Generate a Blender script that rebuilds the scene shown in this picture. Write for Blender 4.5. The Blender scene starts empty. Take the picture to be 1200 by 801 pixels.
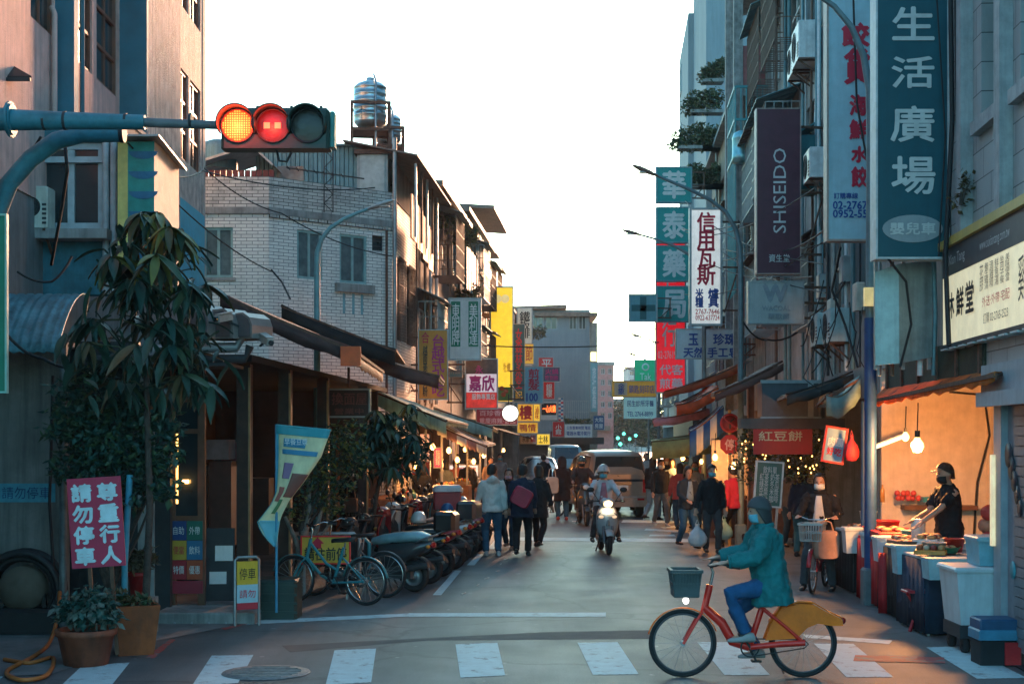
import bpy,math,random
from mathutils import Vector,Matrix,noise
random.seed(7)
PI=math.pi
scene=bpy.context.scene
COL=scene.collection
# camera, sky, sun, exposure
F,HY,CH=1667.0,510.0,2.3
cam_d=bpy.data.cameras.new('camera')
cam_d.sensor_width=36.0
cam_d.lens=36.0*F/1200.0
cam_d.shift_y=(HY-400.5)/1200.0
cam_d.clip_start=0.1
cam_d.clip_end=3000.0
cam=bpy.data.objects.new('camera',cam_d)
COL.objects.link(cam)
cam.location=(0,0,CH)
cam.rotation_euler=(PI/2,0,0)
scene.camera=cam
SUN_EL,SUN_AZ=11.0,14.2
world=bpy.data.worlds.new('World')
scene.world=world
world.use_nodes=True
wn=world.node_tree.nodes
sky=wn.new('ShaderNodeTexSky')
sky.sky_type='NISHITA'
sky.sun_disc=False
sky.sun_elevation=math.radians(SUN_EL)
sky.sun_rotation=math.radians(SUN_AZ)
sky.altitude=10
sky.air_density=1.0
sky.dust_density=1.4
sky.ozone_density=5.0
wn['Background'].inputs['Strength'].default_value=0.15
tint=wn.new('ShaderNodeMix');tint.data_type='RGBA';tint.blend_type='MULTIPLY'
tint.inputs[0].default_value=1.0;tint.inputs[7].default_value=(0.9,1.08,0.79,1)
world.node_tree.links.new(sky.outputs[0],tint.inputs[6])
world.node_tree.links.new(tint.outputs[2],wn['Background'].inputs['Color'])
sun_d=bpy.data.lights.new('sun','SUN')
sun_d.energy=3.4
sun_d.angle=math.radians(10)
sun_d.color=(1.0,0.5,0.28)
sun=bpy.data.objects.new('sun',sun_d)
COL.objects.link(sun)
sd=Vector((math.sin(math.radians(SUN_AZ))*math.cos(math.radians(SUN_EL)),math.cos(math.radians(SUN_AZ))*math.cos(math.radians(SUN_EL)),math.sin(math.radians(SUN_EL))))
sun.rotation_euler=(-sd).to_track_quat('-Z','Y').to_euler()
sun.location=(20,90,40)
scene.view_settings.view_transform='Standard'
scene.view_settings.look='None'
scene.view_settings.gamma=1.0
scene.view_settings.exposure=2.45
scene.cycles.max_bounces=5
scene.cycles.volume_bounces=0
scene.cycles.caustics_reflective=False
scene.cycles.caustics_refractive=False
# helpers
def W(px,py,d):
 """world point that stands d metres down the street and shows at a photo pixel"""
 return Vector(((px-600.0)/F*d,d,CH+(HY-py)/F*d))
def GD(py):
 return F*CH/(py-HY)
def G(px,py,z=0.0):
 d=F*(CH-z)/(py-HY)
 return Vector(((px-600.0)/F*d,d,z))
MATS={}
def M(name,col,rough=0.7,metal=0.0,var=0.25,scale=5.0,bump=0.15,emit=0.0,streak=0.0,streak_col=None,fine=0.0,alpha=None,coat=0.0,ecol=None,spec=0.4):
 if name in MATS:
  return MATS[name]
 m=bpy.data.materials.new(name)
 m.use_nodes=True
 nt=m.node_tree
 N,L=nt.nodes,nt.links
 b=N['Principled BSDF']
 b.inputs['Roughness'].default_value=rough
 b.inputs['Metallic'].default_value=metal
 b.inputs['Specular IOR Level'].default_value=spec
 if coat:
  b.inputs['Coat Weight'].default_value=coat
  b.inputs['Coat Roughness'].default_value=0.08
 c=(col[0],col[1],col[2],1)
 tc=N.new('ShaderNodeTexCoord')
 nz=N.new('ShaderNodeTexNoise')
 nz.inputs['Scale'].default_value=scale
 nz.inputs['Detail'].default_value=6
 nz.inputs['Roughness'].default_value=0.62
 L.new(tc.outputs['Object'],nz.inputs['Vector'])
 ramp=N.new('ShaderNodeValToRGB')
 lo=tuple(x*(1-var)for x in col)+(1,)
 hi=tuple(min(1,x*(1+var*0.7))for x in col)+(1,)
 ramp.color_ramp.elements[0].position=0.32
 ramp.color_ramp.elements[0].color=lo
 ramp.color_ramp.elements[1].position=0.68
 ramp.color_ramp.elements[1].color=hi
 L.new(nz.outputs['Fac'],ramp.inputs['Fac'])
 out=ramp.outputs['Color']
 if streak:
  mp=N.new('ShaderNodeMapping')
  mp.inputs['Scale'].default_value=(9.0,9.0,0.55)
  L.new(tc.outputs['Object'],mp.inputs['Vector'])
  n2=N.new('ShaderNodeTexNoise')
  n2.inputs['Scale'].default_value=1.0
  n2.inputs['Detail'].default_value=8
  n2.inputs['Roughness'].default_value=0.7
  L.new(mp.outputs[0],n2.inputs['Vector'])
  r2=N.new('ShaderNodeValToRGB')
  r2.color_ramp.elements[0].position=0.45
  r2.color_ramp.elements[0].color=(0,0,0,1)
  r2.color_ramp.elements[1].position=0.72
  r2.color_ramp.elements[1].color=(streak,streak,streak,1)
  L.new(n2.outputs['Fac'],r2.inputs['Fac'])
  mx=N.new('ShaderNodeMix')
  mx.data_type='RGBA'
  L.new(r2.outputs['Color'],mx.inputs[0])
  L.new(out,mx.inputs[6])
  sc_=streak_col or(0.03,0.03,0.032)
  mx.inputs[7].default_value=(sc_[0],sc_[1],sc_[2],1)
  out=mx.outputs[2]
 L.new(out,b.inputs['Base Color'])
 if emit:
  b.inputs['Emission Strength'].default_value=emit
  if ecol:
   b.inputs['Emission Color'].default_value=(ecol[0],ecol[1],ecol[2],1)
  else:
   L.new(out,b.inputs['Emission Color'])
 rr=N.new('ShaderNodeMapRange')
 rr.inputs['To Min'].default_value=max(0.02,rough-0.1)
 rr.inputs['To Max'].default_value=min(1,rough+0.14)
 L.new(nz.outputs['Fac'],rr.inputs['Value'])
 L.new(rr.outputs[0],b.inputs['Roughness'])
 if bump:
  n3=N.new('ShaderNodeTexNoise')
  n3.inputs['Scale'].default_value=fine or scale*6
  n3.inputs['Detail'].default_value=5
  L.new(tc.outputs['Object'],n3.inputs['Vector'])
  bp=N.new('ShaderNodeBump')
  bp.inputs['Strength'].default_value=bump
  bp.inputs['Distance'].default_value=0.02
  L.new(n3.outputs['Fac'],bp.inputs['Height'])
  L.new(bp.outputs[0],b.inputs['Normal'])
 if alpha is not None:
  b.inputs['Alpha'].default_value=alpha
 MATS[name]=m
 return m
class MB:
 """collects shapes, then links them as one mesh object"""
 def __init__(s):
  s.v,s.f,s.sm=[],[],[]
 def add(s,vs,fs,smooth=False):
  o=len(s.v)
  s.v.extend([tuple(p)for p in vs])
  for q in fs:
   s.f.append(tuple(i+o for i in q))
   s.sm.append(smooth)
  return s
 def box(s,x0,x1,y0,y1,z0,z1,M4=None):
  vs=[(x,y,z)for z in(z0,z1)for y in(y0,y1)for x in(x0,x1)]
  if M4 is not None:
   vs=[M4@Vector(p)for p in vs]
  return s.add(vs,[(0,2,3,1),(4,5,7,6),(0,1,5,4),(2,6,7,3),(0,4,6,2),(1,3,7,5)])
 def bbox(s,x0,x1,y0,y1,z0,z1,b=0.01):
  """box with chamfered vertical and top edges"""
  b=min(b,(x1-x0)*.45,(y1-y0)*.45,(z1-z0)*.45)
  def ring(z,i):
   return[(x0+i,y0,z),(x1-i,y0,z),(x1,y0+i,z),(x1,y1-i,z),(x1-i,y1,z),(x0+i,y1,z),(x0,y1-i,z),(x0,y0+i,z)]
  def ring2(z):
   return[(x0+b,y0+b,z)]*1+[(x1-b,y0+b,z),(x1-b,y0+b,z),(x1-b,y1-b,z),(x1-b,y1-b,z),(x0+b,y1-b,z),(x0+b,y1-b,z),(x0+b,y0+b,z)]
  r0,r1,r2=ring(z0,b),ring(z1-b,b),None
  vs=r0+r1+[(x0+b,y0+b,z1),(x1-b,y0+b,z1),(x1-b,y1-b,z1),(x0+b,y1-b,z1)]
  fs=[tuple(reversed(range(8)))]
  for i in range(8):
   j=(i+1)%8
   fs.append((i,j,8+j,8+i))
  fs+=[(8,9,17,16),(10,11,18,17),(12,13,19,18),(14,15,16,19),(9,10,17),(11,12,18),(13,14,19),(15,8,16),(16,17,18,19)]
  return s.add(vs,fs)
 def obox(s,c,hx,hy,hz,R):
  Mx=Matrix.Translation(c)@R.to_4x4()
  return s.box(-hx,hx,-hy,hy,-hz,hz,Mx)
 def quad(s,a,b,c,d):
  return s.add([a,b,c,d],[(0,1,2,3)])
 def bar(s,a,b,w,h=None,up=(0,0,1)):
  """square bar between two points"""
  a,b=Vector(a),Vector(b)
  h=h or w
  t=b-a
  if t.length<1e-6:
   return s
  t.normalize()
  u=Vector(up)
  if abs(t.dot(u))>0.98:
   u=Vector((1,0,0))if abs(t.x)<.9 else Vector((0,1,0))
  sd_=t.cross(u).normalized()
  u=sd_.cross(t).normalized()
  vs=[]
  for p in(a,b):
   for i,j in((-1,-1),(1,-1),(1,1),(-1,1)):
    vs.append(p+sd_*(i*w/2)+u*(j*h/2))
  return s.add(vs,[(3,2,1,0),(4,5,6,7),(0,1,5,4),(1,2,6,5),(2,3,7,6),(3,0,4,7)])
 def tube(s,pts,r,n=8,cap=True,flat=1.0,up=(0,0,1),smooth=True,closed=False):
  """tube along points; r a number or a list; flat squashes the section along 'up'"""
  pts=[Vector(p)for p in pts]
  k=len(pts)
  rs=r if isinstance(r,(list,tuple))else[r]*k
  rings=[]
  pu=Vector(up)
  for i in range(k):
   if closed:
    t=pts[(i+1)%k]-pts[i-1]
   else:
    t=pts[min(i+1,k-1)]-pts[max(i-1,0)]
   if t.length<1e-9:
    t=Vector((0,0,1))
   t.normalize()
   if i==0:
    u=pu
    if abs(t.dot(u))>0.97:
     u=Vector((0,1,0))if abs(t.y)<0.9 else Vector((1,0,0))
    a=t.cross(u).normalized()
   else:
    a=(a-t*a.dot(t)).normalized()
   b=a.cross(t).normalized()
   rings.append([pts[i]+a*(math.cos(q*2*PI/n)*rs[i])+b*(math.sin(q*2*PI/n)*rs[i]*flat)for q in range(n)])
  vs=[p for rg in rings for p in rg]
  fs=[]
  for i in range(k if closed else k-1):
   o,o2=i*n,((i+1)%k)*n
   for q in range(n):
    q2=(q+1)%n
    fs.append((o+q,o+q2,o2+q2,o2+q))
  s.add(vs,fs,smooth)
  if cap and not closed:
   s.add(rings[0],[tuple(reversed(range(n)))])
   s.add(rings[-1],[tuple(range(n))])
  return s
 def ring(s,c,R_,r,axis='x',n=28,m=6,flat=1.0):
  """torus"""
  c=Vector(c)
  pts=[]
  for i in range(n):
   a=i*2*PI/n
   if axis=='x':pts.append(c+Vector((0,math.cos(a)*R_,math.sin(a)*R_)))
   elif axis=='y':pts.append(c+Vector((math.cos(a)*R_,0,math.sin(a)*R_)))
   else:pts.append(c+Vector((math.cos(a)*R_,math.sin(a)*R_,0)))
  upv={'x':(1,0,0),'y':(0,1,0),'z':(0,0,1)}[axis]
  return s.tube(pts,r,m,False,flat,upv,True,True)
 def cyl(s,a,b,r,n=12,r2=None,smooth=True):
  return s.tube([a,b],[r,r if r2 is None else r2],n,True,1.0,(0,0,1),smooth)
 def lathe(s,prof,c=(0,0,0),n=16,smooth=True,axis='z'):
  vs,fs=[],[]
  for(r,z)in prof:
   for q in range(n):
    a=q*2*PI/n
    p=(math.cos(a)*r,math.sin(a)*r,z)
    if axis=='y':p=(p[0],p[2],p[1])
    if axis=='x':p=(p[2],p[0],p[1])
    vs.append((c[0]+p[0],c[1]+p[1],c[2]+p[2]))
  for i in range(len(prof)-1):
   for q in range(n):
    q2=(q+1)%n
    fs.append((i*n+q,i*n+q2,(i+1)*n+q2,(i+1)*n+q))
  return s.add(vs,fs,smooth)
 def loft(s,rings,cap=True,smooth=True,closed=True):
  n=len(rings[0])
  vs=[p for r in rings for p in r]
  fs=[]
  for i in range(len(rings)-1):
   for q in range(n if closed else n-1):
    q2=(q+1)%n
    fs.append((i*n+q,i*n+q2,(i+1)*n+q2,(i+1)*n+q))
  s.add(vs,fs,smooth)
  if cap:
   s.add(rings[0],[tuple(reversed(range(n)))])
   s.add(rings[-1],[tuple(range(n))])
  return s
 def ell(s,c,rx,ry,rz,n=12,m=8):
  rings=[]
  for i in range(m+1):
   a=-PI/2+PI*i/m
   rr,z=max(math.cos(a),0.02),math.sin(a)
   rings.append([(c[0]+rx*rr*math.cos(q*2*PI/n),c[1]+ry*rr*math.sin(q*2*PI/n),c[2]+rz*z)for q in range(n)])
  return s.loft(rings)
 def prism(s,poly,y0,y1,M4=None):
  """polygon in x,z pushed from y0 to y1"""
  n=len(poly)
  vs=[(p[0],y0,p[1])for p in poly]+[(p[0],y1,p[1])for p in poly]
  if M4 is not None:
   vs=[M4@Vector(p)for p in vs]
  fs=[tuple(range(n)),tuple(reversed(range(n,2*n)))]
  for i in range(n):
   j=(i+1)%n
   fs.append((j,i,n+i,n+j))
  return s.add(vs,fs)
 def sheet(s,grid,th=0.0,smooth=True):
  """grid[i][j] of points -> surface, given a thickness along its normal"""
  a,b=len(grid),len(grid[0])
  P=[[Vector(p)for p in r]for r in grid]
  def nrm(i,j):
   du=P[min(i+1,a-1)][j]-P[max(i-1,0)][j]
   dv=P[i][min(j+1,b-1)]-P[i][max(j-1,0)]
   n_=du.cross(dv)
   return n_.normalized()if n_.length>1e-9 else Vector((0,0,1))
  vs=[P[i][j]for i in range(a)for j in range(b)]
  fs=[(i*b+j,(i+1)*b+j,(i+1)*b+j+1,i*b+j+1)for i in range(a-1)for j in range(b-1)]
  if th:
   o=a*b
   vs+=[P[i][j]-nrm(i,j)*th for i in range(a)for j in range(b)]
   fs+=[tuple(o+k for k in reversed(q))for q in fs]
   for i in range(a-1):
    fs.append((i*b,o+i*b,o+(i+1)*b,(i+1)*b))
    fs.append((i*b+b-1,(i+1)*b+b-1,o+(i+1)*b+b-1,o+i*b+b-1))
   for j in range(b-1):
    fs.append((j,j+1,o+j+1,o+j))
    fs.append(((a-1)*b+j,o+(a-1)*b+j,o+(a-1)*b+j+1,(a-1)*b+j+1))
  return s.add(vs,fs,smooth)
 def mesh(s,name):
  me=bpy.data.meshes.new(name)
  me.from_pydata([tuple(p)for p in s.v],[],s.f)
  me.polygons.foreach_set('use_smooth',s.sm)
  me.update()
  return me
 def build(s,name,mat,parent=None,loc=None,rot=None,label=None):
  me=s.mesh(name)
  me.materials.append(mat)
  return mesh_object(name,me,parent,loc,rot,label)
def mesh_object(name,me,parent=None,loc=None,rot=None,label=None):
 o=bpy.data.objects.new(name,me)
 COL.objects.link(o)
 if parent is not None:
  o.parent=parent
 if loc is not None:
  o.location=loc
 if rot is not None:
  o.rotation_euler=rot
 if label:
  o['label']=label
 return o
def tag(o,label,cat,group=None):
 o['label']=label
 o['category']=cat
 if group:
  o['group']=group
 return o
def thing(name,label,cat,loc=(0,0,0),rz=0.0,group=None):
 o=bpy.data.objects.new(name,None)
 o.empty_display_size=0.2
 COL.objects.link(o)
 o.location=loc
 o.rotation_euler=(0,0,rz)
 return tag(o,label,cat,group)
def struct(o,kind='structure'):
 o['kind']=kind
 return o
def copy_tree(o,parent=None):
 c=o.copy()
 COL.objects.link(c)
 c.parent=parent
 for ch in list(o.children):
  copy_tree(ch,c)
 return c
def recolour(root,frm,to):
 """object-level material swap on a copied tree"""
 for o in[root]+list(root.children_recursive):
  for sl in getattr(o,'material_slots',[]):
   if sl.material==frm:
    sl.link='OBJECT'
    sl.material=to
TEXTS=[]
def lettering(s,mat,parent,box,y=-0.006,bold=0.0,vertical=False,shear=0.0,rot=None,loc=None,fit=True,th=0.004,line=None,name='lettering',turn=False):
 """box = x0,x1,z0,z1 in the parent's local plane; text faces local -y"""
 cu=bpy.data.curves.new(name,'FONT')
 if vertical:
  s='\n'.join(s)
 cu.body=s
 cu.size=1.0
 cu.resolution_u=2
 cu.align_x='CENTER'
 cu.space_line=line or(0.82 if vertical else 0.9)
 cu.shear=shear
 o=bpy.data.objects.new(name,cu)
 COL.objects.link(o)
 TEXTS.append((o,mat,parent,box,y,bold,turn,name))
def finish_texts():
 dg=bpy.context.evaluated_depsgraph_get()
 dg.update()
 for(o,mat,parent,box,y,bold,turn,name)in TEXTS:
  me=bpy.data.meshes.new_from_object(o.evaluated_get(dg))
  n=len(me.vertices)
  if turn:
   for v in me.vertices:
    v.co=(-v.co.y,v.co.x,0)
  if n:
   xs=[v.co.x for v in me.vertices]
   ys=[v.co.y for v in me.vertices]
   ax,bx,ay,by=min(xs),max(xs),min(ys),max(ys)
   sx=(box[1]-box[0])/max(bx-ax,1e-6)
   sy=(box[3]-box[2])/max(by-ay,1e-6)
   cx,cz=(box[0]+box[1])/2,(box[2]+box[3])/2
   mx,my=(ax+bx)/2,(ay+by)/2
   for v in me.vertices:
    v.co=((v.co.x-mx)*sx+cx,y,(v.co.y-my)*sy+cz)
   if bold:
    V0=[v.co.copy()for v in me.vertices];F0=[tuple(q.vertices)for q in me.polygons]
    e=max(bold,.012)*min(abs(sx),abs(sy))*1.3
    mb=MB()
    for i,(dx,dz)in enumerate(((0,0),(e,0),(-e,0),(0,e),(0,-e))):
     mb.add([q+Vector((dx,-.0008*i,dz))for q in V0],F0)
    me=mb.mesh(name)
  me.materials.clear()
  me.materials.append(mat)
  me.name=name
  oo=mesh_object(name,me,parent)
 for t in TEXTS:
  cu=t[0].data
  bpy.data.objects.remove(t[0])
  bpy.data.curves.remove(cu)
# shared materials
BLACK=M('black_metal',(0.015,0.016,0.018),0.5)
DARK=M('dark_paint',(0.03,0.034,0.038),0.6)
STEEL=M('galvanised_steel',(0.32,0.34,0.35),0.45,0.6)
TEALP=M('teal_pole_paint',(0.03,0.17,0.22),0.45,var=0.35)
WHITEP=M('white_paint',(0.72,0.74,0.74),0.5,streak=0.25)
CREAM=M('cream_plastic',(0.62,0.6,0.52),0.5,streak=0.3)
GLASS=M('dark_glass',(0.02,0.03,0.035),0.08,var=0.2,bump=0.02,spec=0.8)
GLASSB=M('pale_glass',(0.1,0.15,0.16),0.1,var=0.4,bump=0.02,spec=0.8)
RUST=M('rusty_iron',(0.12,0.06,0.04),0.8,var=0.5,scale=12)
CABLE=M('cable_rubber',(0.012,0.012,0.014),0.6,bump=0)
PAINTW=M('road_paint',(0.75,0.75,0.72),0.6,var=0.25,scale=9,streak=0.0,bump=0.3,fine=60)
CONC=M('concrete',(0.3,0.3,0.29),0.85,var=0.35,scale=2.5,streak=0.5)
WOOD=M('brown_wood',(0.11,0.05,0.028),0.6,var=0.4,scale=9)
def brick_mat(name,c1,c2,mortar,bw=0.23,bh=0.065,stain=0.4):
 m=bpy.data.materials.new(name);m.use_nodes=True
 nt=m.node_tree;N,L=nt.nodes,nt.links
 b=N['Principled BSDF'];b.inputs['Roughness'].default_value=0.6
 tc=N.new('ShaderNodeTexCoord');sp=N.new('ShaderNodeSeparateXYZ');cb=N.new('ShaderNodeCombineXYZ')
 L.new(tc.outputs['Object'],sp.inputs[0]);L.new(sp.outputs[0],cb.inputs[0]);L.new(sp.outputs[2],cb.inputs[1])
 br=N.new('ShaderNodeTexBrick')
 br.inputs['Color1'].default_value=c1+(1,);br.inputs['Color2'].default_value=c2+(1,);br.inputs['Mortar'].default_value=mortar+(1,)
 br.inputs['Scale'].default_value=1.0;br.inputs['Brick Width'].default_value=bw;br.inputs['Row Height'].default_value=bh
 br.inputs['Mortar Size'].default_value=0.007;br.inputs['Mortar Smooth'].default_value=0.2;br.inputs['Bias'].default_value=-0.3
 L.new(cb.outputs[0],br.inputs['Vector'])
 nz=N.new('ShaderNodeTexNoise');nz.inputs['Scale'].default_value=0.9;nz.inputs['Detail'].default_value=9;nz.inputs['Roughness'].default_value=0.7
 mp=N.new('ShaderNodeMapping');mp.inputs['Scale'].default_value=(1.6,1.6,0.7)
 L.new(tc.outputs['Object'],mp.inputs[0]);L.new(mp.outputs[0],nz.inputs['Vector'])
 rp=N.new('ShaderNodeValToRGB');rp.color_ramp.elements[0].position=0.48;rp.color_ramp.elements[1].position=0.72
 rp.color_ramp.elements[0].color=(0,0,0,1);rp.color_ramp.elements[1].color=(stain,stain,stain,1)
 L.new(nz.outputs[0],rp.inputs[0])
 mx=N.new('ShaderNodeMix');mx.data_type='RGBA';L.new(rp.outputs[0],mx.inputs[0]);L.new(br.outputs[0],mx.inputs[6])
 mx.inputs[7].default_value=(0.05,0.048,0.045,1)
 L.new(mx.outputs[2],b.inputs['Base Color'])
 bp=N.new('ShaderNodeBump');bp.inputs['Strength'].default_value=0.5;bp.inputs['Distance'].default_value=0.01;bp.invert=True
 L.new(br.outputs['Fac'],bp.inputs['Height']);L.new(bp.outputs[0],b.inputs['Normal'])
 MATS[name]=m
 return m
BRICKW=brick_mat('white_brick_tile',(0.85,0.83,0.78),(0.72,0.7,0.66),(0.2,0.2,0.2),0.25,0.075,0.3)
BRICKS=brick_mat('stained_brick_tile',(0.66,0.62,0.57),(0.45,0.42,0.39),(0.05,0.048,0.045),0.25,0.075,0.85)
BRICKR=brick_mat('red_brick',(0.28,0.09,0.06),(0.2,0.07,0.05),(0.2,0.18,0.16),0.22,0.07,0.3)
STONE=brick_mat('grey_stone_blocks',(0.34,0.36,0.36),(0.26,0.28,0.29),(0.09,0.1,0.1),0.62,0.32,0.3)
def asphalt():
 m=bpy.data.materials.new('asphalt');m.use_nodes=True
 N,L=m.node_tree.nodes,m.node_tree.links
 b=N['Principled BSDF']
 g=N.new('ShaderNodeNewGeometry')
 def nz(sc,det=8,ro=0.65,mapping=None):
  n=N.new('ShaderNodeTexNoise');n.inputs['Scale'].default_value=sc;n.inputs['Detail'].default_value=det;n.inputs['Roughness'].default_value=ro
  if mapping:
   mp=N.new('ShaderNodeMapping');mp.inputs['Scale'].default_value=mapping
   L.new(g.outputs['Position'],mp.inputs[0]);L.new(mp.outputs[0],n.inputs['Vector'])
  else:
   L.new(g.outputs['Position'],n.inputs['Vector'])
  return n
 def ramp(n,a,ca,bpos,cb):
  r=N.new('ShaderNodeValToRGB');e=r.color_ramp.elements
  e[0].position=a;e[0].color=ca+(1,);e[1].position=bpos;e[1].color=cb+(1,)
  L.new(n.outputs[0],r.inputs[0]);return r
 base=ramp(nz(0.55),0.35,(0.095,0.104,0.106),0.64,(0.175,0.185,0.185))
 fine=ramp(nz(70,3),0.3,(0.5,0.5,0.5),0.75,(1.35,1.35,1.35))
 trk=ramp(nz(1.0,5,0.6,(1.1,0.09,1)),0.4,(0.66,0.67,0.68),0.62,(1.05,1.05,1.05))
 m1=N.new('ShaderNodeMix');m1.data_type='RGBA';m1.blend_type='MULTIPLY';m1.inputs[0].default_value=1
 L.new(base.outputs[0],m1.inputs[6]);L.new(fine.outputs[0],m1.inputs[7])
 m2=N.new('ShaderNodeMix');m2.data_type='RGBA';m2.blend_type='MULTIPLY';m2.inputs[0].default_value=1
 L.new(m1.outputs[2],m2.inputs[6]);L.new(trk.outputs[0],m2.inputs[7])
 vo=N.new('ShaderNodeTexVoronoi');vo.feature='DISTANCE_TO_EDGE';vo.inputs['Scale'].default_value=0.42
 w=nz(1.6,6);mxv=N.new('ShaderNodeMix');mxv.data_type='RGBA';mxv.inputs[0].default_value=0.35
 L.new(g.outputs['Position'],mxv.inputs[6]);L.new(w.outputs['Color'],mxv.inputs[7]);L.new(mxv.outputs[2],vo.inputs['Vector'])
 cr=N.new('ShaderNodeValToRGB');cr.color_ramp.elements[0].position=0.0;cr.color_ramp.elements[0].color=(0.45,0.45,0.45,1)
 cr.color_ramp.elements[1].position=0.012;cr.color_ramp.elements[1].color=(1,1,1,1)
 L.new(vo.outputs['Distance'],cr.inputs[0])
 m3=N.new('ShaderNodeMix');m3.data_type='RGBA';m3.blend_type='MULTIPLY';m3.inputs[0].default_value=0.8
 L.new(m2.outputs[2],m3.inputs[6]);L.new(cr.outputs[0],m3.inputs[7])
 sp=ramp(nz(5.5,2,0.4),0.735,(0,0,0),0.76,(1,1,1))
 m4=N.new('ShaderNodeMix');m4.data_type='RGBA';L.new(sp.outputs[0],m4.inputs[0]);L.new(m3.outputs[2],m4.inputs[6]);m4.inputs[7].default_value=(0.24,0.24,0.23,1)
 L.new(m4.outputs[2],b.inputs['Base Color'])
 rg=N.new('ShaderNodeMapRange');rg.inputs['To Min'].default_value=0.44;rg.inputs['To Max'].default_value=0.72
 L.new(nz(0.8).outputs[0],rg.inputs[0]);L.new(rg.outputs[0],b.inputs['Roughness'])
 bp=N.new('ShaderNodeBump');bp.inputs['Strength'].default_value=0.35;bp.inputs['Distance'].default_value=0.01
 L.new(nz(90,4).outputs[0],bp.inputs['Height']);L.new(bp.outputs[0],b.inputs['Normal'])
 MATS['asphalt']=m
 return m
ASPH=asphalt()
def worn_paint(name,col,wear=0.56):
 m=M(name,col,0.6,var=0.12,scale=7,bump=0.3,fine=60)
 N,L=m.node_tree.nodes,m.node_tree.links
 g=N.new('ShaderNodeNewGeometry');n=N.new('ShaderNodeTexNoise');n.inputs['Scale'].default_value=5.0;n.inputs['Detail'].default_value=10;n.inputs['Roughness'].default_value=0.75
 L.new(g.outputs['Position'],n.inputs['Vector'])
 r=N.new('ShaderNodeValToRGB');r.color_ramp.elements[0].position=wear;r.color_ramp.elements[1].position=wear+0.09
 L.new(n.outputs[0],r.inputs[0])
 src=N['Principled BSDF'].inputs['Base Color'].links[0].from_socket
 mx=N.new('ShaderNodeMix');mx.data_type='RGBA';L.new(r.outputs[0],mx.inputs[0]);L.new(src,mx.inputs[6]);mx.inputs[7].default_value=(0.16,0.165,0.165,1)
 L.new(mx.outputs[2],N['Principled BSDF'].inputs['Base Color'])
 return m
PAINT=worn_paint('worn_white_paint_teal_cast',(0.45,0.6,0.62),0.55)  # teal cast of the shade is put into the worn white paint
PAINTR=worn_paint('worn_red_road_paint',(0.4,0.06,0.05),0.5)
# ground
road=MB().add([(-400,-60,0),(400,-60,0),(400,1500,0),(-400,1500,0)],[(0,1,2,3)]).build('road',ASPH)
struct(road)
def mark(pix,name='crosswalk_stripe',mat=None,z=0.004):
 pts=[G(x,y)for x,y in pix]
 a,b,c,d=pts
 n=6
 mb=MB()
 rnd=random.Random(int(pix[0][0]*7))
 top,bot=[],[]
 for i in range(n*4+1):
  t=i/(n*4)
  j1,j2=rnd.uniform(-.012,.012),rnd.uniform(-.012,.012)
  p,q=a.lerp(b,t),d.lerp(c,t)
  dirv=(q-p).normalized()
  top.append(p+dirv*j1);bot.append(q+dirv*j2)
 mb.sheet([[(p.x,p.y,z)for p in top],[(p.x,p.y,z)for p in bot]],0,False)
 return mb.build(name,mat or PAINT,road)
mark([(96,780),(152,776),(128,806),(62,812)])
mark([(248,768),(297,767),(279,800),(225,803)])
mark([(392,761.6),(440.7,759.7),(435,799),(381.6,802)])
mark([(533.8,754.7),(582.9,752.8),(592,791),(539.6,793.8)])
mark([(676.8,752.8),(723.6,752),(748.5,789.6),(694.8,790.4)])
mark([(817,752),(866,752),(902.5,790.6),(849,790.6)])
mark([(954,754),(1000,754),(1047,793),(992,793)])
mark([(1085,758),(1130,757),(1203,794),(1145,795)])
mark([(-40,792),(10,787),(-30,822),(-90,828)])
mark([(270,732.5),(480,722),(480,718.5),(268,728)],'stop_line')
mark([(479,722.3),(710,722.5),(710,717.5),(479,718.3)],'stop_line',z=0.005)
mark([(945,747),(1042,754.5),(1046,750),(940,743)],'stop_line')
mark([(507,697),(517,697),(541,668),(533,668)],'lane_dash')
mark([(547,662),(556,662),(567,649),(560,649)],'lane_dash')
mark([(571,643),(579,643),(588,630),(582,630)],'lane_dash')
mark([(592,633),(812,635),(812,631),(594,629)],'lane_line')
mark([(728,612),(838,613),(836,610),(730,609)],'lane_line')
for pp in([(755,621),(800,624),(802,621.5),(757,619)],[(778,619),(806,616),(800,615),(774,617.6)],[(760,628),(792,628),(790,626),(762,626)]):
 mark(pp,'road_character')
mark([(1000,774.5),(1108,777),(1106,770),(1002,767.5)],'red_road_paint',PAINTR,0.006)
mark([(258,736),(296,726),(300,728.5),(264,738)],'red_road_paint',PAINTR,0.006)
mark([(170,770),(200,748),(206,749),(180,771)],'red_road_paint',PAINTR,0.003)
def manhole(px,py,r,name='manhole_cover'):
 p=G(px,py)
 mb=MB().lathe([(0.001,0.012),(r*.9,0.012),(r*.92,0.006),(r,0.010),(r*1.02,0.002)],n=32)
 o=mb.build(name,M('cast_iron_worn',(0.22,0.22,0.215),0.6,0.3,0.4,14,bump=0.5),None,(p.x,p.y,0.003))
 tag(o,'round worn iron manhole cover in the road by the crosswalk stripes','manhole cover')
 for k in range(-3,4):
  hw=math.sqrt(max(0.01,(r*.8)**2-(k*r*.22)**2))
  MB().box(-hw,hw,k*r*.22-.012,k*r*.22+.012,0.012,0.018).build('rib',MATS['cast_iron_worn'],o)
 return o
manhole(312,788,0.42)
def tar_patch(pix):
 pts=[G(*q)for q in pix]
 o=MB().add([(p.x,p.y,0.002)for p in pts],[tuple(range(len(pts)))]).build('tar_patch',M('fresh_tar',(0.075,0.08,0.083),0.75,var=0.3,scale=3,bump=0.4,fine=60),road)
tar_patch([(330,756),(640,740),(760,738),(770,748),(500,750),(340,764)])
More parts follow.
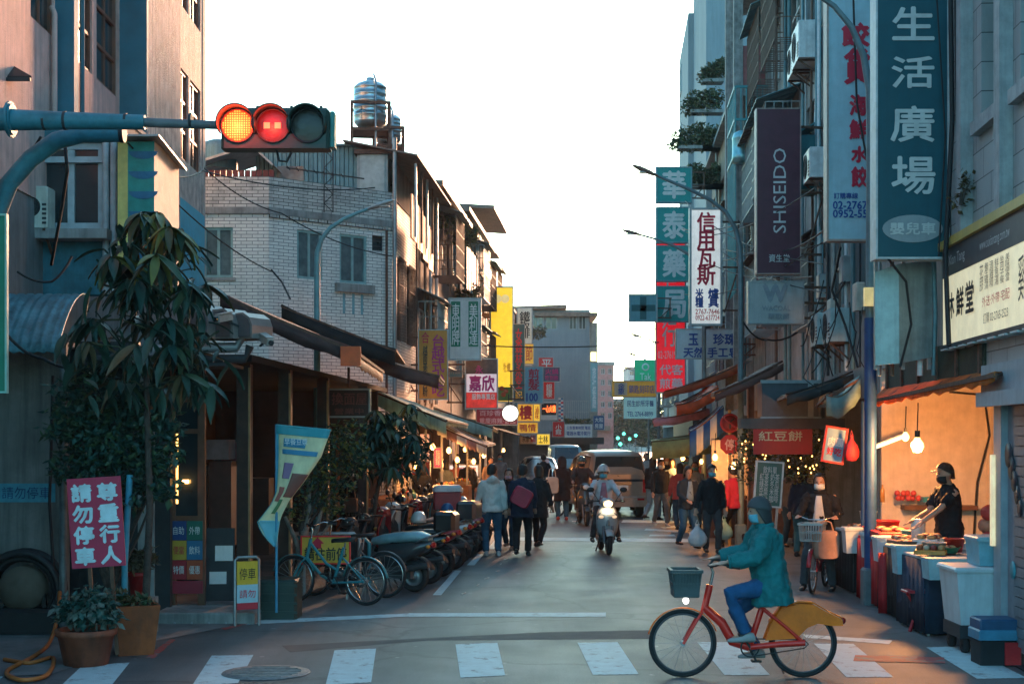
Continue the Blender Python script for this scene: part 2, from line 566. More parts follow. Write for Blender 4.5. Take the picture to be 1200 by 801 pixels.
tar_patch([(560,640),(600,636),(598,650),(552,655)])
SL=0.07
STREET=Vector((SL,1,0)).normalized()
RZ_L=math.atan2(STREET.y,STREET.x)
RZ_R=RZ_L+PI
def XL(d):return-5.15+SL*d
def XR(d):return 4.06+SL*d
PAVE=M('worn_paving',(0.17,0.172,0.17),0.8,var=0.35,scale=3,bump=0.4,fine=40)
def pavement(name,poly,h):
 n=len(poly)
 vs=[(x,y,0)for x,y in poly]+[(x,y,h)for x,y in poly]
 fs=[tuple(range(n,2*n))]+[(i,(i+1)%n,n+(i+1)%n,n+i)for i in range(n)]
 return struct(MB().add(vs,fs).build(name,PAVE))
pavement('pavement_left',[(-12,18.2),(-3.25,18.2),(XL(30)-.05,30),(XL(110)-.05,110),(-12,110)],0.14)
pavement('pavement_right',[(XR(15.9),15.9),(14,15.9),(20,110),(XR(110),110),(XR(22),22)],0.14)
pr=MB().add([(p.x,p.y,0.008)for p in(G(1118,742),G(1130,740),G(1250,740),G(1420,830),G(1235,801),G(1165,768))],[(0,5,4,3,2,1)]).build('pavement_strip',PAVE)
struct(pr)
a,b=G(1128,745),G(1240,805)
ds=MB().bar((a.x,a.y,0.01),(b.x,b.y,0.01),0.09,0.016).build('drain_slot',DARK,pr)
pl=MB().add([(p.x,p.y,0.008)for p in(G(-160,800),G(60,790),G(180,752),G(300,728),G(300,716),G(-60,716))],[(0,1,2,3,4,5)]).build('pavement_apron',PAVE)
struct(pl)
# building helpers
def wall(name,parent,x0,x1,z0,z1,t,holes,mat,y=0.0):
 """wall facing local -y with real openings; holes = (x0,x1,z0,z1)"""
 xs=sorted({x0,x1,*[h[0]for h in holes],*[h[1]for h in holes]})
 zs=sorted({z0,z1,*[h[2]for h in holes],*[h[3]for h in holes]})
 xs=[x for x in xs if x0<=x<=x1];zs=[z for z in zs if z0<=z<=z1]
 mb=MB()
 for i in range(len(xs)-1):
  for j in range(len(zs)-1):
   cx,cz=(xs[i]+xs[i+1])/2,(zs[j]+zs[j+1])/2
   if any(h[0]<cx<h[1]and h[2]<cz<h[3]for h in holes):
    continue
   mb.quad((xs[i],y,zs[j]),(xs[i+1],y,zs[j]),(xs[i+1],y,zs[j+1]),(xs[i],y,zs[j+1]))
   mb.quad((xs[i+1],y+t,zs[j]),(xs[i],y+t,zs[j]),(xs[i],y+t,zs[j+1]),(xs[i+1],y+t,zs[j+1]))
 for(a,b,c,d)in holes:
  mb.quad((a,y,c),(a,y+t,c),(b,y+t,c),(b,y,c))
  mb.quad((a,y,d),(b,y,d),(b,y+t,d),(a,y+t,d))
  mb.quad((a,y,c),(a,y,d),(a,y+t,d),(a,y+t,c))
  mb.quad((b,y,c),(b,y+t,c),(b,y+t,d),(b,y,d))
 mb.quad((x0,y,z1),(x1,y,z1),(x1,y+t,z1),(x0,y+t,z1))
 mb.quad((x0,y,z0),(x0,y,z1),(x0,y+t,z1),(x0,y+t,z0))
 mb.quad((x1,y,z0),(x1,y+t,z0),(x1,y+t,z1),(x1,y,z1))
 return mb.build(name,mat,parent)
def win(parent,x0,x1,z0,z1,y=0.08,fm=None,gm=None,nx=2,nz=1,fw=0.045,grille=None,sill=None):
 fm=fm or WHITEP;gm=gm or GLASS
 mb=MB()
 e=0.002
 mb.box(x0+e,x1-e,y-.03,y+.05,z0+e,z0+fw);mb.box(x0+e,x1-e,y-.03,y+.05,z1-fw,z1-e)
 mb.box(x0+e,x0+fw,y-.03,y+.05,z0+fw,z1-fw);mb.box(x1-fw,x1-e,y-.03,y+.05,z0+fw,z1-fw)
 for i in range(1,nx):
  x=x0+(x1-x0)*i/nx
  mb.box(x-fw*.5,x+fw*.5,y-.02,y+.04,z0+fw,z1-fw)
 for i in range(1,nz):
  z=z0+(z1-z0)*i/nz
  mb.box(x0+fw,x1-fw,y-.024,y+.044,z-fw*.5,z+fw*.5)
 w=mb.build('window',fm,parent)
 for i in range(nx):
  for j in range(nz):
   a=x0+(x1-x0)*i/nx+fw*.5;b=x0+(x1-x0)*(i+1)/nx-fw*.5
   c=z0+(z1-z0)*j/nz+fw*.5;d=z0+(z1-z0)*(j+1)/nz-fw*.5
   MB().box(a,b,y+.005+.012*(i%2),y+.013+.012*(i%2),c,d).build('pane',gm,w)
 if sill:
  MB().box(x0-.06,x1+.06,y-.08-sill,y-.035,z0-.07,z0-.003).build('sill',CONC,w)
 if grille:
  gb=MB()
  n=max(3,int((x1-x0)/.12))
  for i in range(n+1):
   x=x0+(x1-x0)*i/n
   gb.bar((x,y-.16,z0),(x,y-.16,z1),.014)
  for k in range(4):
   z=z0+(z1-z0)*k/3
   gb.bar((x0,y-.175,z),(x1,y-.175,z),.014)
  gb.build('window_grille',grille,w)
 return w
def ac_unit(label,loc,rz,w=.8,h=.55,d=.3,mat=None,group=None):
 t=thing('air_conditioner',label,'air conditioner',loc,rz,group)
 mat=mat or CREAM
 MB().bbox(-w/2,w/2,-d,0,.05,h,.02).build('casing',mat,t)
 g=MB()
 g.ring((-w*.14,-d-.006,.05+(h-.05)/2),min(w,h)*.36,.008,'y',24,4)
 for k in range(1,4):
  g.ring((-w*.14,-d-.006,.05+(h-.05)/2),min(w,h)*.36*k/4,.005,'y',20,4)
 for k in range(8):
  a=k*PI/4
  g.bar((-w*.14,-d-.006,.05+(h-.05)/2),(-w*.14+math.cos(a)*min(w,h)*.36,-d-.006,.05+(h-.05)/2+math.sin(a)*min(w,h)*.36),.008)
 g.build('fan_grille',DARK,t)
 MB().cyl((-w*.14,-d-.002,.05+(h-.05)/2),(-w*.14,-d+.01,.05+(h-.05)/2),min(w,h)*.33,24).build('fan_opening',BLACK,t)
 for k in range(5):
  MB().box(w*.3,w*.46,-d-.008,-d+.002,.1+k*.06,.13+k*.06).build('louvre',DARK,t)
 for s in(-1,1):
  b=MB().bar((s*w*.36,0,.03),(s*w*.36,-d,.03),.035)
  b.bar((s*w*.36,0,-.25),(s*w*.36,-d*.9,.02),.03).build('bracket',RUST,t)
 return t
def cable(label,pts,r=.012,sag=0.0,n=14,mat=None,group=None,name='cable'):
 P=[Vector(p)for p in pts]
 out=[]
 for i in range(len(P)-1):
  for k in range(n):
   t=k/n
   q=P[i].lerp(P[i+1],t);q.z-=sag*4*t*(1-t)
   out.append(q)
 out.append(P[-1])
 o=MB().tube(out,r,5).build(name,mat or CABLE)
 return tag(o,label,'cable',group)
# left: pink and blue corner building
PINK=M('pink_plaster',(0.7,0.44,0.39),0.85,var=0.25,scale=2.2,bump=0.6,fine=45,streak=0.55,streak_col=(0.12,0.1,0.1))
ROUGHW=M('roughcast_plaster',(0.55,0.46,0.41),0.9,var=0.4,scale=4,bump=0.9,fine=38,streak=0.8,streak_col=(0.06,0.07,0.08))
BLUEP=M('blue_painted_plaster',(0.035,0.15,0.21),0.7,var=0.2,scale=2,bump=0.3)
BLUEB=M('bright_blue_panel',(0.05,0.4,0.55),0.6,var=0.15)
BROWNF=M('copper_brown_frame',(0.2,0.075,0.045),0.5)
GREYPL=M('grey_plaster',(0.2,0.215,0.22),0.85,var=0.25,scale=1.6,bump=0.4,streak=0.6,streak_col=(0.08,0.085,0.09))
RZA=math.atan2(1,-.024)
bA=thing('corner_building','tall pink plaster building with blue piers and brown window frames at the upper left','building',(-6.15,15,0),RZA)
def sA(px,off=0.0):
 q=(px-600)/F
 return(-6.15+off-15*q)/(q+.024)
LA=sA(237)
holes=[]
wins=[]
for zr in(7.72,10.7):
 for(a,b)in((36,64),(92.5,109),(114,138.5),(212,221),(223,235)):
  x0,x1=sA(a),sA(b)
  holes.append((x0,x1,zr,zr+1.75));wins.append((x0,x1,zr))
for k in range(3):
 holes.append((-6+k*2,-4.6+k*2,7.72,9.4))
wall('wall',bA,-8,sA(65),5.4,13.5,.3,[h for h in holes if h[1]<sA(66)],PINK)
wall('wall',bA,sA(65),sA(140),5.4,13.5,.3,[h for h in holes if sA(66)<h[0]<sA(140)],PINK,y=.01)
wall('wall',bA,sA(140),LA,5.4,13.5,.3,[h for h in holes if h[0]>sA(141)],ROUGHW)
for(x0,x1,zr)in wins:
 w=win(bA,x0,x1,zr,zr+1.75,.07,BROWNF,GLASS,2,3,.05)
 MB().box(x0+.003,x1-.003,.16,.2,zr+.003,zr+1.747).build('blind',M('teal_curtain',(0.05,0.2,0.25),.7),w)
MB().box(sA(64.5),sA(64.5)+.22,-.26,.02,5.2,13.6).build('pier',BLUEP,bA)
p0_=sA(140)
MB().box(p0_,p0_+.12,-.44,-.002,5.2,13.6).build('pier',BLUEP,bA)
p1_=sA(211,.44)
MB().box(p0_+.12,p1_,-.44,-.003,5.2,13.6).build('stair_wall',ROUGHW,bA)
MB().box(sA(201),LA+.01,-.05,-.004,5.0,6.9).build('blue_panel',BLUEB,bA)
MB().box(sA(201)-.5,sA(201),-.05,-.004,5.0,6.85).build('grey_panel',GREYPL,bA)
MB().box(-8,LA,.3,8,13.2,13.5).build('roof',CONC,bA)
MB().box(LA-.01,LA+.25,-.02,8,0,13.55).build('end_wall',ROUGHW,bA)
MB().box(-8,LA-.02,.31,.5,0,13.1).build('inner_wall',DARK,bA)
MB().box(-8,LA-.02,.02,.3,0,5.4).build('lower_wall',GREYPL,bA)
dp=MB();dp.tube([(sA(65)-.25,-.06,5.5),(sA(65)-.25,-.06,8.0),(sA(65)-.25,-.02,8.1)],.04,8)
dp.build('drain_pipe',PINK,bA)
MB().tube([(sA(92)+.02,-.05,5.2),(sA(92)+.02,-.05,13)],.035,8).build('drain_pipe',BLUEP,bA)
# left: low annex facing the camera
an=thing('corner_annex','low grey annex with a white framed upstairs window at the left edge','building',(0,17,0))
def lx(px,d):return(px-600)/F*d
def lz(py,d):return CH+(HY-py)/F*d
WALLG=M('dirty_grey_wall',(0.21,0.205,0.195),0.85,var=0.35,scale=1.8,streak=0.7,streak_col=(0.06,0.06,0.06),bump=0.4)
wall('wall',an,-11,lx(74,17),0,lz(400,17),.25,[],WALLG)
MB().box(lx(-60,17),lx(65,17),-.012,-.003,lz(588,17),lz(566,17)).build('blue_notice_strip',M('pale_blue_notice',(0.07,0.3,0.4),.6),an)
lettering('出入口請勿停車',M('deep_blue_ink',(0.01,0.05,0.16),.6),an,(lx(-40,17),lx(60,17),lz(584,17),lz(570,17)),y=-.016)
d1=19.0;yo=d1-17
holesA=[(lx(41,d1),lx(121,d1),lz(268,d1),lz(166,d1))]
wall('upper_wall',an,-11,lx(140,d1),lz(345,d1),lz(136,d1),.25,holesA,M('teal_plaster',(0.04,0.17,0.22),.8,var=.3,bump=.4,streak=.3),y=yo)
WFR=M('grey_white_frame',(0.42,0.47,0.5),0.5)
ww=win(an,*holesA[0],yo+.1,WFR,GLASS,2,1,.09)
MB().box(holesA[0][0],holesA[0][1],yo+.02,yo+.2,lz(190,d1),lz(183,d1)).build('transom',WFR,ww)
MB().box(lx(62,d1),lx(70,d1),yo+.16,yo+.2,lz(266,d1),lz(235,d1)).build('cardboard_box',M('card',(.25,.13,.07)),ww)
for px in(126,135):
 MB().tube([(lx(px,d1),yo-.08,lz(345,d1)),(lx(px,d1),yo-.08,lz(140,d1))],.045,10).build('drain_pipe',WFR,an)
MB().box(lx(28,d1),lx(134,d1),yo-.35,yo-.002,lz(283,d1),lz(272,d1)).build('ledge',CONC,an)
MB().box(-11,lx(140,d1)+.05,yo+.25,yo+1.2,lz(139,d1),lz(134,d1)).build('roof',CONC,an)
MB().box(-11,lx(74,17),.25,2,lz(404,17),lz(399,17)).build('ledge_roof',CONC,an)
d2=17.9;y2=d2-17
MB().box(lx(76,d2),lx(162,d2),y2,y2+.1,0,lz(400,d2)).build('shop_wall',DARK,an)
MB().box(lx(162,d2),lx(181,d2),y2-.02,y2+.12,0,lz(405,d2)).build('pale_post',M('pale_post',(.32,.34,.34),.6,streak=.4),an)
MB().box(lx(181,d2),lx(199,d2),y2+.02,y2+.14,0,lz(420,d2)).build('dark_post',DARK,an)
MB().box(lx(140,d1),lx(141,d1)+.02,yo,yo+1.2,lz(345,d1),lz(136,d1)).build('side_wall',GREYPL,an)
mb=MB()
gx=[]
for i in range(9):
 t=i/8
 row=[]
 for k in range(33):
  x=lx(-40,16.4)+(lx(83,16.4)-lx(-40,16.4))*k/32
  row.append((x,-1.1*t,lz(335,16.6)-.75*t*t-.06+.015*math.sin(k*2.2)))
 gx.append(row)
mb.sheet(gx,.01)
cn=mb.build('metal_canopy',M('teal_sheet_metal',(0.09,0.25,0.3),.4,.4,var=.4,streak=.4),None,(0,17,0))
tag(cn,'dented teal sheet metal canopy over the grey wall at the left edge','canopy')
bx=thing('painted_box_sign','yellow and teal painted box with a white side coloured sunlit warm and small tin roof','sign',(lx(138,18.4),18.4,lz(322,18.4)))
sw=lx(181,18.4)-lx(138,18.4);sh=lz(166,18.4)-lz(322,18.4)
MB().box(0,sw,0,1.35,0,sh).build('box',M('sunlit_white_board',(.62,.52,.42),.7,var=.2,streak=.25,streak_col=(.3,.2,.14)),bx)  # warm sunlight on the side is put into the board colour
YEL=M('pale_yellow_paint',(.62,.52,.16),.6);GRN=M('teal_green_paint',(.02,.25,.22),.6)
MB().box(.002,sw*.28,-.012,-.002,0,sh).build('yellow_stripe',YEL,bx)
MB().box(sw*.28,sw,-.012,-.002,0,sh).build('green_field',GRN,bx)
for k in range(6):
 z=sh*(.1+.15*k)
 poly=[(sw*.3+.19*(1-math.cos(PI*i/8)),z+.13-.1*math.sin(PI*i/8))for i in range(9)]
 MB().prism(poly,-.02,-.011).build('blue_half_disc',M('blue_disc_paint',(.02,.14,.26),.6),bx)
MB().add([(-.1,-.25,sh+.02),(sw+.12,-.25,sh+.02),(sw+.1,1.4,sh-.12),(-.1,1.4,sh+.1),(-.1,-.25,sh+.045),(sw+.12,-.25,sh+.045),(sw+.1,1.4,sh-.09),(-.1,1.4,sh+.13)],[(3,2,1,0),(4,5,6,7),(0,1,5,4),(1,2,6,5),(2,3,7,6),(3,0,4,7)]).build('tin_roof',STEEL,bx)
ac_unit('small pale air conditioner below the white framed window at upper left',(lx(42,18.7),18.98,lz(272,18.7)),0,.34,.6,.34)
tw=thing('window_awning','small black tilted awning high on the pink wall at the left edge','awning',W(-8,92,17.5))
MB().add([(-.5,0,0),(.47,0,0),(.02,.4,.28),(-.5,.4,.28),(-.5,0,.03),(.47,0,.03),(.02,.4,.31),(-.5,.4,.31)],[(3,2,1,0),(4,5,6,7),(0,1,5,4),(1,2,6,5),(2,3,7,6),(3,0,4,7)]).build('cover',BLACK,tw)
MB().bar((-.5,-.03,-.02),(.47,-.03,-.02),.04).build('rail',DARK,tw)
MB().bar((.0,.4,.25),(.45,0,0),.03).build('strut',DARK,tw)
# left: white brick tile building
bB=thing('white_brick_building','white brick tile building with cut corner and teal framed windows','building',(0,31.5,0))
dB=31.5
x0,x1=lx(225,dB),lx(315,dB)
def zz(py):return lz(py,dB)
TEALF=M('pale_teal_frame',(.25,.42,.42),.5)
hB=[(lx(238,dB),lx(273,dB),zz(325),zz(266))]
wall('wall',bB,x0,x1,0,7.2,.25,hB,BRICKW)
win(bB,*hB[0],.08,TEALF,GLASSB,2,1,.06,sill=.05)
wall('parapet',bB,x0,x1,7.35,8.03,.25,[],BRICKS)
wall('parapet_band',bB,x0,x1,7.2,7.35,.25,[],CONC,y=-.06)
pA=Vector((x1,0,0));pC=Vector((lx(460,33.6),2.1,0))
ang=math.atan2(pC.y-pA.y,pC.x-pA.x);wC=(pC-pA).length
fc=bpy.data.objects.new('corner_face',None);COL.objects.link(fc);fc.parent=bB;fc.location=pA;fc.rotation_euler=(0,0,ang)
def cx(px):
 q=(px-600)/F
 ux,uy=math.cos(ang),math.sin(ang)
 return(q*dB-pA.x)/(ux-q*uy)
def cz(px,py):
 return CH+(HY-py)/F*(dB+cx(px)*math.sin(ang))
hC=[(cx(348),cx(378),cz(363,327),cz(363,270)),(cx(398),cx(430),cz(414,332),cz(414,275)),(cx(436),cx(450),cz(443,294),cz(443,276))]
wall('wall',fc,0,wC,0,7.2,.25,hC,BRICKW)
wall('parapet',fc,0,wC,7.35,8.03,.25,[],BRICKS)
wall('parapet_band',fc,-.02,wC+.04,7.2,7.35,.25,[],CONC,y=-.06)
for k in range(40):
 MB().box(k*wC/40+.005,(k+1)*wC/40-.015,-.05,-.002,7.12,7.195).build('cornice_brick',BRICKS,fc)
win(fc,*hC[0],.06,TEALF,GLASSB,2,1,.06)
win(fc,*hC[1],.06,TEALF,GLASSB,2,1,.06)
win(fc,*hC[2],.1,DARK,GLASS,1,3,.03)
MB().box(cx(392),cx(437),-.1,-.002,cz(414,343),cz(414,333)).build('stone_sill',CONC,fc)
for px in(403,414,424):
 MB().box(cx(px-1.4),cx(px+1.4),-.007,-.002,cz(414,368),cz(414,344)).build('blue_stain',M('blue_wash',(.2,.4,.45),.8),fc)
fs_=bpy.data.objects.new('street_face',None);COL.objects.link(fs_);fs_.parent=bB;fs_.location=pC;fs_.rotation_euler=(0,0,RZ_L)
wall('wall',fs_,0,4,0,8.0,.25,[(.6,1.8,4.6,6.6),(2.3,3.5,4.6,6.6)],BRICKW)
for k in(.6,2.3):
 win(fs_,k,k+1.2,4.6,6.6,.1,RUST,GLASS,2,2,.05,grille=RUST)
MB().box(x0,x1-.05,.25,5,7.0,7.3).build('roof',CONC,bB)
MB().tube([(pC.x+.06,pC.y-.1,0),(pC.x+.06,pC.y-.1,9.3)],.05,8).build('drain_pipe',STEEL,bB)
MB().tube([(pC.x-.12,pC.y-.2,0),(pC.x-.12,pC.y-.2,7.1)],.03,8).build('drain_pipe',RUST,bB)
TEALS=M('teal_corrugated',(0.14,0.27,0.3),.55,.3,var=.25,streak=.4)
sh_=thing('rooftop_shed','teal corrugated metal shed on the white brick building roof','shed',(lx(300,34),34,7.3))
mb=MB();w_=lx(425,34)-lx(300,34);hh=lz(172,34)-7.3
for k in range(24):
 a=w_*k/24
 mb.box(a,a+w_/24-.02,-.02-.02*(k%2),.05,0,hh)
mb.build('corrugated_wall',TEALS,sh_)
MB().box(0,w_-.02,.05,.12,0,hh).build('back_sheet',TEALS,sh_)
MB().box(-.1,w_+.05,-.15,2.5,hh,hh+.05).build('roof',TEALS,sh_)
MB().box(w_*.2,w_*.45,-.06,-.045,hh*.25,hh*.75).build('window',GLASSB,sh_)
gd=thing('rooftop_stair_box','pale grey metal stair box with panelled door on the brick building roof','shed',(lx(420,34),33.7,7.3))
w2=lx(456,33.7)-lx(420,33.7)
MB().box(0,w2,0,2,0,lz(181,33.7)-7.3).build('box',M('pale_sheet',(.34,.38,.37),.5,streak=.35),gd)
MB().box(-.06,w2+.1,-.1,2.1,lz(181,33.7)-7.3,lz(178,33.7)-7.25).build('roof',RUST,gd)
MB().box(w2*.1,w2*.9,-.025,-.003,.1,1.75).build('door',M('pale_door',(.42,.46,.44),.5),gd)
rs=thing('rooftop_red_shed','dark red rooftop lean-to behind the traffic light','shed',(lx(238,33),33,7.3))
ws=lx(322,33)-lx(238,33)
REDM=M('dark_red_sheet',(.16,.035,.035),.6,var=.35,streak=.4)
for k in range(12):
 MB().box(ws*k/12,ws*(k+1)/12-.02,-.02*(k%2),.05,0,1.15).build('sheet_panel',REDM,rs)
MB().add([(-.1,-.3,1.3),(ws*.7,-.3,1.7),(ws,-.3,1.25),(ws,2,1.25),(ws*.7,2,1.7),(-.1,2,1.3),(-.1,-.3,1.24),(ws*.7,-.3,1.64),(ws,-.3,1.19)],[(0,1,4,5),(1,2,3,4),(0,6,7,1),(1,7,8,2)]).build('roof',STEEL,rs)
MB().lathe([(.45,0),(.45,.5),(.4,.62),(.2,.7),(.01,.72)],(.2,.8,1.3),18).build('tank',TEALS,rs)
def tank_tower(label,px,d,ybase,ytop,r,group):
 z0=lz(ybase,d);z1=lz(ytop,d);H=z1-z0
 t=thing('water_tank_tower',label,'water tank',(lx(px,d),d,z0),.12,group)
 SS=M('stainless_tank',(.42,.47,.48),.28,.85,var=.3,scale=3,bump=.05)
 zt=H*.36
 prof=[(.01,zt-.03),(r*.75,zt),(r,zt+.1)]
 nb=5
 for k in range(nb):
  za=zt+.12+(H-zt-.3)*k/nb;zb=zt+.12+(H-zt-.3)*(k+1)/nb
  prof+=[(r,za),(r,zb-.05),(r*1.025,zb-.035),(r*1.025,zb-.015),(r,zb)]
 prof+=[(r*.8,H-.1),(r*.3,H-.02),(.01,H)]
 MB().lathe(prof,n=24).build('tank',SS,t)
 MB().lathe([(r*.25,H-.04),(r*.25,H+.05),(.01,H+.06)],n=14).build('lid',SS,t)
 for sx in(-1,1):
  for sy in(-1,1):
   MB().bar((sx*r*1.12,sy*r*1.12,0),(sx*r*1.12,sy*r*1.12,H*.66),.06).build('leg',RUST,t)
 for zk in(H*.28,H*.64):
  fr=MB()
  q=r*1.12
  for(a,b)in(((-q,-q),(q,-q)),((q,-q),(q,q)),((q,q),(-q,q)),((-q,q),(-q,-q))):
   fr.bar((a[0],a[1],zk),(b[0],b[1],zk),.07)
  if zk<H*.4:fr.box(-q,q,-q,q,zk,zk+.04)
  fr.build('frame',RUST,t)
 MB().tube([(r*.3,-r*1.05,0),(r*.3,-r*1.05,H*.95),(r*.2,0,H+.15)],.025,6).build('pipe',STEEL,t)
 return t
tank_tower('large stainless water tank on a rusty stand above the stair box',434,34.5,180,94,.4,'rooftop water tanks')
tank_tower('smaller stainless water tank behind the large one on the roof',455,37,190,132,.34,'rooftop water tanks')
tr=thing('antenna_mast','thin black lattice mast with a dish arm beside the rooftop shed','antenna',(lx(385,31.9),31.9,7.3))
mb=MB()
for s in(-1,1):
 mb.bar((s*.1,0,0),(s*.1,0,1.9),.025)
for k in range(9):
 z=k*.2
 mb.bar((-.1 if k%2 else .1,0,z),(.1 if k%2 else-.1,0,z+.2),.018)
mb.build('lattice',BLACK,tr)
MB().bar((-.95,0,1.0),(.8,0,.75),.03).build('arm',BLACK,tr)
for k in range(7):
 MB().bar((-.9+k*.2,-.2,.99-k*.028),(-.9+k*.2,.2,.99-k*.028),.014).build('dipole',BLACK,tr)
def dissolve(e):
 """hand an Empty's children to its parent, keeping their place"""
 m=Matrix.LocRotScale(e.location,e.rotation_euler,None)
 for ch in list(e.children):
  ch.parent=e.parent
  ch.matrix_basis=m@ch.matrix_basis
 bpy.data.objects.remove(e)
def cage(parent,x0,x1,z0,z1,dep,mat,y=0.0,roof=None,step=.13,name='window_cage',cross=5):
 """iron window cage standing out from a wall that faces local -y"""
 mb=MB();t=.018
 n=max(2,int((x1-x0)/step));m=max(2,int(dep/step))
 for i in range(n+1):
  x=x0+(x1-x0)*i/n
  mb.bar((x,y-dep,z0),(x,y-dep,z1),t)
 for i in range(m):
  yy=y-dep*i/m
  mb.bar((x0,yy,z0),(x0,yy,z1),t);mb.bar((x1,yy,z0),(x1,yy,z1),t)
 for k in range(cross):
  z=z0+(z1-z0)*k/(cross-1)
  mb.bar((x0,y-dep,z),(x1,y-dep,z),t*1.3)
  mb.bar((x0,y,z),(x0,y-dep,z),t*1.3);mb.bar((x1,y,z),(x1,y-dep,z),t*1.3)
 for i in range(n+1):
  x=x0+(x1-x0)*i/n
  mb.bar((x,y,z0),(x,y-dep,z0),t)
 c=mb.build(name,mat,parent)
 if roof:
  r=MB();k=14
  for i in range(k):
   a=x0-.1+(x1-x0+.2)*i/k;b=x0-.1+(x1-x0+.2)*(i+1)/k
   o=.012*(i%2)
   r.add([(a,y,z1+.35+o),(b,y,z1+.35+o),(b,y-dep-.2,z1+.02+o),(a,y-dep-.2,z1+.02+o),(a,y,z1+.37+o),(b,y,z1+.37+o),(b,y-dep-.2,z1+.04+o),(a,y-dep-.2,z1+.04+o)],[(0,1,2,3),(7,6,5,4),(3,2,6,7),(0,3,7,4),(1,5,6,2)])
  r.build('cage_roof',roof,c)
 return c
for e in(fc,fs_):
 dissolve(e)
GREYT=M('grey_tile',(.26,.27,.265),.7,var=.3,scale=2,streak=.6)
TANP=M('tan_plaster',(.33,.25,.19),.85,var=.35,scale=2,streak=.7,streak_col=(.06,.05,.045))
BLUEG=M('blue_grey_plaster',(.2,.25,.28),.8,var=.15,scale=1,streak=.25)
ORANGE=M('orange_panel',(.6,.22,.09),.6,var=.4,scale=3,streak=.4)
IRON=M('pale_iron',(.28,.3,.3),.5,.4)
IRONR=M('rusty_cage_iron',(.16,.1,.075),.7)
SHEET=M('weathered_roof_sheet',(.2,.15,.12),.6,.2,var=.4,streak=.5)
TEALSH=M('blue_tarpaulin',(.07,.25,.33),.55,var=.3)
def left_frame(d):
 return(XL(d),d,0)
lt=thing('rooftop_lean_to','ramshackle rooftop lean-to with orange screens above the street','shed',(XL(33.8),33.8,7.9),RZ_L)
MB().box(0,4.2,0,.06,0,.9).build('screen_wall',TANP,lt)
for k in range(4):
 MB().box(.05+k*1.05,1.0+k*1.05,-.4,-.36,-.9-.12*k,.15-.1*k).build('orange_screen',ORANGE,lt)
MB().add([(-.3,1.2,1.35),(4.6,1.2,1.2),(4.8,-.8,.62),(-.4,-.6,.95),(-.3,1.2,1.39),(4.6,1.2,1.24),(4.8,-.8,.66),(-.4,-.6,.99)],[(3,2,1,0),(4,5,6,7),(0,1,5,4),(1,2,6,5),(2,3,7,6),(3,0,4,7)]).build('roof',SHEET,lt)
for k in range(5):
 MB().bar((k*1.05,-.5,-.9),(k*1.05,-.5,.85),.05).build('post',RUST if k%2 else STEEL,lt)
def row_building(label,side,d0,d1,h,mat,floors,nwin,seed,name='shophouse',cages=.6,roof_over=.25,gz=3.4,cdep=.75,tarp=None):
 """shophouse along the street; side -1 left, +1 right"""
 rnd=random.Random(seed)
 L_=(d1-d0)/STREET.y
 if side<0:
  t=thing(name,label,'building',(XL(d0),d0,0),RZ_L)
 else:
  t=thing(name,label,'building',(XR(d1),d1,0),RZ_R)
 holes=[];specs=[]
 for fi,zf in enumerate(floors):
  for k in range(nwin):
   a=L_*(k+.14)/nwin;b=L_*(k+.86)/nwin
   z1=zf+rnd.uniform(1.3,1.6)
   if z1>h-.2:continue
   holes.append((a,b,zf,z1));specs.append((a,b,zf,z1))
 holes.append((.3,L_-.3,.14,2.9))
 wall('wall',t,0,L_,0,h,.3,holes,mat)
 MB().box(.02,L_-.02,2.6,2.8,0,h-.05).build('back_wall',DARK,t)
 MB().box(.01,.2,.31,6,0,h-.02).build('party_wall',mat,t);MB().box(L_-.2,L_-.01,.31,6,0,h-.02).build('party_wall',mat,t)
 MB().box(-.1,L_+.1,-roof_over,6,h,h+.14).build('roof',SHEET if roof_over>.3 else CONC,t)
 for fl in floors:
  MB().box(.2,L_-.2,.31,2.5,fl-.9,fl-.75).build('floor_slab',CONC,t)
 for i,(a,b,z0,z1)in enumerate(specs):
  w=win(t,a,b,z0,z1,.12,rnd.choice([WHITEP,TEALF,RUST,STEEL]),rnd.choice([GLASS,GLASS,GLASSB]),2,1+(i%2),.05)
  if rnd.random()<cages:
   cage(t,a-.12,b+.12,z0-.15,z1+.1,rnd.uniform(.6,1)*cdep,rnd.choice([IRON,IRONR,STEEL]),roof=rnd.choice([SHEET,TEALS,TEALS,STEEL]),step=.16)
  elif tarp and rnd.random()<.5:
   MB().sheet([[(a,-.05,z1+.25),(b,-.05,z1+.25)],[(a,-.75,z1-.15),(b,-.75,z1-.15)]],.02).build('window_canopy',tarp,t)
 for k in range(3):
  x=rnd.uniform(.2,L_-.2)
  MB().tube([(x,-.08,3.2),(x,-.08,h)],rnd.uniform(.03,.055),7).build('drain_pipe',rnd.choice([STEEL,IRONR,WHITEP,TEALS]),t)
 return t
bC=row_building('narrow brown shophouse with flat overhanging roof beyond the white brick building',-1,37.7,45.5,8.9,M('dark_tan_plaster',(.17,.11,.085),.85,var=.4,scale=2,streak=.6),(4.4,7.0),3,3,cages=.7,roof_over=.7)
bD=row_building('weathered shophouse with blue sheeting and a rooftop eave behind the balcony plants',-1,45.8,58,9.5,M('dark_grey_tile',(.15,.145,.14),.75,var=.4,scale=2,streak=.6),(4.4,7.2),4,5,cages=.75,roof_over=.6)
bF=row_building('grey shophouse behind the tall yellow sign',-1,58.3,79,8.6,GREYT,(4.3,6.6),5,8,cages=.4,roof_over=.2)
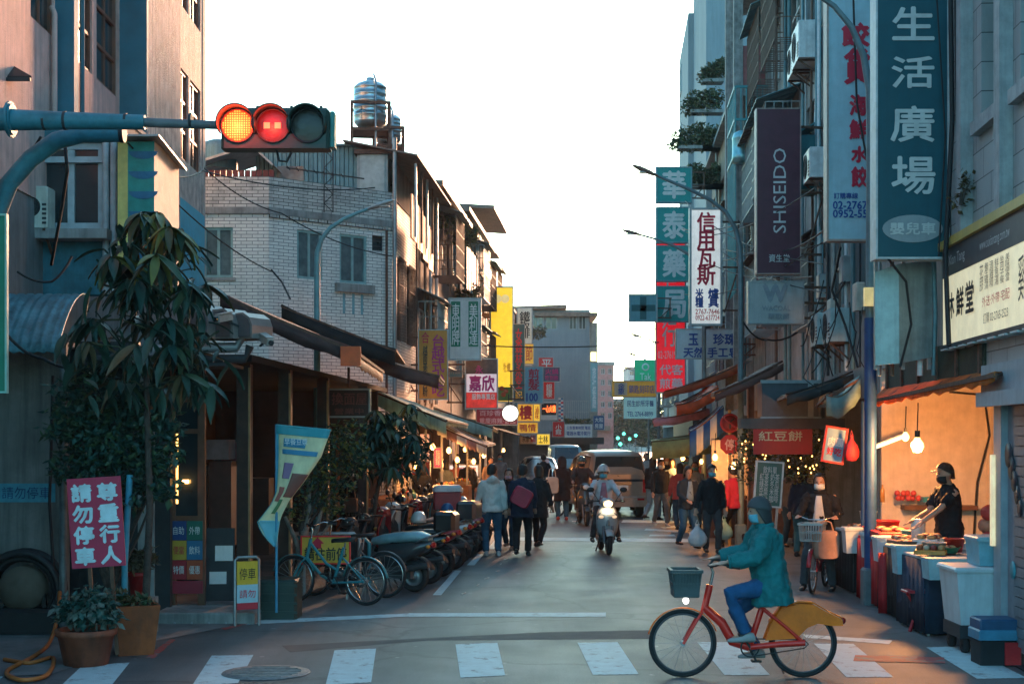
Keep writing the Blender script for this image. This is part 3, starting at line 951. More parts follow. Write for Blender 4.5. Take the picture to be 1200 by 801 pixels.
for(px0,px1,y0,y1,m,nm)in((527,541,297,345,TEALSH,'blue_sheet'),(541,556,283,318,GREYT,'shutter')):
 da=5.15/(.07-(px0-600)/F);db=5.15/(.07-(px1-600)/F)
 o=MB()
 a=Vector((XL(da)+.55,da));b=Vector((XL(db)+.55,db))
 zt0,zb0=lz(y0,(da+db)/2),lz(y1,(da+db)/2)
 inv=Matrix.Rotation(-RZ_L,3,'Z')
 pa=inv@(Vector((a.x,a.y,0))-bD.location);pb=inv@(Vector((b.x,b.y,0))-bD.location)
 n=8
 for k in range(n):
  xa=pa.x+(pb.x-pa.x)*k/n;xb=pa.x+(pb.x-pa.x)*(k+.94)/n
  o.box(xa,xb,pa.y-.02*(k%2),pa.y+.03,zb0,zt0)
 o.build(nm,m,bD)
rh=thing('rooftop_hut','brown rooftop hut with wide eaves above the shophouse row','shed',(XL(51),51,9.64),RZ_L)
MB().box(0,5,.2,2.5,0,.7).build('wall',TANP,rh)
MB().add([(-.6,3,.95),(5.8,3,.95),(5.8,-1.0,.68),(-.6,-1.0,.68),(-.6,3,1.07),(5.8,3,1.07),(5.8,-1.0,.8),(-.6,-1.0,.8)],[(3,2,1,0),(4,5,6,7),(0,1,5,4),(1,2,6,5),(2,3,7,6),(3,0,4,7)]).build('roof',SHEET,rh)
# far end of the street
fe=thing('blue_grey_block','plain blue-grey end wall building closing the left side of the far street','building',(lx(603,85),85,0))
wF=lx(691,85)-lx(603,85)
def fz(py):return lz(py,85)
holes=[(lx(p0,85)-lx(603,85),lx(p1,85)-lx(603,85),fz(386),fz(369))for p0,p1 in((624,637),(639,653),(667,676),(678,687))]
wall('wall',fe,0,wF,0,fz(363),.3,holes,BLUEG)
for h_ in holes:
 win(fe,*h_,.12,STEEL,GLASS,2,1,.06)
MB().add([(-.6,-.5,fz(360)),(3.1,-.5,fz(357.5)),(3.1,8,fz(357.5)),(-.6,8,fz(360)),(-.6,-.5,fz(363)+.01),(3.1,-.5,fz(362)),(3.1,8,fz(362)),(-.6,8,fz(363)+.01)],[(0,1,2,3),(7,6,5,4),(4,5,1,0),(5,6,2,1)]).build('roof',SHEET,fe)
MB().box(1.2,wF+.45,-.45,8,fz(371),fz(366.5)).build('eave',SHEET,fe)
MB().box(wF+.005,wF+.5,.6,7,0,fz(377)).build('side_bay',M('pale_bay',(.33,.36,.36),.8),fe)
MB().box(wF+.1,wF+.42,.56,.598,fz(422),fz(412)).build('lit_window',M('lit_yellow',(.9,.6,.25),.5,emit=1.2),fe)
MB().box(-.3,wF+.8,-.9,-.02,fz(520),fz(512)).build('canopy',DARK,fe)
MB().box(.05,wF,-.05,-.003,0,fz(520)).build('shopfront',DARK,fe)
MB().box(lx(645,85)-lx(603,85),wF+.05,-.28,-.004,fz(512),fz(505)).build('red_fascia',M('dull_red_fascia',(.2,.03,.035)),fe)
bp_=thing('balcony_planter','yellow green balcony planter with railing on the far blue-grey building','planter',(lx(662,84),84.2,lz(497,84)))
MB().box(0,lx(690,84)-lx(662,84),0,.5,0,.12).build('trough',CONC,bp_)
mb=MB()
for k in range(13):
 x=k*(lx(690,84)-lx(662,84))/12
 mb.bar((x,0,.1),(x,0,1.4),.03)
for z in(.15,.75,1.4):mb.bar((0,0,z),(lx(690,84)-lx(662,84),0,z),.03)
mb.build('railing',STEEL,bp_)
def far_block(label,px0,px1,ytop,d,mat,rows,cols,ybot=522,depth=9):
 t=thing('far_apartment_block',label,'building',(lx(px0,d),d,0))
 w=lx(px1,d)-lx(px0,d);h=lz(ytop,d)
 hs=[]
 zlo=3.5
 for r in range(rows):
  for c in range(cols):
   z0=zlo+(h-zlo)*(r+.2)/rows;z1=zlo+(h-zlo)*(r+.75)/rows
   hs.append((w*(c+.2)/cols,w*(c+.8)/cols,z0,z1))
 wall('wall',t,0,w,0,h,.3,hs,mat)
 for q in hs:
  win(t,*q,.15,STEEL,GLASS,2,1,.07)
 MB().box(-.1,w+.1,-.1,depth,h+.002,h+.3).build('roof',CONC,t)
 MB().box(0,w,.35,depth,0,h).build('core',mat,t)
 MB().box(.3,w-.3,-.8,-.01,2.7,3.1).build('canopy',SHEET,t)
 return t
far_block('pink apartment block far down the street',694,719,428,118,M('far_pink',(.42,.2,.19),.8),5,3)
far_block('low cream block beyond the pink apartment block',717,748,470,150,M('far_cream',(.42,.4,.36),.8),3,4)
far_block('wide low grey block closing the very end of the street',690,800,488,235,M('far_grey',(.25,.27,.28),.8),2,12)
far_block('pale tall block far behind the yellow overhead sign',736,772,432,210,M('far_pale',(.5,.48,.45),.8),7,4)
# right row
def dR(px):return 4.06/((px-600)/F-SL)
STW=STONE
R1d0,R1d1=9.0,21.4
b1=thing('stone_building','grey stone block building with deep windows at the right edge','building',(XR(R1d1),R1d1,0),RZ_R)
L1=(R1d1-R1d0)/STREET.y
def s1(d):return(R1d1-d)/STREET.y
h1=[]
def pz(px,py,off=0):return lz(py,dR(px))
for(a,b,z0,z1)in((dR(1150),dR(1178),5.75,7.6),(dR(1196),dR(1230),5.75,7.6),(dR(1150),dR(1178),8.9,10.7),(dR(1196),dR(1230),8.9,10.7)):
 h1.append((s1(a),s1(b),z0,z1))
wall('wall',b1,s1(dR(1108)),L1,3.05,13.5,.35,h1,STW)
for h_ in h1:win(b1,*h_,.28,DARK,GLASS,2,1,.06)
for(a,b,z0,z1)in h1:
 MB().box(a-.1,b+.1,-.07,-.002,z1+.003,z1+.22).build('lintel',M('stone_trim',(.33,.35,.355),.7,streak=.3),b1)
 MB().box(a-.1,b+.1,-.1,-.002,z0-.15,z0-.003).build('sill',MATS['stone_trim'],b1)
for px in(1140,1187):
 MB().box(s1(dR(px))-.2,s1(dR(px))+.02,-.14,-.002,4.6,13.5).build('pilaster',MATS['stone_trim'],b1)
STALLW=M('stall_white_wall',(.62,.52,.43),.6,var=.15,streak=.25,streak_col=(.3,.25,.2))
wall('upper_wall',b1,0,s1(dR(1108)),3.3,13.5,.35,[(s1(dR(1070)),s1(dR(1090)),4.4,6.2),(s1(dR(1070)),s1(dR(1090)),7.6,9.4)],GREYT,y=.01)
MB().box(-.12,.0,.0,4.5,.14,3.3).build('side_wall',STALLW,b1)
MB().box(.002,L1,4.5,4.6,.14,3.3).build('back_wall',M('stall_back',(.3,.2,.14),.8),b1)
MB().box(.002,L1,.36,4.5,3.05,3.15).build('ceiling',GREYT,b1)
MB().box(-.12,L1,.5,4.5,13.2,13.5).build('roof',CONC,b1)
BLF=M('blue_grey_shop_front',(.3,.36,.4),.6,var=.15,streak=.2)
MB().box(s1(dR(1170)),s1(dR(1163))+.0 if False else s1(dR(1170))+.28,-.05,.5,.14,3.04).build('shop_pier',BLF,b1)
MB().box(s1(dR(1163)),L1,-.12,.0,2.75,3.04).build('shop_header',BLF,b1)
MB().box(s1(dR(1166)),L1,-.2,-.12,2.6,2.75).build('shop_header_trim',BLF,b1)
MB().box(s1(dR(1178)),L1,.02,.1,.14,2.75).build('shop_panel',M('grey_poster_panel',(.22,.25,.29),.6),b1)
for k in range(24):
 MB().box(s1(dR(1186))+.12,L1-.3,-.012-.006*(k%2),.019,.2+k*.1,.29+k*.1).build('shutter_slat',M('shutter_grey',(.2,.23,.26),.5,.3,streak=.3),b1)
po=MB()
for k in range(5):
 c=(s1(dR(1178))+.22+.1*k,-.03,2.1-.13*k)
 po.lathe([(.001,0),(.13-.012*k,0.0),(.13-.012*k,.008)],c,18,axis='y')
po.build('poster_disc',M('poster_black',(.02,.02,.03),.5),b1)
MB().lathe([(.001,0),(.09,0),(.09,.008)],(s1(dR(1190)),-.03,.95),18,axis='y').build('poster_disc',M('poster_teal',(.05,.3,.36),.5),b1)
MB().box(s1(dR(1172))-.02,s1(dR(1172))+.05,-.1,-.06,1.15,2.1).build('pale_strip',M('pale_warm',(1,.75,.45),.5,emit=.12),b1)  # upright pale strip with a weak emission
MB().box(.35,.5,2.0,2.2,.14,3.05).build('gap_shade',BLACK,b1)  # solid black box painted in for the shade of the doorway
MB().box(-.0015+.0,.02,1.55,1.62,.2,2.95).build('conduit',STALLW,b1)
MB().box(.002,.06,1.15,1.3,.55,.8).build('socket_box',CREAM,b1)
sf=MB().box(.002,.3,.28,1.35,1.2,1.26).build('wall_shelf',WOOD,b1)
MB().tube([(.01,1.0,2.95),(.04,1.5,2.9),(.04,1.58,2.3),(.04,1.4,1.6),(.04,1.35,.8)],.016,6).build('wall_cable',CABLE,b1)
b2=row_building('grey tiled shophouse hung with signs and cables beyond the food stall',1,21.6,30,15.5,GREYT,(4.6,7.6,10.6,13.2),3,21,cages=.35,roof_over=.2,cdep=.3)
for k in range(11):
 x_=1.0+k*.68;zt_=14-(k*37%5)
 MB().tube([(x_,-.06,3.4),(x_,-.06,6+k%3),(x_+.12*(k%3-1),-.1,6.3+k%3),(x_+.12*(k%3-1),-.06,zt_)],.018+.012*(k%3),6).build('conduit',(STEEL,IRONR,WHITEP,TEALS,DARK)[k%5],b2)
 if k%2:MB().bbox(x_-.15,x_+.2,-.16,-.005,4.0+.3*(k%4),4.45+.3*(k%4),.02).build('meter_box',(CREAM,STEEL)[k%4//2],b2)
b3=row_building('cluttered shophouse with white iron window cages and sloping sheet canopies',1,30.2,37.4,17,GREYT,(5.0,8.0,11.0,14.0),2,33,cages=1.0,roof_over=.4)
b4=thing('balcony_building','tall concrete balcony building with faded red parapets and a teal iron frame','building',(XR(40.6),40.6,0),RZ_R)
L4=(40.6-37.6)/STREET.y
h4=[(L4*.15,L4*.85,z,z+2.0)for k in range(1)for z in(5.6,8.7,11.7,14.7,17.5)]
wall('wall',b4,0,L4,0,20.5,.3,h4+[(.3,L4-.3,.14,3)],TANP)
for h_ in h4:win(b4,*h_,.15,RUST,GLASS,2,1,.06)
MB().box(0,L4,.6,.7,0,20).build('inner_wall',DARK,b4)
MB().box(L4-.2,L4+.0,.31,8,0,20.4).build('side_wall',CONC,b4)
MB().box(0,.2,.31,8,0,20.4).build('side_wall',CONC,b4)
REDP=M('faded_red_parapet',(.34,.1,.1),.8,var=.4,scale=3,streak=.5,streak_col=(.25,.2,.2))
for z in(5.4,8.5,11.5,14.5,17.5):
 MB().box(0,L4,-.58,-.003,z-.22,z).build('balcony_slab',CONC,b4)
 MB().box(0,L4,-.58,-.46,z+.003,z+1.1).build('parapet',REDP,b4)
 MB().box(L4-.12,L4-.001,-.459,-.003,z+.003,z+1.1).build('parapet',REDP,b4)
for k in range(2):
 x=L4-.28-k*(L4-.3)
 MB().box(x,x+.3,-.82,-.581,3.0,20.5).build('column',M('stained_concrete',(.27,.28,.275),.85,var=.4,scale=5,streak=.7),b4)
MB().box(-.1,L4+.1,-.95,8,20.5,20.8).build('roof',CONC,b4)
TEALI=M('teal_iron',(.05,.26,.29),.5)
fr=MB()
xa,xb=L4-1.6,L4+.7
for z in(9.6,10.5,11.35):
 fr.bar((xa,-.84,z),(xb,-.84,z),.06);fr.bar((xb,-.84,z),(xb,0,z),.06)
for k in range(7):
 x=xa+(xb-xa)*k/6
 fr.bar((x,-.84,6.0),(x,-.84,11.35),.035)
for k in range(6):
 fr.bar((xb,-.84*(1-k/6),9.6),(xb,-.84*(1-k/6),11.35),.03)
fr.build('iron_frame',TEALI,b4)
b4b=row_building('plant covered shophouse with brick panels behind the gas shop sign',1,40.8,57.6,13.0,TANP,(4.6,7.4,10.2),5,51,cages=.6,roof_over=.3)
b5=thing('tall_slab_block','tall plain blue-grey slab block rising behind the balcony plants','building',(XR(76),76,0),RZ_R)
MB().box(0,9,-.45,14,0,22.2).build('wall',M('slab_plaster',(.27,.31,.33),.8,var=.12,scale=.6,streak=.2),b5)
MB().box(9.002,18,-.2,14,0,31).build('upper_slab',MATS['slab_plaster'],b5)
for k in range(6):
 w=win(b5,1.5,2.8,5+k*3,6.4+k*3,-.47,STEEL,GLASS,2,1,.06)
MB().box(-.0,18,-.75,-.46,0,3.2).build('shopfront',DARK,b5)
row_building('low brown shophouse added as sun blocker past the slab block on the right',1,76.2,92,10.5,TANP,(4.4,7),5,41,cages=.4)  # added out of view to keep the low sun off the road
row_building('low grey shophouse added as sun blocker near the far end on the right',1,92.2,112,7.5,GREYT,(4.4,),5,43,cages=.4)  # added farther back, also to block sun from the road
wt=MB().lathe([(.01,0),(.26,0),(.27,.2),(.26,.22),(.26,.6),(.27,.62),(.22,.76),(.1,.82),(.01,.83)],n=20).build('water_tank',M('blue_steel_tank',(.2,.42,.46),.35,.6),None,W(870,191,36.5))
tag(wt,'squat blue steel water tank in the teal iron frame','water tank')
for i,(px,py,d,lab,sc)in enumerate(((954,78,28.0,'large white air conditioner high beside the red lettered sign',1.25),(945,92,29.2,'white air conditioner just left of the large one high up',1.1),(975,405,24.5,'pale teal air conditioner low behind the blue lamp pole',1.0),(962,408,26.0,'pale air conditioner left of the low teal one',1.0),(962,215,27,'white air conditioner below the dark teal cabinet',1.0),(925,240,31,'grey air conditioner hidden behind the maroon sign',1.0),(1086,250,18.3,'dark grey air conditioner behind the teal plaza sign',.8))):
 p=W(px,py,d)
 ac_unit(lab,(XR(d)-.02,d,p.z),RZ_R,.85*sc,.62*sc,.34*sc,M('white_enamel',(.62,.66,.66),.45,streak=.3)if 'white' in lab else M('pale_teal_enamel',(.35,.48,.5),.5,streak=.3))
tc_=thing('teal_cabinet','dark teal metal cabinet with sloping lid bolted to the right facade','cabinet',(XR(28)-.02,28,lz(226,28)),RZ_R)
MB().box(-.45,.45,-.42,0,0,1.05).build('body',M('dark_teal_metal',(.02,.15,.17),.5),tc_)
MB().add([(-.5,-.5,1.05),(.5,-.5,1.05),(.5,0,1.3),(-.5,0,1.3),(-.5,-.5,1.09),(.5,-.5,1.09),(.5,0,1.34),(-.5,0,1.34)],[(3,2,1,0),(4,5,6,7),(0,1,5,4),(1,2,6,5),(2,3,7,6),(3,0,4,7)]).build('lid',MATS['dark_teal_metal'],tc_)
MB().box(.1,.13,-.44,-.421,.1,.95).build('door_seam',BLACK,tc_)
ms=thing('bent_metal_hoarding','pale bent sheet metal hoarding left of the cream shop sign','hoarding',W(1052,428,17.6))
MB().sheet([[(-.28,0,0),(0,-.05,.02),(.42,.0,.1)],[(-.28,.02,1.15),(0,-.03,1.25),(.42,.02,1.3)]],.02,False).build('sheet',M('pale_teal_sheet',(.28,.36,.37),.4,.5,streak=.4),ms)
for x in(-.26,.08,.4):MB().bar((x,.05,-.05),(x,.05,1.3),.04).build('post',STEEL,ms)
for k,(px,m_,r_)in enumerate(((1030,STEEL,.03),(1045,IRONR,.025),(1078,WHITEP,.035),(1094,TEALS,.03))):
 o_=MB().tube([W(px,440,17.9-k*.1),W(px+2,370,17.9-k*.1),W(px,300,17.9-k*.1),W(px,120,17.9-k*.1)],r_,7).build('service_pipe',m_)
 tag(o_,['grey service pipe nearest the blue lamp pole on the right facade','rusty service pipe behind the plaza sign','white service pipe right of the rusty one','teal service pipe next to the cream sign'][k],'pipe')
# signs
def P(name,col,**k):
 k.setdefault('var',.12);k.setdefault('streak',.34);k.setdefault('streak_col',(col[0]*.55+.01,col[1]*.55+.01,col[2]*.55+.01));k.setdefault('bump',.05)
 if 'emit' in k:k['emit']*=.38
 return M(name,col,k.pop('rough',.45),**k)
RED=P('sign_red',(.75,.015,.025));WHI=P('sign_white',(.72,.74,.72));INKW=M('ink_white',(.78,.8,.78),.5,var=.08,bump=0)
INKB=M('ink_blue',(.02,.07,.3),.5,var=.08,bump=0);INKR=M('ink_red',(.55,.015,.05),.5,var=.08,bump=0);INKK=M('ink_black',(.015,.014,.014),.5,var=.08,bump=0)
INKM=M('ink_magenta',(.5,.02,.2),.5,var=.08,bump=0);INKG=M('ink_green',(.01,.17,.1),.5,var=.08,bump=0);INKY=M('ink_yellow',(.8,.55,.05),.5,var=.08,bump=0)
INKP=M('ink_pale',(.55,.57,.56),.5,var=.15,bump=0);GREENT=P('sign_teal',(.008,.26,.25));TEALD=P('sign_deep_teal',(.008,.085,.115))
YELS=P('sign_yellow',(.7,.42,.02));ORS=P('sign_orange',(.62,.25,.02));BLUS=P('sign_blue',(.02,.14,.3));LBL=P('sign_light_blue',(.2,.42,.52));MAR=P('sign_maroon',(.32,.02,.05))
def sign(name,label,px0,py0,px1,py1,d,mat,texts=(),th=.14,frame=STEEL,rz=0.0,bracket=0,fw=.03,boxes=(),hang=None,group=None,cat='sign',tilt=0.0):
 """panel seen straight on at depth d; texts in photo pixels (string, x0, y0, x1, y1, material, vertical, bold)"""
 zb=lz(py1,d);xc=lx((px0+px1)/2,d)
 t=thing(name,label,cat,(xc,d,zb),rz,group)
 t.rotation_euler=(0,tilt,rz)
 w=lx(px1,d)-lx(px0,d);h=lz(py0,d)-zb
 MB().box(-w/2,w/2,0,th,0,h).build('panel',mat,t)
 if frame:
  f=MB()
  f.box(-w/2-fw,w/2+fw,-.015,th+.01,-fw,-.001);f.box(-w/2-fw,w/2+fw,-.015,th+.01,h+.001,h+fw)
  f.box(-w/2-fw,-w/2-.001,-.015,th+.01,0,h);f.box(w/2+.001,w/2+fw,-.015,th+.01,0,h)
  f.build('frame',frame,t)
 def bx_(x0,y0,x1,y1):return(lx(x0,d)-xc,lx(x1,d)-xc,lz(y1,d)-zb,lz(y0,d)-zb)
 for(x0,y0,x1,y1,m)in boxes:
  a=bx_(x0,y0,x1,y1)
  MB().box(a[0],a[1],-.006,-.001,a[2],a[3]).build('colour_field',m,t)
 for tx in texts:
  s,x0,y0,x1,y1,m=tx[:6]
  lettering(s,m,t,bx_(x0,y0,x1,y1),y=-.011,vertical=len(tx)>6 and bool(tx[6]),bold=tx[7]if len(tx)>7 else .008)
 if bracket:
  b=MB()
  for z in(h*.12,h*.5,h*.9):
   b.bar((bracket*w/2,th*.5,z),(bracket*(w/2+.55),th*.5+.1,z),.045)
  b.bar((bracket*(w/2+.12),th*.5,h*.1),(bracket*(w/2+.5),th*.5+.1,h*.5),.03)
  b.bar((bracket*(w/2+.5),th*.5+.1,h*.1),(bracket*(w/2+.5),th*.5+.1,h*.92),.04).build('bracket',RUST,t)
 if hang:
  MB().bar((0,th/2,h),(0,th/2,h+hang),.04).build('hanger',RUST,t)
 return t
sign('vertical_shop_sign','orange vertical sign with magenta brush characters beside iron frame',491,387,524,467,36.6,ORS,[('台越式小吃',506,392,521,464,INKM,1),('越南美食河粉',495.5,405,501,464,INKK,1),('合',494,389,503,402,INKR)],bracket=-1,fw=.025)
sign('vertical_shop_sign','white vertical sign with two green columns of white characters',527.5,351,562,420,39.6,WHI,[('東明牌',529.5,356,538.5,404,INKW,1),('美利達',550,356,559.5,404,INKW,1)],boxes=[(528.5,353,539.5,406,P('sign_green',(.01,.2,.11))),(549,353,560.5,406,MATS['sign_green']if 'sign_green' in MATS else P('sign_green',(.01,.2,.11)))],bracket=-1,fw=.05)
sign('lit_photo_sign','dark photo sign with big magenta and white characters and fruit below',546,421,582.5,478,40.5,P('photo_dark',(.12,.07,.06),var=.6,scale=3),[('嘉欣',550,440,579,458,INKM,0,.03),('服飾專賣店',553,461,580,468,INKW,0,.02),('永',557,428,566,438,INKM)],boxes=[(546.5,438,582,459.5,P('pink_white',(.75,.6,.66),emit=.25)),(546.5,460,582,477.5,P('lit_red',(.6,.03,.02),var=.5,scale=5,emit=.35))],bracket=-1)
YLIT=P('lit_yellow_panel',(.85,.5,.025),emit=.6,streak=.1)
ys=sign('tall_lit_sign','very tall glowing yellow sign with oyster pictures standing over the street',575.5,337,600.5,470,55,YLIT,[('牡蠣',590,425,598,436,ORS)],fw=.06,bracket=-1)
for(px,py,rx)in((583,350,5),(592,350,5)):
 MB().lathe([(.001,0),(rx*55/F*.7,0),(rx*55/F,.01)],(lx(px,55)-ys.location.x,-.012,lz(py,55)-ys.location.z),14,axis='y').build('oyster',P('oyster_white',(.8,.6,.25),emit=.4),ys)
for(px,py)in((588,455),(593,458),(590,462)):
 MB().lathe([(.001,0),(.08,0),(.1,.008)],(lx(px,55)-ys.location.x,-.012,lz(py,55)-ys.location.z),10,axis='y').build('chilli',P('chilli_red',(.5,.08,.01)),ys)
MB().box(-.41,.41,-.006,-.001,.02,.55).build('base_band',P('green_band',(.1,.22,.03)),ys)
sign('vertical_shop_sign','narrow deep blue vertical sign right of the tall yellow one',602,380,614.5,470,57,P('deep_blue_sign',(.01,.09,.16)),[('女森林永堂',604,385,612,455,INKR,1),('記',604,458,612,467,INKY)],fw=.03,bracket=-1)
sign('vertical_shop_sign','cream vertical sign with thick black characters above the barber sign',606.5,361,623,428,63,P('sign_cream',(.75,.7,.56),emit=.1),[('鐵板排',609,365,621,396,INKK,1)],fw=.05)
sign('small_shop_sign','small orange sign with one red character under the cream sign',614.5,403,625,426,60,P('lit_orange_s',(.75,.4,.05),emit=.3),[('節',616,405,624,423,INKR)])
sign('barber_sign','pale blue barber sign with red characters and blue number',615.5,430,636,472,50,LBL,[('剪髮',619,432,632,457,INKR,1),('100',617,460.5,630,470,INKB,0,.03)],fw=.03,bracket=-1)
sign('small_shop_sign','small red sign with one white character high behind the barber sign',631.5,419,648,432,70,RED,[('平',635,421,646,431,INKW)])
sign('small_shop_sign','small navy sign with pink characters right of the barber sign',637,430.5,656,446.5,64,P('navy_sign',(.03,.06,.14)),[('火鍋',639,432,654,438.5,INKM),('吃到飽',639,439.5,654,445.5,INKM)])
sign('small_shop_sign','narrow red sign with white characters under the navy one',637,447.5,649.5,467,66,RED,[('銀樓',640,449.5,647,465,INKW,1)])
sign('wide_shop_sign','maroon wide sign with two rows of pale pink characters',558.5,478.5,606,497,46,MAR,[('百珍香商行',562,480.5,604,487,M('ink_pink',(.6,.35,.42),.5)),('重慶麻辣·會館',562,489.5,604,496,M('ink_pink',(.6,.35,.42),.5))])
sign('small_lit_sign','orange lit sign with one big red character below the barber sign',607,473.5,624.5,493,52,P('lit_orange_s2',(.75,.36,.03),emit=.35),[('樓',609,475,623,491,INKR,0,.03)])
sign('small_lit_sign','narrow yellow lit sign beside the one with a big red character',625.5,473.5,632.5,493,53,P('lit_yel_s2',(.8,.5,.05),emit=.4),[('滷味',627,476,631.5,491,INKR,1)])
sign('small_lit_sign','orange lit sign with two red characters under the big red character',606.5,495,630,507,51,P('lit_orange_s3',(.75,.38,.03),emit=.35),[('鴨情',609,496.5,628,505.5,INKR)])
sign('small_lit_sign','low yellow lit sign with black characters above the parked cars',629,508.5,644,520.5,58,P('lit_yel_s4',(.85,.55,.05),emit=.5),[('士林',631,510,642,519,INKK)])
sign('small_shop_sign','white sign with red and black print left of the low yellow sign',610,508,628.5,519,56,WHI,[('永康',612,510,620,518,INKK),('鍋',621.5,509.5,627.5,518,INKR)])
led=sign('led_sign','black led sign with glowing red characters framed in white',633.5,470.5,653,491.5,60,WHI,[('一心火鍋',636,474.5,651,483,M('led_red',(1,.12,.02),.5,emit=1.0,bump=0))],boxes=[(634.5,472,652,486,BLACK)])
ck=sign('checkered_post_sign','thin red and white checkered vertical sign',654.5,466,660,493,62,WHI,[])
for k in range(12):
 zq=ck.children[0].dimensions.z if False else 0
 wq=lx(660,62)-lx(654.5,62);hq=lz(466,62)-lz(493,62)
 MB().box(-wq/2+(k%2)*wq/2,(k%2)*wq/2,-.005,-.001,hq*k/12,hq*(k+1)/12).build('check',BLUS if k%3 else RED,ck)
sign('small_shop_sign','small red sign with a white figure left of the white notice board',648,494,661,511,66,RED,[('小館',651,497,658,509,INKW,1)])
sign('notice_board','white notice board with columns of blue writing on the far building',662,497,694,512,83,WHI,[('公告營業時間 電話',664,499,692,503,INKB),('電器水電冷氣行',664,505,692,510,INKB)],frame=STEEL)
sign('small_shop_sign','blue sign with white characters at the corner of the far building',695.5,487,708,503,84,P('navy_sign2',(.03,.1,.25)),[('大和',697,489,706.5,494.5,INKW),('房屋',697,496,706.5,501.5,INKW)])
sign('vertical_shop_sign','thin teal vertical sign on the far building corner',692,425,700,482,84.3,P('pale_teal_sign',(.2,.42,.45)),[('旅社餐廳',694,430,698.5,478,INKW,1)])
sign('shop_banner','dark red shop banner above the scooters on the left',441,541,503,556,33,P('banner_red',(.3,.03,.03)),[('平價快炒熱炒',446,544.5,498,553,M('ink_gold',(.65,.35,.08),.5))])
sign('shop_banner','white and red lit counter sign deep in the left market',527,545,560,557,42,P('lit_counter',(.8,.75,.7),emit=.5),[('光明燒腊',530,547,558,555,INKR)])
sign('hanging_shop_sign','dark brown wooden sign with dim red characters under the black awning',384,457,432,487,24.5,P('dark_brown_board',(.045,.02,.018)),[('換面屋',389,460,430,474,M('ink_dim_red',(.2,.07,.06),.6)),('營業中',392,478,426,485,M('ink_dim_red',(.2,.07,.06),.6))],hang=.4)
sign('small_shop_sign','pale blue sign below the white and green sign',524,422,541,441,43.5,LBL,[('精品',526,425,539,438,INKP)])
sign('small_shop_sign','magenta lit sign between the left market stalls',509,525,517,547,36,P('lit_magenta',(.5,.06,.12),emit=.4),[('麵線',510.5,527,515.5,545,INKW,1)])
rl=thing('round_lamp_sign','round glowing white lamp sign hanging over the maroon sign','lamp',W(598,484,45))
MB().lathe([(.01,-.09),(.2,-.08),(.25,-.04),(.25,.04),(.2,.08),(.01,.09)],n=24,axis='y').build('globe',M('lamp_white',(1,.85,.75),.4,emit=.7,bump=0),rl)
MB().ring((0,0,0),.26,.02,'y').build('rim',DARK,rl)
MB().bar((-.05,0,.25),(-.05,0,.6),.03).build('hanger',DARK,rl)
sign('wide_street_sign','orange sign spanning the far street with an oval emblem',717,446.5,769,464.5,66,P('sign_mustard',(.62,.33,.04),emit=.08),[('鎖匙刻印店',737,451,767,460.5,INKB),('金象',724,449,732,462,INKB,1)],boxes=[(720,448,735,463,P('emblem_pale',(.6,.45,.3)))])
sign('street_sign_board','pale teal sign with blue rows of writing under the orange street sign',731,465.5,769,490,68,P('pale_cyan_sign',(.3,.62,.66),emit=.12),[('民生診所牙醫',735,469,766,476,INKB),('TEL 2764-8899',735,482,765,487.5,INKB)])
gs=sign('green_cross_sign','bright green sign with a white emblem and script',744,422,769,446.5,72,P('lit_green',(.02,.42,.2),emit=.15),[('Tak',750,437,763,445,INKW)])
MB().lathe([(.12,0),(.2,-.004),(.2,.004)],(0,-.01,.72),16,axis='y').build('emblem',INKW,gs)
sign('vertical_shop_sign','tall red pharmacy sign with white characters behind the teal squares',769.5,277,802.5,459,51.5,P('sign_bright_red',(.8,.012,.025),emit=.3),[('漢方藥行',776,296,793,406,INKW,1),('02-27619676',771,411,801,420,INKW),('代客',773,427,800,439,INKW,0,.02),('煎藥',773,443,800,455,INKW,0,.02)],fw=.05)  # weak emission added so the red panel looks more vivid
for ch,y0,lab in(('華',197,'topmost of the four square teal pharmacy signs'),('泰',244,'second square teal pharmacy sign from the top'),('藥',289,'third square teal pharmacy sign from the top'),('局',336.5,'lowest of the four square teal pharmacy signs')):
 sign('square_sign',lab,770.5,y0,809.5,y0+39,50,GREENT,[(ch,777,y0+4,803,y0+35,INKP,0,.025)],th=.25,fw=.05,bracket=1,frame=TEALS,group='square pharmacy signs')
cr=sign('pharmacy_cross_sign','square blue-green sign with a dark cross beside the lowest teal square',738.5,346,769,375.5,49.5,P('cross_pale',(.12,.3,.34)),[],boxes=[(750,347.5,757.5,374,P('cross_dark',(.02,.1,.11))),(740,357,768,364.5,MATS['cross_dark']if 'cross_dark' in MATS else DARK)],fw=.05,bracket=1)
sign('vertical_shop_sign','white vertical gas shop sign with red brush characters and phone numbers',810.5,246,844,379,36.8,P('sign_white_glow',(.78,.78,.74),emit=.25),[('信用瓦斯',817,249,838,334,INKR,1,.02),('米糧',815,338,824,360,INKB,1,.03),('爐具',830,338,842,360,INKB,1,.03),('2767-7646',815,362,843,368,INKR),('0922-637724',815,369,843,375,INKR)],fw=.06,bracket=1)  # weak emission added to brighten the white panel
sign('wide_shop_sign','pale sign with bold blue characters above the orange awnings',793,386,868,419.5,40,P('sign_pale_cyan',(.42,.56,.62)),[('珍珠',836,391,862,404,INKB,0,.025),('天然 手工皂',801,407,865,418.5,INKB,0,.025),('玉',807,391,818,404,INKB,0,.025)],bracket=1)
sh=sign('tall_brand_sign','tall maroon sign with white sideways letters on the right facade',887.5,128,937.5,320,26.8,P('sign_aubergine',(.1,.025,.045),var=.2),[('資生堂',901,298,925,307,INKP)],th=.22,fw=.02,frame=M('sunlit_edge',(.4,.3,.26),.5),bracket=1)  # warm sunlight on the sign's edge is put into the frame colour
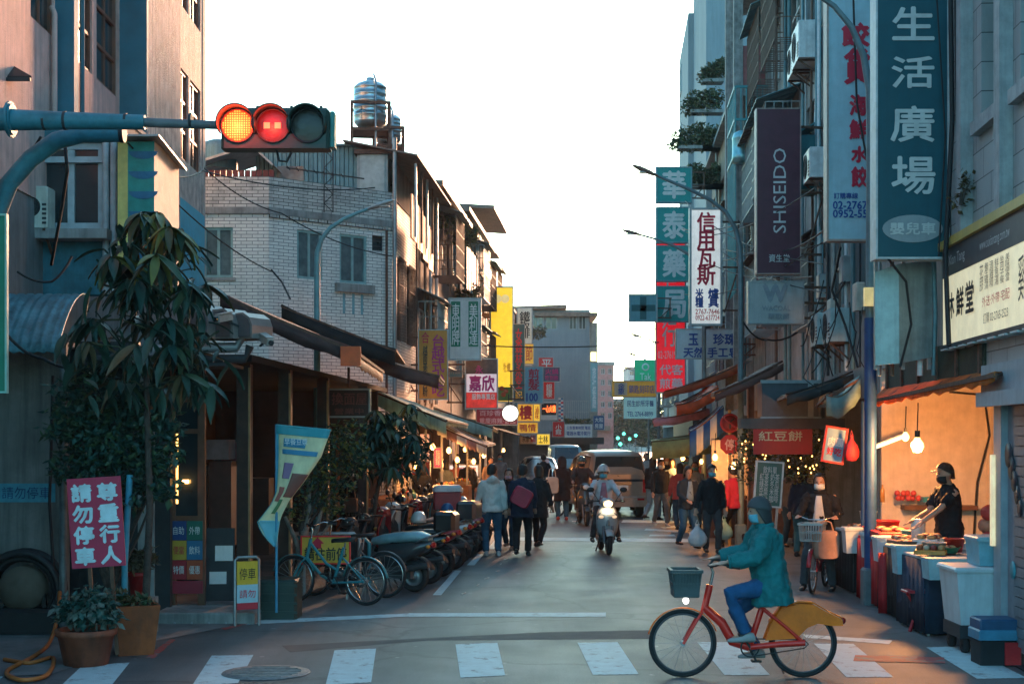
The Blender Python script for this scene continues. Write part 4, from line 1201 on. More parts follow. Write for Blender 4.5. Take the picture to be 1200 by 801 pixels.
lettering('SHISEIDO',M('ink_silver',(.6,.6,.6),.4,bump=0),sh,(lx(906,26.8)-sh.location.x,lx(921,26.8)-sh.location.x,lz(273,26.8)-sh.location.z,lz(174,26.8)-sh.location.z),y=-.011,turn=True)
sign('faded_sign','faded grey sign with a washed out emblem and lettering below the maroon sign',878.5,331,940.5,377.5,26.4,P('sign_faded',(.36,.39,.39)),[('W',895,334,922,353,M('ink_faded',(.24,.27,.3),.6),0,.05),('WACOAL',893,358,926,364,MATS['ink_faded']),('華歌爾',900,367,925,374,MATS['ink_faded'])],th=.18,bracket=1)
sign('tall_shop_sign','tall pale blue sign with crimson brush characters and phone numbers',971,-60,1026,280,20.6,P('sign_ice_blue',(.36,.54,.62)),[('餃',987,28,1018,54,INKR,0,.04),('貨',990,58,1018,98,INKR,0,.04),('海',996,112,1016,135,INKR,0,.04),('鮮',996,141,1016,163,INKR,0,.04),('水',998,172,1016,190,INKR,0,.04),('餃',998,196,1016,219,INKR,0,.04),('訂購專線',977,226,1005,233,INKB),('02-2767',976,236,1016,245,INKB,0,.02),('0952-55',976,246,1016,255,INKB,0,.02)],th=.2,frame=M('sunlit_edge',(.4,.3,.26),.5),bracket=1)  # frame colour carries the same painted warm sunlight
lh=sign('tall_plaza_sign','tall deep teal sign with four large pale characters and an oval',1028.5,-60,1110,301,17.0,TEALD,[('生',1046,9,1094,47,INKP,0,.015),('活',1045,67,1094,103,INKP,0,.015),('廣',1044,125,1094,166,INKP,0,.015),('場',1045,184,1095,227,INKP,0,.015)],th=.25,frame=M('pale_edge',(.5,.55,.56),.5),fw=.025,bracket=1)
ov=[(.36*math.cos(k*PI/14),.165*math.sin(k*PI/14))for k in range(28)]
pz_=lz(268,17)-lh.location.z
MB().prism([(x,z+pz_)for x,z in reversed(ov)],-.012,-.002).build('oval',P('oval_grey',(.28,.32,.34)),lh)
lettering('嬰兒車',INKP,lh,(-.27,.27,pz_-.07,pz_+.07),y=-.018,bold=.02)
d_a,d_b=dR(1105)*.985,11.2
so=thing('cream_shop_sign','long cream lit shop sign with black brush writing over the right-hand shop','sign',(XR(17.0)-.1,17.0,3.37),RZ_R)
sL,sH=5.6,1.12
CRM=P('sign_cream_lit',(.78,.7,.46),emit=.32,streak=.15)
MB().box(0,sL,0,.3,0,sH).build('panel',CRM,so)
MB().box(0,sL,-.008,-.001,sH*.71,sH).build('charcoal_band',P('charcoal_band',(.05,.052,.06)),so)
MB().box(-.03,sL,-.06,.33,sH+.002,sH+.1).build('top_trim',P('yellow_trim',(.5,.36,.08),streak=.5),so)
MB().box(-.03,sL,-.03,.33,-.05,-.002).build('bottom_trim',DARK,so)
for k in range(12):
 MB().box(.1+k*.42,.34+k*.42,-.05,.1,-.07,-.052).build('downlight',INKP,so)
lettering('Su Xian Tang',INKP,so,(.12,1.1,sH*.78,sH*.92),y=-.014)
lettering('www.suxiantang.com.tw',INKP,so,(1.75,2.9,sH*.78,sH*.9),y=-.014)
lettering('沐',INKK,so,(.3,.62,sH*.26,sH*.52),y=-.014,bold=.02);lettering('鮮',INKK,so,(.72,1.06,sH*.26,sH*.54),y=-.014,bold=.02);lettering('堂',INKK,so,(1.15,1.5,sH*.26,sH*.56),y=-.014,bold=.02)
for k,s_ in enumerate(('花膠','養生雞湯','滴雞精','鮮魚湯','坐月子餐','美味便當')):
 lettering(s_,INKK,so,(1.75+.2*k,1.9+.2*k,sH*.42,sH*.67),y=-.014,vertical=True)
lettering('外送·外帶·宅配',INKR,so,(1.85,2.9,sH*.26,sH*.36),y=-.014);lettering('訂購 02-2765-2523',INKK,so,(1.9,2.85,sH*.1,sH*.2),y=-.014)
lettering('雞湯專賣店',INKK,so,(3.2,5.2,sH*.2,sH*.6),y=-.014)
rb=sign('cloth_banner','red cloth banner with cream cake shop characters over the hedge lights',883,502.5,952,532,26,P('cloth_red',(.5,.015,.02)),[('紅豆餅',889,505,940,516.5,M('ink_cream',(.7,.55,.35),.6))],th=.02,frame=None)
mbd=sign('menu_board','green framed menu board with rows of pale writing leaning at the stall',884.5,542,913.5,592,24.5,P('board_green',(.015,.11,.1)),[('飲料單\n紅茶 奶茶\n綠茶 冬瓜\n豆漿 米漿\n果汁 咖啡',888,546,911,588,INKP,0,0)],th=.05,frame=M('pale_edge',(.5,.55,.56),.5),tilt=math.radians(4))
for s in(-1,1):
 MB().bar((s*.18,.05,-.9),(s*.18,.03,0),.04).build('leg',STEEL,mbd)
yb=sign('parking_board','yellow board with a red arrow and black characters behind the teal bicycle',354,629,409,659,19.95,P('board_yellow',(.68,.42,.04)),[('請往前停',357,641,406,656,INKK,0,.01)],th=.03,frame=RED,fw=.02)
MB().prism([(-.2,.27),(-.11,.36),(-.02,.27),(-.06,.27),(-.06,.2),(-.16,.2),(-.16,.27)][::-1],-.012,-.002).build('arrow',INKR,yb)
for s in(-1,1):MB().bar((s*.3,.04,-yb.location.z),(s*.3,.04,.0),.03).build('leg',STEEL,yb)
sign('hanging_banner','pale blue hanging banner with red and white figures left of the food stall',964,502,986,540,20.5,P('banner_blue',(.22,.42,.55)),[('肉圓',967,512,984,522,INKW,0,.03),('好吃',967,524,984,533,INKR,0,.03)],th=.015,frame=RED,tilt=math.radians(9))
sign('road_sign','edge of a green road sign on the traffic pole at the left border',-40,253,6,458,13.4,P('road_green',(.01,.2,.12)),[],th=.03,frame=M('pale_green_edge',(.25,.5,.42),.5),fw=.02)
# traffic light on its arm
dT=13.2
sg=M('signal_green_black',(.022,.045,.038),.5)
tl=thing('traffic_light','horizontal three lamp traffic light showing red on a teal arm','traffic light',W(325,149,dT))
def tx(px):return lx(px,dT)-tl.location.x
def tz(py):return lz(py,dT)-tl.location.z
k=.32
MB().bbox(tx(259),tx(386),-.02,.2,tz(174),tz(126),.03).build('housing',sg,tl)
MB().bbox(tx(386.5),tx(392),.0,.18,tz(172),tz(130),.01).build('end_cap',M('signal_teal',(.03,.2,.18),.5),tl)
for i,px in enumerate((279,320,361)):
 cxl,czl=tx(px),tz(148)
 R_=.155
 if i==0:lm=M('lit_red_lens',(1,.16,.03),.4,emit=.9,ecol=(1,.014,.003),bump=0)
 elif i==1:lm=M('dull_red_lens',(.12,.01,.01),.3)
 else:lm=M('dark_lens',(.03,.025,.02),.3)
 MB().lathe([(.001,-.035),(R_*.5,-.032),(R_*.95,-.022)],(cxl,0,czl),28,axis='y').build('lens',lm,tl)
 if i==0:
  dots=MB()
  for a in range(-6,7):
   for b in range(-6,7):
    if a*a+b*b<38:
     dots.ell((cxl+a*.022,-.037,czl+b*.022),.008,.006,.008,6,4)
  dots.build('led_dots',M('led_hot',(1,.5,.2),.5,emit=1.1,ecol=(1,.1,.01),bump=0),tl)['kind']='stuff'
 if i==1:
  for q in(-1,1):
   MB().box(cxl+q*.05-.028,cxl+q*.05+.028,-.05,-.036,czl-.03,czl+.025).build('lit_digit',M('lit_digit',(1,.1,.05),.5,emit=1.3,ecol=(1,.05,.02),bump=0),tl)
 vis=[]
 for s_,dep in((-.02,0),(-.17,1)):
  vis.append([(cxl+math.cos(a)*R_*1.08,s_ if a_i not in(0,20)else s_*.4-.01,czl+math.sin(a)*R_*1.08)for a_i,a in enumerate([math.radians(-25+230*j/20)for j in range(21)])])
 MB().sheet(vis,.012).build('visor',sg,tl)
 MB().ring((cxl,-.025,czl),R_,.012,'y',26,5).build('lens_rim',BLACK,tl)
for px in(268,300,340,375):
 MB().cyl((tx(px),.08,tz(126)),(tx(px),.08,tz(122)),.015,8).build('bolt',sg,tl)
MB().tube([(tx(322),.1,tz(174)),(tx(325),.1,tz(186)),(tx(334),.1,tz(187)),(tx(340),.1,tz(175))],.012,6).build('loop_cable',CABLE,tl)
for(px_,e_)in((279,4.0),(320,1.6)):
 l_=bpy.data.lights.new('signal_glow','POINT');l_.energy=e_;l_.color=(1,.05,.02);l_.shadow_soft_size=.06
 q_=bpy.data.objects.new('signal_glow',l_);COL.objects.link(q_);q_.parent=tl;q_.location=(tx(px_),-.12,tz(150))
ta=thing('traffic_signal_arm','thick teal traffic signal arm reaching in from the left border','pole',W(-60,140,13.35))
o_=ta.location
def wp(px,py,d=13.35):return W(px,py,d)-o_
MB().tube([wp(-160,138),wp(14,140)],[.125,.105],14).build('arm_socket',TEALP,ta)
MB().tube([wp(12,140.5),wp(80,141.5),wp(170,143.5)],[.1,.082,.068],14).build('arm',TEALP,ta)
MB().tube([wp(168,143.5),wp(262,147)],[.045,.04],12).build('arm_tip',M('weathered_pole',(.11,.13,.14),.5),ta)
MB().tube([wp(9,140),wp(16,140)],.145,14).build('flange',TEALP,ta)
MB().tube([wp(11,140),wp(14,140)],.17,14).build('flange',TEALP,ta)
for px in(51,75,146,222):
 MB().tube([wp(px,141.5),wp(px+3,141.5)],.09 if px<100 else .07,12).build('clamp',DARK,ta)
for s in(-1,1):
 MB().bar(wp(16,140+s*11),wp(36,141+s*8),.02).build('gusset',TEALP,ta)
zp=o_.z
MB().tube([(wp(-30,140).x,.0,-zp),(wp(-30,140).x,0,1.0)],.14,14).build('post',TEALP,ta)
ba=thing('curved_lamp_arm','thick curved teal pipe ending open beside the painted box','pole',W(0,250,13.9))
o2=ba.location
pts=[(-16,480),(-15,320),(-8,262),(10,216),(36,186),(66,165),(96,157),(144,156)]
MB().tube([W(x,y,13.9)-o2 for x,y in pts],.088,14).build('pipe',TEALP,ba)
MB().tube([W(141,156,13.9)-o2,W(146,156,13.9)-o2],.094,14).build('rim',BLACK,ba)
MB().tube([Vector((W(-16,480,13.9)-o2)),Vector((W(-16,480,13.9).x-o2.x,0,-o2.z))],.088,12).build('post',TEALP,ba)
# street lamps
def street_lamp(label,d,pix,mat,r=.07,head=None,group='street lamps'):
 """pix: pole top, then the bend and arm out to the lamp head, as seen in the photo at depth d"""
 base=Vector((lx(pix[0][0],d),d,0))
 t=thing('street_lamp',label,'street lamp',base,0,group)
 P_=[W(x,y,d)-base for x,y in pix]
 n=len(P_)
 MB().tube([(0,0,0),(0,0,P_[0].z*.5)]+P_,[r*1.35,r*1.15]+[r*(1-.5*i/(n-1))for i in range(n)],10).build('pole',mat,t)
 A=P_[-1];dv=(P_[-1]-P_[-2]).normalized();B=A+dv*.5
 hd=MB().tube([A-dv*.06,A.lerp(B,.25),A.lerp(B,.7),B],[.04,.085,.09,.04],10,True,.55).build('lamp_head',head or M('lamp_grey',(.3,.31,.31),.4,.4),t)
 m_=A.lerp(B,.5)
 MB().ell((m_.x,0,m_.z-.045),.16,.07,.025,10,6).build('diffuser',M('frosted',(.5,.52,.5),.3),hd)
 MB().bbox(-r*2,r*2,-r*2,r*2,0,.5,.03).build('base',mat,t)
 return t
GPOLE=M('grey_teal_pole',(.13,.19,.21),.45,.2)
RH=M('rusty_head',(.2,.13,.1),.6)
street_lamp('tall grey street lamp reaching left in front of the maroon sign',29,[(868,312),(867,290),(862,268),(850,248),(832,234),(806,221),(782,211),(768,205)],GPOLE,.055,RH)
street_lamp('street lamp beside the gas shop sign with its arm over the road',39,[(825,340),(824,322),(818,307),(806,297),(790,288),(768,280),(750,275)],GPOLE,.055,RH)
street_lamp('distant street lamp with a thin arm by the red pharmacy sign',60,[(772,412),(770,403),(764,399),(752,395)],GPOLE,.05,RH)
street_lamp('farther street lamp over the green emblem sign',73,[(772,434),(769,428),(763,424),(746,417)],GPOLE,.05,RH)
street_lamp('farthest visible street lamp on the right above the market',88,[(760,446),(757,440),(752,437),(740,433)],GPOLE,.05,RH)
street_lamp('pale teal street lamp in front of the white brick building',28.5,[(371.5,312),(372,295),(377,280),(387,267),(402,257),(420,249),(434,244)],M('pale_teal_pole',(.12,.3,.33),.45),.06)
bl=street_lamp('tall lamp pole painted blue at the bottom beside the food stall',19.4,[(1020,150),(1019,105),(1012,65),(998,32),(978,8),(950,-12),(920,-26)],GPOLE,.058)
MB().tube([(0,0,.3),(0,0,3.9)],.085,12).build('blue_sleeve',M('royal_blue_paint',(.015,.06,.18),.5),bl)
MB().box(-.12,.16,-.18,-.1,4.05,4.3).build('lit_box',M('lit_cream_box',(.8,.6,.25),.5,emit=.1),bl)
# round no-entry style signs on one post
ps=thing('traffic_sign_post','post with a round no turning sign above a red octagon stop sign','traffic sign',(lx(855,29.5),29.5,0))
MB().tube([(0,0,0),(0,0,lz(480,29.5))],.035,10).build('post',M('amber_post',(.5,.3,.1),.5),ps)
rr=lz(484,29.5)-lz(495.5,29.5)
zc=lz(495.5,29.5)
MB().lathe([(.001,-.05),(rr*.8,-.05),(rr*.8,-.045),(rr*.8,-.03)],(0,0,zc),28,axis='y').build('round_face',M('sign_dull_red',(.2,.02,.02),.5),ps)
MB().lathe([(rr*.8,-.055),(rr,-.055),(rr,-.03),(rr*.8,-.03)],(0,0,zc),28,axis='y').build('round_rim',M('sign_rim_red',(.32,.02,.025),.5),ps)
MB().bar((-.0,-.06,zc-.12),(-.0,-.06,zc+.02),.03).build('arrow_stem',INKK,ps);MB().bar((0,-.06,zc+.02),(.08,-.06,zc+.09),.03).build('arrow_arm',INKK,ps)
MB().bar((-.12,-.063,zc+.1),(.12,-.063,zc-.1),.03).build('slash',M('sign_rim_red',(.32,.02,.025),.5),ps)
zo=lz(520.5,29.5)
oc=[(rr*1.05*math.cos(PI/8+i*PI/4),zo+rr*1.05*math.sin(PI/8+i*PI/4))for i in range(8)]
MB().prism(oc[::-1],-.05,-.03).build('octagon',M('octagon_red',(.4,.015,.025),.5),ps)
lettering('停',M('ink_pinkish',(.65,.4,.38),.5),ps,(-.105,.105,zo-.11,zo+.11),y=-.056,bold=.02)
# left corner: planters and no-parking board
TERRA=M('terracotta',(.26,.07,.035),.75,var=.35,scale=6,streak=.4)
ORPL=M('orange_planter',(.3,.07,.02),.7,var=.45,scale=4,streak=.5,streak_col=(.08,.03,.02))
SOIL=M('soil',(.03,.022,.016),.95,bump=.8)
def pot(label,loc,r,h,mat,n=18,name='flower_pot'):
 t=thing(name,label,'plant pot',loc)
 MB().lathe([(.001,.0),(r*.72,0),(r*.92,h*.82),(r,h*.83),(r*1.02,h),(r*.92,h),(r*.88,h*.86)],n=n).build('bowl',mat,t)
 MB().lathe([(r*.89,h*.87),(.001,h*.9)],n=n).build('soil',SOIL,t)
 return t
gp=G(101,778)
pot('wide dark terracotta pot at the kerb under the red no parking board',(gp.x,gp.y,0),.3,.36,TERRA)
gp2=G(152,768)
t=thing('square_planter','tall stained orange square planter beside the terracotta pot','plant pot',(gp2.x,gp2.y+.2,0),.35)
MB().add([(-.18,-.18,0),(.18,-.18,0),(.18,.18,0),(-.18,.18,0),(-.24,-.24,.52),(.24,-.24,.52),(.24,.24,.52),(-.24,.24,.52),(-.2,-.2,.52),(.2,-.2,.52),(.2,.2,.52),(-.2,.2,.52),(-.2,-.2,.45),(.2,-.2,.45),(.2,.2,.45),(-.2,.2,.45)],[(3,2,1,0),(0,1,5,4),(1,2,6,5),(2,3,7,6),(3,0,4,7),(4,5,9,8),(5,6,10,9),(6,7,11,10),(7,4,8,11),(8,9,13,12),(9,10,14,13),(10,11,15,14),(11,8,12,15)]).build('box',ORPL,t)
MB().box(-.2,.2,-.2,.2,.42,.455).build('soil',SOIL,t)
gp3=G(163,742)
pot('small bright red pot standing behind the square orange planter',(gp3.x,gp3.y,.42),.13,.3,M('red_plastic',(.4,.02,.02),.4))
MB_=MB().box(-.18,.18,-.18,.18,0,.42).build('plinth_block',CONC,None,(gp3.x,gp3.y,0));tag(MB_,'low concrete block holding up the small red pot','block')
nb=thing('no_parking_board','tilted crimson board with white characters asking drivers not to park','sign',W(116,664,14.4))
nb.rotation_euler=(0,math.radians(-3.5),math.radians(4))
bw_,bh_=62*14.4/F,105*14.4/F
MB().box(-bw_/2,bw_/2,0,.02,0,bh_).build('board',P('crimson_board',(.45,.02,.07)),nb)
for k,(a,b)in enumerate((('請勿停車',-1),('尊重行人',1))):
 for j,ch in enumerate(a):
  zt=bh_*(.93-.235*j);xc=b*bw_*.24
  lettering(ch,M('ink_icy',(.55,.7,.74),.5),nb,(xc-bw_*.18,xc+bw_*.18,zt-bh_*.19,zt),y=-.006,bold=.035)
MB().bar((-.1,.04,-1.05),(-.1,.04,bh_*.8),.035).build('stake',WOOD,nb);MB().bar((.12,.04,-.9),(.12,.04,bh_*.6),.035).build('stake',WOOD,nb)
bs=MB().tube([W(152,556,15.3),W(146,662,15.3),Vector((W(146,662,15.3).x,15.3,.5))],.035,8).build('blue_stake',M('sky_blue_paint',(.05,.3,.42),.5));tag(bs,'sky blue stake propping the umbrella tree','stake')
gpole=MB().tube([Vector((lx(74,16.2),16.2,0)),Vector((lx(74,16.2),16.2,lz(400,16.2)))],.045,10).build('downpipe',M('weathered_steel_pipe',(.16,.19,.2),.5,.4,var=.4,streak=.4));tag(gpole,'weathered steel pipe standing at the corner of the grey wall','pipe')
hr=thing('hose_reel','big black hose reel leaning on the grey wall at the left edge','hose reel',(lx(28,16.6),16.6,0))
z_=.5
HR=lz(655,16.6)-.0
for(yq,rq)in((-.12,.44),(.1,.44)):
 MB().ring((0,yq,.5),rq,.045,'y',30,8).build('rim',BLACK,hr)
for q in range(4):
 MB().ring((0,-.06+q*.05,.5),.37,.035,'y',26,6).build('hose_coil',CABLE,hr)
MB().lathe([(.001,-.1),(.26,-.1),(.26,.1)],(0,0,.52),24,axis='y').build('drum',M('drum_tan',(.13,.1,.075),.7),hr)
for s in(-1,1):
 MB().bar((s*.3,-.05,0),(s*.22,0,.5),.05).build('foot',BLACK,hr)
MB().bbox(-.48,.48,-.22,.18,.02,.3,.04).build('lower_case',BLACK,hr)
oh=MB()
pts=[G(5,772,.03),G(35,776,.03),G(62,770,.03),G(55,790,.03),G(25,796,.03),G(8,786,.03),G(40,768,.03),G(58,752,.05),W(68,720,15.6),W(70,690,16.0)]
sm=[]
for i in range(len(pts)-1):
 for k in range(6):
  t_=k/6
  p0,p1,p2,p3=pts[max(i-1,0)],pts[i],pts[i+1],pts[min(i+2,len(pts)-1)]
  sm.append(.5*((2*p1)+(p2-p0)*t_+(2*p0-5*p1+4*p2-p3)*t_**2+(3*p1-p0-3*p2+p3)*t_**3))
oh.tube(sm,.022,6)
tag(oh.build('garden_hose',M('orange_hose',(.45,.13,.03),.5)),'loose orange hose coiled on the ground by the hose reel','hose')
lc=[W(62,440,16.85),W(60,520,16.85),W(58,590,16.8),W(62,655,16.6),W(64,700,16.5)]
cable('black cable hanging down the grey wall to the hose reel',lc,.018,0,4)
# left arcade shop under the awnings
ar=thing('arcade_shop','dark arcade shopfront with brown posts behind the scooters','building',(0,18.3,0))
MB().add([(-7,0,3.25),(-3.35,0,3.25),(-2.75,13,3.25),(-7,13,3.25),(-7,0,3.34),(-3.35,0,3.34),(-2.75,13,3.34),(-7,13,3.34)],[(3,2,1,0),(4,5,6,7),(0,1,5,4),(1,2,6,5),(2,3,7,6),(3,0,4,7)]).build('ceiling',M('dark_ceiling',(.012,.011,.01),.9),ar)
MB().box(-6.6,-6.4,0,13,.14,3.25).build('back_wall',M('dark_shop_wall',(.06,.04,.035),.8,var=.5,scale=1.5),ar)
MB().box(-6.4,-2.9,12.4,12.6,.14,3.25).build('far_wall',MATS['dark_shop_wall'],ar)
for(px,dd)in((285,18.9),(333,20.6),(378,23.5),(425,27.5)):
 MB().box(lx(px,dd)-.09,lx(px,dd)+.09,dd-18.3,dd-18.3+.2,.14,3.25).build('post',M('brown_post',(.06,.028,.02),.6,var=.4,scale=5),ar)
 MB().box(lx(px,dd)+.07,lx(px,dd)+.1,dd-18.3-.03,dd-18.3-.001,.14,3.2).build('post_edge',M('brass_edge',(.35,.2,.1),.4,.4),ar)
for k in range(5):
 MB().box(-6.39,-6.0,1+k*2.2,2.8+k*2.2,.14,1.4+.3*(k%3)).build('cupboard',M('cupboard_%d'%(k%3),((.1,.05,.04),(.05,.06,.07),(.14,.09,.06))[k%3],.6),ar)
for(px,py0,py1,dd,c)in((258,540,640,20.4,(.14,.06,.045)),(302,560,650,22.5,(.05,.035,.03)),(255,515,538,20.3,(.28,.2,.2)),(272,518,540,20.8,(.25,.05,.06))):
 a_=MB().box(lx(px-13,dd),lx(px+13,dd),dd,dd+.5,max(.15,lz(py1,dd))if py1>600 else lz(py1,dd),lz(py0,dd)).build('stored_carton' if py1<600 else 'wooden_cabinet',M('carton_%d'%px,c,.7))
 if py1>600:a_.scale=(1,1,1)
 tag(a_,{258:'brown wooden cabinet just inside the dark arcade',302:'black cabinet deeper inside the dark arcade',255:'pale carton on top of the brown cabinet',272:'red carton stacked beside the pale carton'}[px],'cabinet' if py1>600 else 'carton')
gd_=thing('glazed_door','brown framed glass door with colourful posters at its foot','door',(lx(219,18.1),18.12,.0))
dw=(lx(240,18.1)-lx(199,18.1))/2;dh=lz(415,18.1)
f=MB();f.box(-dw,-dw+.07,0,.08,0,dh);f.box(dw-.09,dw,0,.08,0,dh);f.box(-dw+.07,dw-.09,0,.08,dh-.1,dh)
for pyy in(468,505,607):f.box(-dw+.07,dw-.09,.01,.07,lz(pyy,18.1)-.03,lz(pyy,18.1)+.03)
f.build('frame',M('door_brown',(.16,.07,.04),.5),gd_)
for(a,b)in((415,468),(468,505),(505,607)):
 MB().box(-dw+.071,dw-.091,.03,.04,lz(b,18.1)+.031,lz(a,18.1)-(.11 if a==415 else .031)).build('pane',GLASS,gd_)
cols=[(.02,.06,.2),(.02,.14,.1),(.55,.33,.04),(.03,.16,.3),(.4,.03,.04),(.45,.08,.03)]
for k in range(6):
 cx_,rz_=k%2,k//2
 a0=-dw+.02+cx_*(2*dw-.04)/2;a1=a0+(2*dw-.04)/2-.006
 z1_=lz(610+rz_*23,18.1);z0_=lz(610+(rz_+1)*23,18.1)+.006
 pm=MB().box(a0,a1,-.02,-.004,z0_,z1_).build('poster',P('poster_%d'%k,cols[k]),gd_)
 lettering(('自助','外帶','便當','飲料','特價','優惠')[k],INKW if k!=2 else INKR,pm,(a0+.03,a1-.03,z0_+.07,z1_-.07),y=-.026)
MB().box(-dw+.02,dw-.02,-.02,-.004,lz(695,18.1),lz(680,18.1)).build('poster',P('poster_red',(.35,.03,.05)),gd_)
lp=MB().box(-.06,.02,-.05,-.01,lz(566,18.1),lz(562,18.1)).build('lit_strip',M('lit_orange_strip',(1,.4,.1),.5,emit=5),gd_)
MB().box(-dw+.075,-dw+.1,.02,.028,lz(590,18.1),lz(508,18.1)).build('lit_slot',M('lit_amber_slot',(1,.5,.12),.5,emit=1.0),gd_)
stp=MB().bbox(lx(182,17.4),lx(300,17.4),17.35,18.15,0,.14,.015).build('door_step',CONC);tag(stp,'worn grey concrete step in front of the glazed door','step')
for k in range(4):
 MB().box(lx(205+20*k,17.4),lx(207+20*k,17.4),17.33,17.349,.0,.03).build('bracket',STEEL,stp)
lb=thing('leaning_board','dark board with torn white notices leaning inside the arcade','board',(lx(256,18.6),18.6,.14),.1)
MB().box(-.18,.2,0,.04,0,.95,Matrix.Rotation(-.12,4,'X')).build('board',DARK,lb)
MB().box(-.05,.18,-.012,-.004,.52,.72,Matrix.Rotation(-.12,4,'X')).build('notice',WHI,lb);MB().box(-.12,.1,-.012,-.004,.22,.38,Matrix.Rotation(-.12,4,'X')).build('notice',WHI,lb)
sst=thing('kerb_stand_sign','small upright stand sign in yellow, blue and red at the kerb','sign',(lx(290,17.2),17.2,0),.5)
MB().box(-.13,.13,0,.04,.5,.78).build('yellow_face',P('st_yel',(.65,.4,.03)),sst);MB().box(-.13,.13,0,.04,.28,.5).build('blue_face',P('st_blue',(.35,.55,.62)),sst);MB().box(-.13,.13,0,.04,.2,.28).build('red_face',P('st_red',(.5,.03,.05)),sst)
lettering('停車',INKK,sst,(-.1,.1,.56,.7),y=-.006);lettering('請勿',INKR,sst,(-.1,.1,.34,.44),y=-.006)
fr_=MB()
for s in(-1,1):fr_.tube([(s*.15,.02,-.0),(s*.15,.02,.8),(s*.11,.02,.83)],.018,8)
fr_.tube([(-.12,.02,.83),(.12,.02,.83)],.018,8);fr_.build('tube_frame',STEEL,sst)
tb=thing('flag_tub','dark green plastic crate holding the flag pole','crate',(lx(325,18.0),18.0,0))
MB().bbox(-.28,.28,-.25,.25,0,.5,.03).build('crate',M('dark_green_plastic',(.015,.035,.03),.5),tb)
for k in range(4):
 MB().box(-.29,.29,-.262,-.251,.08+k*.11,.11+k*.11).build('rib',MATS['dark_green_plastic'],tb)
fl=thing('shop_flag','tall teal edged flag with cartoon food print leaning over the kerb','flag',(lx(324,17.7),17.7,0))
MB().tube([(0,0,.1),(0,0,lz(497,17.7))],.018,8).build('flagpole',M('blue_flagpole',(.05,.25,.4),.4),fl)
MB().tube([(0,0,lz(498,17.7)),(lx(388,17.7)-lx(324,17.7),0,lz(504,17.7))],.014,8).build('top_rod',M('teal_rod',(.04,.3,.34),.4),fl)
zt=lz(499,17.7)
def lerp_tab(tab,y):
 for(y0,a),(y1,b)in zip(tab,tab[1:]):
  if y<=y1:return a+(b-a)*(y-y0)/(y1-y0)
 return tab[-1][1]
def flagpt(u,v):
 y=498+142*v
 xl=lerp_tab(((498,324),(575,324),(590,318),(612,301),(628,310),(640,321)),y)
 xr=lerp_tab(((498,388),(530,377),(560,357),(585,338),(605,328),(640,324)),y)
 px=xl+(xr-xl)*u
 return(lx(px,17.7)-lx(324,17.7)+.005,-.03+.035*math.sin(u*4+v*6),lz(y+6*u*(1-v),17.7))
def flag_grid(u0,u1,v0,v1,off,nu=8,nv=18):
 return[[tuple(Vector(flagpt(u0+(u1-u0)*j/nu,v0+(v1-v0)*i/nv))+Vector((0,off,0)))for j in range(nu+1)]for i in range(nv+1)]
MB().sheet(flag_grid(0,1,0,1,0),.004).build('cloth',P('flag_cream',(.75,.66,.4),var=.3,scale=3),fl)
MB().sheet(flag_grid(0,1,0,.07,-.008),.002).build('top_hem',P('flag_teal',(.03,.3,.36)),fl)
MB().sheet(flag_grid(0,.04,.07,1,-.008),.002).build('side_hem',MATS['flag_teal'],fl)
MB().sheet(flag_grid(.14,.6,.1,.17,-.01),.002).build('print_band',P('flag_blue',(.05,.25,.42)),fl)
MB().sheet(flag_grid(.12,.9,.19,.23,-.01),.002).build('print_band',MATS['flag_blue'],fl)
MB().sheet(flag_grid(.1,1,.78,1,-.01),.002).build('print_band',P('flag_sky',(.15,.42,.5)),fl)
MB().sheet(flag_grid(.2,.45,.3,.43,-.012),.002).build('print_spot',P('flag_mauve',(.3,.18,.3)),fl)
MB().sheet(flag_grid(.5,.98,.38,.58,-.012),.002).build('print_spot',P('flag_brown',(.25,.09,.07)),fl)
MB().sheet(flag_grid(.15,.4,.5,.62,-.012),.002).build('print_spot',P('flag_red',(.4,.1,.08)),fl)
MB().sheet(flag_grid(.4,.6,.6,.72,-.012),.002).build('print_spot',P('flag_green',(.1,.25,.12)),fl)
lettering('早餐豆漿',INKW,fl,(.11,.4,zt-.235,zt-.15),y=-.075)
